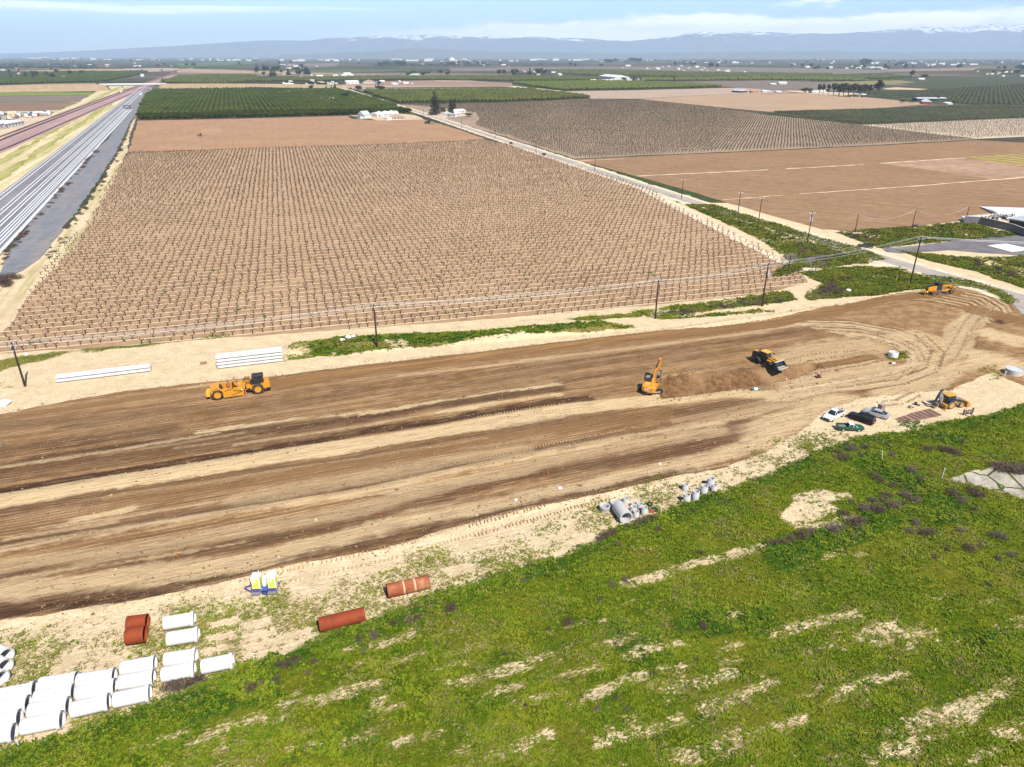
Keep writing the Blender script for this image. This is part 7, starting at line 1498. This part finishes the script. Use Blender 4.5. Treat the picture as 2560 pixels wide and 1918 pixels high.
building('shed','small white shed roof far left in the big orchard','shed',(661,237),(681,236.5),12,232,'gable',WALLW,ROOFW,.5,wins=0); building('shed','low reddish shed roof in the big orchard','shed',(700,237),(735,233.5),10,229,'gable',REDW,ROOFT,.5,wins=0)
building('warehouse','big white shed in the farm yard above the orchard','shed',(866,211),(898,210.5),22,201,'gable',WALLW,ROOFW,.6,wins=3); building('house','large tan-roofed farmhouse right of the white shed','house',(908,209),(934,209),20,199.5,'hip',WALLW,ROOFT,.5,wins=4); building('house','low tan house in the farm yard by the dark tree','house',(880,223),(912,223),12,217,'hip',WALLW,ROOFT,.5,wins=3)
building('house','white farmhouse with peaked roofs in the middle distance','house',(1021,192.5),(1052,192.5),24,184,'hip',WALLW,ROOFG,.5,wins=4); building('warehouse','very large white roof of the distant farm right of centre','barn',(1497,196),(1537,200),40,186.5,'gable',WALLW,ROOFW,.6,wins=3); building('shed','white shed left of the very large farm roof','shed',(1478,204),(1491,204),16,198.5,'gable',WALLW,ROOFW,.5,wins=0); building('shed','long white shed below the very large farm roof','shed',(1507,204),(1528,204),16,198.5,'gable',WALLW,ROOFW,.5,wins=0)
t,L,H,T_p=building('barn','red barn with a white roof beyond the dark vineyard','barn',(2306,260.5),(2328,261),34,247.5,'gable',REDW,ROOFW,.5,wins=0,ridge='y'); building('shed','long grey-roofed shed behind the red barn','shed',(2294,252),(2346,252),16,243,'gable',DRKW,ROOFG,.6,wins=0); building('shed','white shed right behind the red barn','shed',(2346,248),(2354,248.5),10,243,'gable',WALLW,ROOFW,.5,wins=0)
building('house','white house right of the red barn with parked cars','house',(2368,262),(2382,261.5),12,255,'gable',WALLW,ROOFW,.5,wins=2)
building('shed','black gabled shed left of the orange-roofed house past the tan field','shed',(1849,232),(1868,231.5),20,222.5,'gable',DRKW,ROOFS,.5,wins=0,ridge='y'); building('house','orange-roofed house beyond the tan field','house',(1879,232),(1898,232),14,226,'gable',ROOFO,ROOFO,.6,wins=2); building('shed','white shed right of the orange-roofed house beyond the tan field','shed',(1907,231),(1919,231),12,226,'gable',WALLW,ROOFW,.6,wins=0)
for i,(x0,x1,y,h,lab) in enumerate(((1921,1926,230.5,227,'tiny white hut beyond the tan field, left of a caravan'),(1941,1954,231.5,227,'white caravan-like shed beyond the tan field'),(2028,2049,233,226.5,'white house left of the eucalyptus row'),(2052,2066,231,226,'pale house hidden behind the eucalyptus row'),(1948,1967,211,204.5,'white farmhouse with red shrubs on the dark field'),(1927,1941,212,208,'low white shed beside the white farmhouse'),(2143,2151,240,236,'small white shed in front of the tall dark tree row'),(2156,2166,239,234.5,'second small white shed in front of the tall dark tree row'),(2298,2312,200,195,'white hut beside the round tree beyond the dark vineyard'))):
    building('house',lab,'house',(x0,y),(x1,y),12,h,'gable',WALLW,ROOFW,.5,wins=1)
# white building and yard at the left edge
q3=lambda x,y:(x/13.8,280+y/13.8)
t,L,H,T_p=building('warehouse','white flat-gabled warehouse at the left edge beside the railway','warehouse',q3(190,590),q3(860,470),34,299.5,'gable',WALLW,ROOFW,.8,wins=6)
for k in range(2): MB().box((L*.6,14+k*9,T_p-1.2),(12,2.4,.25)).build('skylight',ROOFG,t)
building('warehouse','white warehouse cut by the left edge, nearer than the other one','warehouse',q3(-500,760),q3(190,600),30,305,'gable',WALLW,ROOFW,.8,wins=3)
YC=[paint('yard_%s'%n,c,.5,.3,scale=.3) for n,c in (('white',(.75,.75,.75)),('grey',(.3,.3,.32)),('red',(.35,.06,.05)),('cream',(.6,.52,.36)),('blue',(.08,.12,.25)))]
def trailer_f(mt_):
    def f():
        t=thing('parked_trailer','','trailer'); MB().box((0,0,2.0),(7,2.4,2.6)).build('box_body',mt_,t); m=MB(); m.cyl((-2,-1.2,.5),(-2,1.2,.5),.5,n=10); m.cyl((2,-1.2,.5),(2,1.2,.5),.5,n=10); m.build('wheel_set',RUB,t); return t
    return Pool(f)
TPL=[trailer_f(m_) for m_ in YC]; gq=random.Random(5)
for i in range(46):
    x=gq.uniform(-30,125); y=gq.uniform(287,291+ (130-max(x,0))*.09); c_=gq.choice((0,0,0,1,1,2,3,4)); q=G(x,y)
    TPL[c_].put((q.x,q.y,.05),RD.to_2d().angle_signed(Vector((1,0)))+gq.choice((0,.2,1.57)),'small parked %s trailer or vehicle in the crowded yard behind the left warehouse'%('white','grey','red','cream','blue')[c_],'crowded yard behind the warehouse',gq.uniform(.6,1.3))
# storage yard at the right edge
a_=[G(*p_) for p_ in ((2408,558),(2448,560),(2530,579),(2562,592),(2960,668))]
def wall_obj(pts,h,th,lab,mat_):
    o=pts[0].copy(); t=thing('block_wall',lab,'wall',o); m=MB(); c_=MB()
    for i in range(len(pts)-1):
        m.beam(pts[i]-o+Vector((0,0,h/2)),pts[i+1]-o+Vector((0,0,h/2)),th,h); c_.beam(pts[i]-o+Vector((0,0,h+.04)),pts[i+1]-o+Vector((0,0,h+.04)),th+.1,.08)
    m.build('blockwork',mat_,t); c_.build('coping',CON2,t)
wall_obj([a_[0],a_[1],a_[2],a_[3],a_[4]],2.6,.3,'long dark grey block wall of the yard at the right edge',paint('block_grey',(.17,.155,.155),.85,.1,dirt=.3))
wall_obj([a_[0],G(2412,549),G(2520,541),G(2960,510)],1.4,.25,'low white wall along the brown field at the right edge',WALLW)
for (x0,y0,x1,y1,D,top,lab) in ((2412,556,2432,557,4,546,'white box container against the yard corner'),(2433,558,2450,560,3.5,547,'second white box container in the yard corner')):
    building('container',lab,'container',(x0,y0),(x1,y1),D,top,'flat',WALLW,ROOFW,.97,wins=0)
t,L,H,T_p=building('open_shed','black open-fronted shed with a white roof strip at the right edge','shed',(2518,570),(2640,592),12,549,'flat',DRKW,ROOFG,.95,wins=0)
t,L,H,T_p=building('warehouse','large ribbed white roof sloping behind the yard at the right edge','warehouse',(2522,552),(2760,560),26,531,'gable',WALLW,ROOFW,.4,wins=0)
gq=random.Random(9)
for i in range(15):
    x=2452+i*5.6; y=553+gq.uniform(-3,2)-i*.5; q=G(x,y); t=thing('scrap_rack','dark rusty scrap rack or frame standing in the walled yard','scrap',q,gq.uniform(0,3),'scrap racks in the walled yard'); m=MB()
    for k in range(5): m.beam((gq.uniform(-1,1),gq.uniform(-.5,.5),0),(gq.uniform(-1,1),gq.uniform(-.5,.5),gq.uniform(.9,2.2)),.12,.12)
    m.beam((-1,0,1.4),(1,0,1.6),.12,.12); m.beam((-1,.4,.6),(1,-.4,.7),.12,.3); m.build('frame_bars',gq.choice((BLK,BLK,paint('scrap_brown',(.16,.09,.07),.8,.2),GRY)),t); MB().box((gq.uniform(-.5,.5),0,.5),(.9,.7,.8)).build('load',gq.choice((WALLW,GRY,BLK)),t)
# ---------------- overpass ----------------
TANF=flat_mat('embankment_grass',(.36,.26,.16),(.30,.215,.13),(.24,.17,.10),sc=.08); DK=paint('deck_concrete',(.55,.54,.53),.8,.2,scale=.05)
base=G(335,224.5); LA=G(270,226); RA_=G(400,224.5); od=(RA_-LA).normalized(); on=Vector((-od.y,od.x,0))
hd=hgt_at(base,209.5)
ct=(LA+RA_)/2; ov=thing('overpass','concrete road overpass crossing the railway on two piers','bridge',(ct.x,ct.y,0),math.atan2(od.y,od.x)); Lh=(RA_-LA).length/2
m=MB(); m.box((0,0,hd-.9),(Lh*2+34,11,1.5)); m.build('deck',DK,ov)
for s_,nm in ((-1,0),(1,0)): MB().box((0,s_*5.6,hd+.35),(Lh*2+24,.3,.9)).build('parapet',paint('parapet_white',(.75,.74,.72),.7,.2,scale=.05),ov)
for px in (313,379):
    xx=(G(px,224.5)-ct).dot(od); MB().box((xx,0,(hd-1.6)/2),(1.6,3.2,hd-1.6)).build('pier',DK,ov); 
for s_ in (-1,1): MB().box((s_*(Lh+2),0,(hd-1.7)/2),(2,10,hd-1.7)).build('abutment',DK,ov)
def embank(name,p0,p1,h0,h1,w_,side=13,n=24):
    d=(p1-p0).normalized(); nn=Vector((-d.y,d.x,0)); m=MB(); rings=[]
    for i in range(n+1):
        f=i/n; q=p0.lerp(p1,f); h=max(.25,h0+(h1-h0)*ss(np.array(f),0,1)); k=0 if i else .0; o=side*h/8+random.uniform(-1,1)
        rings.append([q-nn*(w_+o),q+nn*(w_+o),q+nn*w_+Vector((0,0,h)),q-nn*w_+Vector((0,0,h))])
    # end slope towards the tracks
    a=rings[0]; rings.insert(0,[p0-d*9-nn*(w_+5),p0-d*9+nn*(w_+5),p0-d*9+nn*w_+Vector((0,0,.1)),p0-d*9-nn*w_+Vector((0,0,.1))])
    m.loft(rings); o=m.build(name,TANF); o['kind']='structure'
    rp_=[q for q in ([p0.lerp(p1,i/n)+Vector((0,0,max(.25,h0+(h1-h0)*float(ss(np.array(i/n),0,1)))+.06)) for i in range(n+1)])]
    v=[]
    for q in rp_: v+=[q-nn*3.5,q+nn*3.5]
    o=raw_mesh('road',v,[(2*i,2*i+2,2*i+3,2*i+1) for i in range(n)],road_m); o['kind']='structure'
embank('embankment',LA-od*4,LA-od*4-od*520,hd-.1,1.0,5.5); embank('embankment',RA_+od*4,RA_+od*4+od*620,hd-.1,.6,5.5)
P0=G(425,181); dd=(G(640,184)-G(330,180)).normalized(); hm=hgt_at(G(330,180),171.5)
embank('embankment',G(300,181),G(300,181)-dd*700,hm,1,6); embank('embankment',G(455,181),G(455,181)+dd*900,hm,1,6)
L0,L1=G(300,181),G(455,181); t=thing('overpass','second farther road bridge over the railway','bridge',(L0+L1)/2,math.atan2(dd.y,dd.x)); MB().box((0,0,hm-.8),((L1-L0).length+40,12,1.4)).build('deck',DK,t)
for k in (-.2,.25): MB().box((k*(L1-L0).length,0,(hm-1.6)/2),(3,5,hm-1.6)).build('pier',DK,t)
# small trackside things
for px,s_,lab,cat in (((350,238),3.2,'white signal hut beside the dark railway tracks','hut'),((301,231),3.0,'small white signal box near the overpass, left of the tracks','hut'),((352,192),9,'white and blue shed on the sandy strip beyond the overpass','shed')):
    q=G(*px); t=thing('signal_hut',lab,cat,(q.x,q.y,.1),.3); house_geo(t,s_,s_*.8,s_*.8,'flat',WALLW,ROOFW,.2,0,.1)
def truss():
    q=G(318,271); t=thing('steel_gantry','dark steel gantry standing where the right-hand white rails end','gantry',(q.x,q.y,.5),math.atan2(RD.y,RD.x)); m=MB()
    for x in (-7,-3,1,5):
        m.beam((x,-3.5,0),(x,-3.5,2.6),.35,.35); m.beam((x,3.5,0),(x,3.5,2.6),.35,.35); m.beam((x,-3.5,2.6),(x,3.5,2.6),.35,.35)
    m.beam((-7,-3.5,2.6),(5,-3.5,2.6),.4,.4); m.beam((-7,3.5,2.6),(5,3.5,2.6),.4,.4); m.build('gantry_frame',paint('gantry_brown',(.12,.06,.055),.7,.3),t); MB().box((-1,0,.6),(13,6,.6)).build('platform',GRY,t)
truss()
# tractors
def tractor(px,lab,col,an,s_=1.0,implement=True):
    q=G(*px); t=thing('tractor',lab,'tractor',(q.x,q.y,.03),an); t.scale=(s_,)*3
    for y in (-.95,.95): wheel(t,0,y,.9,.5,col); wheel(t,2.4,y,.55,.35,col)
    MB().prism([(.5,.8),(.5,1.7),(3.0,1.5),(3.0,.8)],-.4,.4).build('engine_hood',col,t,bevel=.05); MB().box((-.1,0,2.0),(1.4,1.3,1.4),taper=.85).build('cab',GLS,t); MB().box((-.1,0,2.75),(1.5,1.4,.12)).build('cab_roof',col,t)
    if implement:
        m=MB(); m.beam((-1,0,.7),(-5,0,.7),.2,.2)
        for k in range(4): m.beam((-2-k*.9,-1.8,.5),(-2-k*.9,1.8,.6),.2,.3)
        m.build('harrow',GRY,t)
tractor((1072,309.5),'green tractor with a harrow at the corner of the brown field',paint('tractor_green',(.02,.10,.03),.5,.3),R(150),1.35); tractor((502,341),'small orange tractor trailing dust in the middle of the brown field',paint('tractor_orange',(.22,.08,.04),.6,.3),R(190),.85)
# its dust plume: a small closed cloud of dust
dm=bpy.data.materials.new('tractor_dust'); dm.use_nodes=True; dn_=dm.node_tree.nodes; dn_.remove(dn_['Principled BSDF']); pv_=dn_.new('ShaderNodeVolumePrincipled'); pv_.inputs['Color'].default_value=(.9,.72,.5,1); pv_.inputs['Density'].default_value=.03; dm.node_tree.links.new(pv_.outputs[0],dn_['Material Output'].inputs['Volume'])
A=G(508,338); m=bmesh.new(); bmesh.ops.create_icosphere(m,subdivisions=3,radius=1)
for v in m.verts: k=1+.25*math.sin(v.co.x*5+1)*math.cos(v.co.y*4); v.co=Vector((v.co.x*11*k+8,v.co.y*3*k,v.co.z*2.4*k+2.7))
me=bpy.data.meshes.new('dust'); m.to_mesh(me); m.free(); me.materials.append(dm); o=bpy.data.objects.new('dust',me); COL.objects.link(o); o.location=(A.x,A.y,0); o.rotation_euler=(0,0,R(50)); setkind(o,'pale dust plume trailing the small orange tractor','dust',kind='stuff')
# far road vehicles
for px,lab,c_,an in (((958,253),'pair of white cars parked by the road at the orchard corner, one of them',0,R(-60)),((953,252),'white van parked by the road at the orchard corner',0,R(20)),((1089,300),'white car by the road below the conifers',0,R(100)),((1277,360),'dark car on the road beside the vineyard, farther one',1,R(110)),((1360,388),'dark car on the road beside the vineyard, nearer one',1,R(110)),((2149,243),'small white car parked under the eucalyptus row',0,0)):
    car('sedan',lab,px,an,'sedan',(WHT,BKP)[c_])['group']='cars seen far off by the road'
# ---------------- distant farms and town: many small buildings and trees ----------------
def bproto(kind,wm_,rm,H,D,L):
    def f():
        t=thing('building','','building'); MB().box((0,0,H/2),(L,D,H)).build('wall',wm_,t); m=MB(); o=.3
        if kind=='gable': m.add([(-L/2-o,-D/2-o,H),(L/2+o,-D/2-o,H),(L/2+o,D/2+o,H),(-L/2-o,D/2+o,H),(-L/2-o,0,H*1.5),(L/2+o,0,H*1.5)],[(0,1,5,4),(2,3,4,5),(0,4,3),(1,2,5),(0,3,2,1)])
        else: m.box((0,0,H+.2),(L+.6,D+.6,.4))
        m.build('roof',rm,t); return t
    return Pool(f)
BPR=[bproto('gable',WALLW,ROOFW,5,12,22),bproto('flat',WALLW,ROOFW,8,24,50),bproto('gable',WALLW,ROOFG,5,11,16),bproto('gable',paint('wall_beige',(.50,.42,.33),.8,.1,scale=.1),ROOFT,5,12,16),bproto('flat',WALLW,ROOFW,18,9,9)]
gq=random.Random(21)
def cluster(n,x0,x1,y0,y1,kinds,s0,s1,lab,grp):
    for i in range(n):
        q=G(gq.uniform(x0,x1),gq.uniform(y0,y1)); s=gq.uniform(s0,s1)*.85; BPR[gq.choice(kinds)].put((q.x,q.y,0),gq.choice((0,0,1.57))+R(18),lab,grp,(s*gq.uniform(.8,1.5),s,s*gq.uniform(.8,1.2)))
def trees(n,x0,x1,y0,y1,kinds,h0,h1,lab,grp):
    for i in range(n):
        q=G(gq.uniform(x0,x1),gq.uniform(y0,y1)); h=gq.uniform(h0,h1); k=gq.choice(kinds); w_=h*gq.uniform(1.0,1.6) if k!='tall' else h*1.1; random.choice(TP[k]).put((q.x,q.y,0),gq.uniform(0,6),lab,grp,(w_,w_,h))
W_='white building '
cluster(16,-60,240,144,149,[1,1,0],1.73,3.20,W_+'in the hazy industrial rows at the far left','far left industrial rows'); cluster(18,230,520,146,152,[0,1,2],1.15,2.56,W_+'in the hazy town left of the tall white silo','town left of the silo')
cluster(14,520,660,146,153,[1,0,0],1.01,2.08,W_+'in the hazy town around the tall white silo','town round the silo'); cluster(1,525,527,152,152.5,[4],1.9,2.2,'tall white silo tower rising from the hazy town','silo tower')
cluster(20,650,900,145,154,[0,1,1],1.15,2.40,W_+'in the hazy town left of the long white warehouses','town left of the long warehouses'); cluster(6,955,1090,149,154,[1],1.58,2.72,'long white warehouse among dark trees near the horizon','long white warehouses'); cluster(14,1100,1300,147,156,[0,1,2],1.08,2.24,W_+'around the white dome near the horizon','buildings round the dome')
cluster(9,1310,1470,149,153,[1,1],1.58,2.56,'long low white roof at the horizon right of the dome','long low roofs'); cluster(20,1480,1930,147,160,[0,2,1],0.86,1.76,W_+'thinly scattered below the lower mountains','scattered below the lower mountains'); cluster(22,1930,2560,148,163,[0,2,1],0.86,1.76,W_+'thinly scattered below the snowy peaks','scattered below the snowy peaks')
cluster(12,1990,2190,166,172,[0,2,3],0.65,1.20,'small house in the row left of the bright white barn','house row left of the white barn'); cluster(2,2190,2210,170,174,[1],0.50,0.72,'bright white barn in the middle distance under the peaks','bright white barn'); cluster(10,2260,2450,158,166,[1,0],0.79,1.44,'long white shed in the hazy distance at the right','long sheds at the right'); cluster(12,2440,2560,176,192,[0,2,3],0.65,1.04,'farm building in the dark fields at the far right','farm buildings at the far right')
cluster(18,-20,215,160,196,[2,3,0],0.65,1.04,'small house among dark trees at the upper left','houses among trees upper left'); cluster(4,100,165,193,196,[0],0.72,1.12,'white farm shed left of the overpass field','white sheds left of the overpass'); cluster(10,215,430,158,168,[0,2,3],0.65,1.20,'small building beyond the second bridge','buildings beyond the second bridge')
cluster(14,640,800,160,190,[0,2,3],0.58,1.04,'small house beside the dark grove above the big orchard','houses by the dark grove'); cluster(9,770,880,186,196,[0,0,2],0.65,1.04,'white shed in the farm strip above the orchard road','farm strip sheds'); cluster(12,700,860,204,213,[0,2],0.36,0.64,'low white yard roof above the back of the orchard','low yard roofs'); cluster(14,940,1040,204,212,[0,2],0.29,0.64,'small white structure in the farm yard right of the tan roofs','yard structures right of the tan roofs')
cluster(12,1000,1300,158,170,[0,2,3],0.65,1.28,'small building in the flat fields at mid distance','mid distance field buildings'); cluster(9,1270,1400,180,192,[0,2,3],0.58,1.04,'small house by the dark grove right of the peaked farmhouse','houses right of the peaked farmhouse'); cluster(12,1540,1760,165,175,[0,2],0.58,1.12,'small white farm building on the grey-brown fields','farms on the grey-brown fields'); cluster(10,1700,1900,176,182,[0,2,3],0.58,0.96,'white farm roof in the line above the green rows','farm roofs above the green rows'); cluster(9,1530,1640,196,203,[0,2],0.36,0.72,'small white outbuilding around the very large farm roof','outbuildings of the large white farm')
q=G(1130,152); t=thing('storage_dome','white dome on the horizon among the town roofs','dome',(q.x,q.y,0)); MB().lathe([(34,0),(34,14),(28,24),(16,31),(.5,34)],'Z',20).build('shell',ROOFW,t,smooth=True); MB().cyl((0,0,33),(0,0,48),4,n=8).build('lantern',ROOFW,t)
tg='distant trees '
trees(26,-60,230,160,200,['round','euc','conifer'],11,20,'dark tree among the houses at the upper left','trees among houses upper left'); trees(16,640,780,172,192,['conifer','euc','round'],14,26,'dark tree in the grove above the big orchard','grove above the big orchard'); trees(14,950,1015,160,168,['round','euc'],22,32,'dark tree in the dense grove near the white warehouses','grove near the white warehouses'); trees(16,1095,1210,160,165,['round','euc'],18,26,'dark tree in the long grove below the white dome','long grove below the dome'); trees(18,1240,1360,182,192,['round','euc','tall'],13,21,'dark tree in the grove right of the peaked farmhouse','grove right of the peaked farmhouse')
trees(7,1515,1545,154,160,['round'],30,42,'dark tree in the left clump below the mountains','left clump'); trees(8,1570,1600,154,159,['round'],34,46,'dark tree in the big clump below the mountains','big clump'); trees(14,1685,1740,162,167,['tall','euc'],20,30,'tree in the straight dark row under the mountains','straight dark row'); trees(7,1770,1795,167,171,['euc'],18,26,'dark tree in the small grove right of the straight row','small grove'); trees(6,2150,2172,160,164,['round'],32,44,'large dark tree in the clump under the snowy peaks','clump under the peaks'); trees(16,2130,2300,158,172,['round','euc'],14,24,'tree around the bright white barn','trees round the bright barn'); trees(30,1400,2560,150,178,['round','euc'],14,26,'scattered dark tree on the right-hand plain','scattered trees on the right-hand plain'); trees(26,220,1400,150,172,['round','euc'],14,26,'scattered dark tree on the left-hand plain','scattered trees on the left-hand plain'); trees(9,1020,1120,186,191,['round'],11,16,'tree beside the peaked farmhouse','trees beside the peaked farmhouse'); trees(8,2450,2560,170,190,['round'],12,20,'dark tree between farm buildings at the far right','trees at the far right')
# far belts of trees that read as one mass
FT=leaf_mat('far_trees',(.020,.030,.014),(.035,.042,.022),(.03,.035,.02),.01)
def belt(n,x0,x1,y0,y1,h0,h1,seed,lab):
    g=np.random.default_rng(seed); px=g.uniform(x0,x1,n); py=g.uniform(y0,y1,n); P=np.array([tuple(G(a,b)) for a,b in zip(px,py)]); T=[(V*np.array([1.2,1.2,.55]),F) for V,F in BT]
    Vs=[];Fs=[];off=0; k=g.integers(0,len(T),n)
    for i in range(n):
        V,F=T[k[i]]; h=g.uniform(h0,h1); Vs.append(V*np.array([h*g.uniform(.6,2.2),h*g.uniform(.6,2),h])+P[i]); Fs.append(F+off); off+=len(V)
    o=np_mesh('treeline',np.concatenate(Vs),np.concatenate(Fs),FT); setkind(o,lab,'trees',kind='stuff')
belt(900,-500,3060,141.6,143.6,14,34,1,'bluish belt of trees along the horizon'); belt(800,-400,2960,143.6,147,9,20,2,'hazy belt of trees in front of the horizon'); belt(420,-300,2860,147,156,5,12,3,'sparse far hedges and trees across the plain')
belt(260,-100,240,158,172,4,9,4,'low dark trees among the upper left houses'); belt(120,940,1220,163,166,5,11,5,'low dark trees under the white warehouses')

# separate pieces of one kind become parts of their own
def split_islands(o):
    bm=bmesh.new(); bm.from_mesh(o.data); seen=set(); isl=[]
    for v in bm.verts:
        if v in seen: continue
        st=[v]; seen.add(v); cur=set()
        while st:
            q=st.pop(); cur.add(q.index)
            for ed in q.link_edges:
                w_=ed.other_vert(q)
                if w_ not in seen: seen.add(w_); st.append(w_)
        isl.append(cur)
    bm.free()
    if len(isl)<2 or len(isl)>12: return
    src=o.data
    for k,cur in enumerate(isl):
        b2=bmesh.new(); b2.from_mesh(src); bmesh.ops.delete(b2,geom=[v for v in b2.verts if v.index not in cur],context='VERTS'); me=bpy.data.meshes.new(src.name); b2.to_mesh(me); b2.free()
        for mm_ in src.materials: me.materials.append(mm_)
        if k==0: o.data=me
        else: n_=o.copy(); n_.data=me; COL.objects.link(n_)
for o in list(bpy.data.objects):
    if o.type=='MESH' and o.name.split('.')[0] in ('end_ring','headlight','tail_light','wing_mirror','mirror','side_panel','stabiliser','rear_post','bumper','skylight','transformer','fork','tandem_case','cab_post','drawbar_x'): split_islands(o)
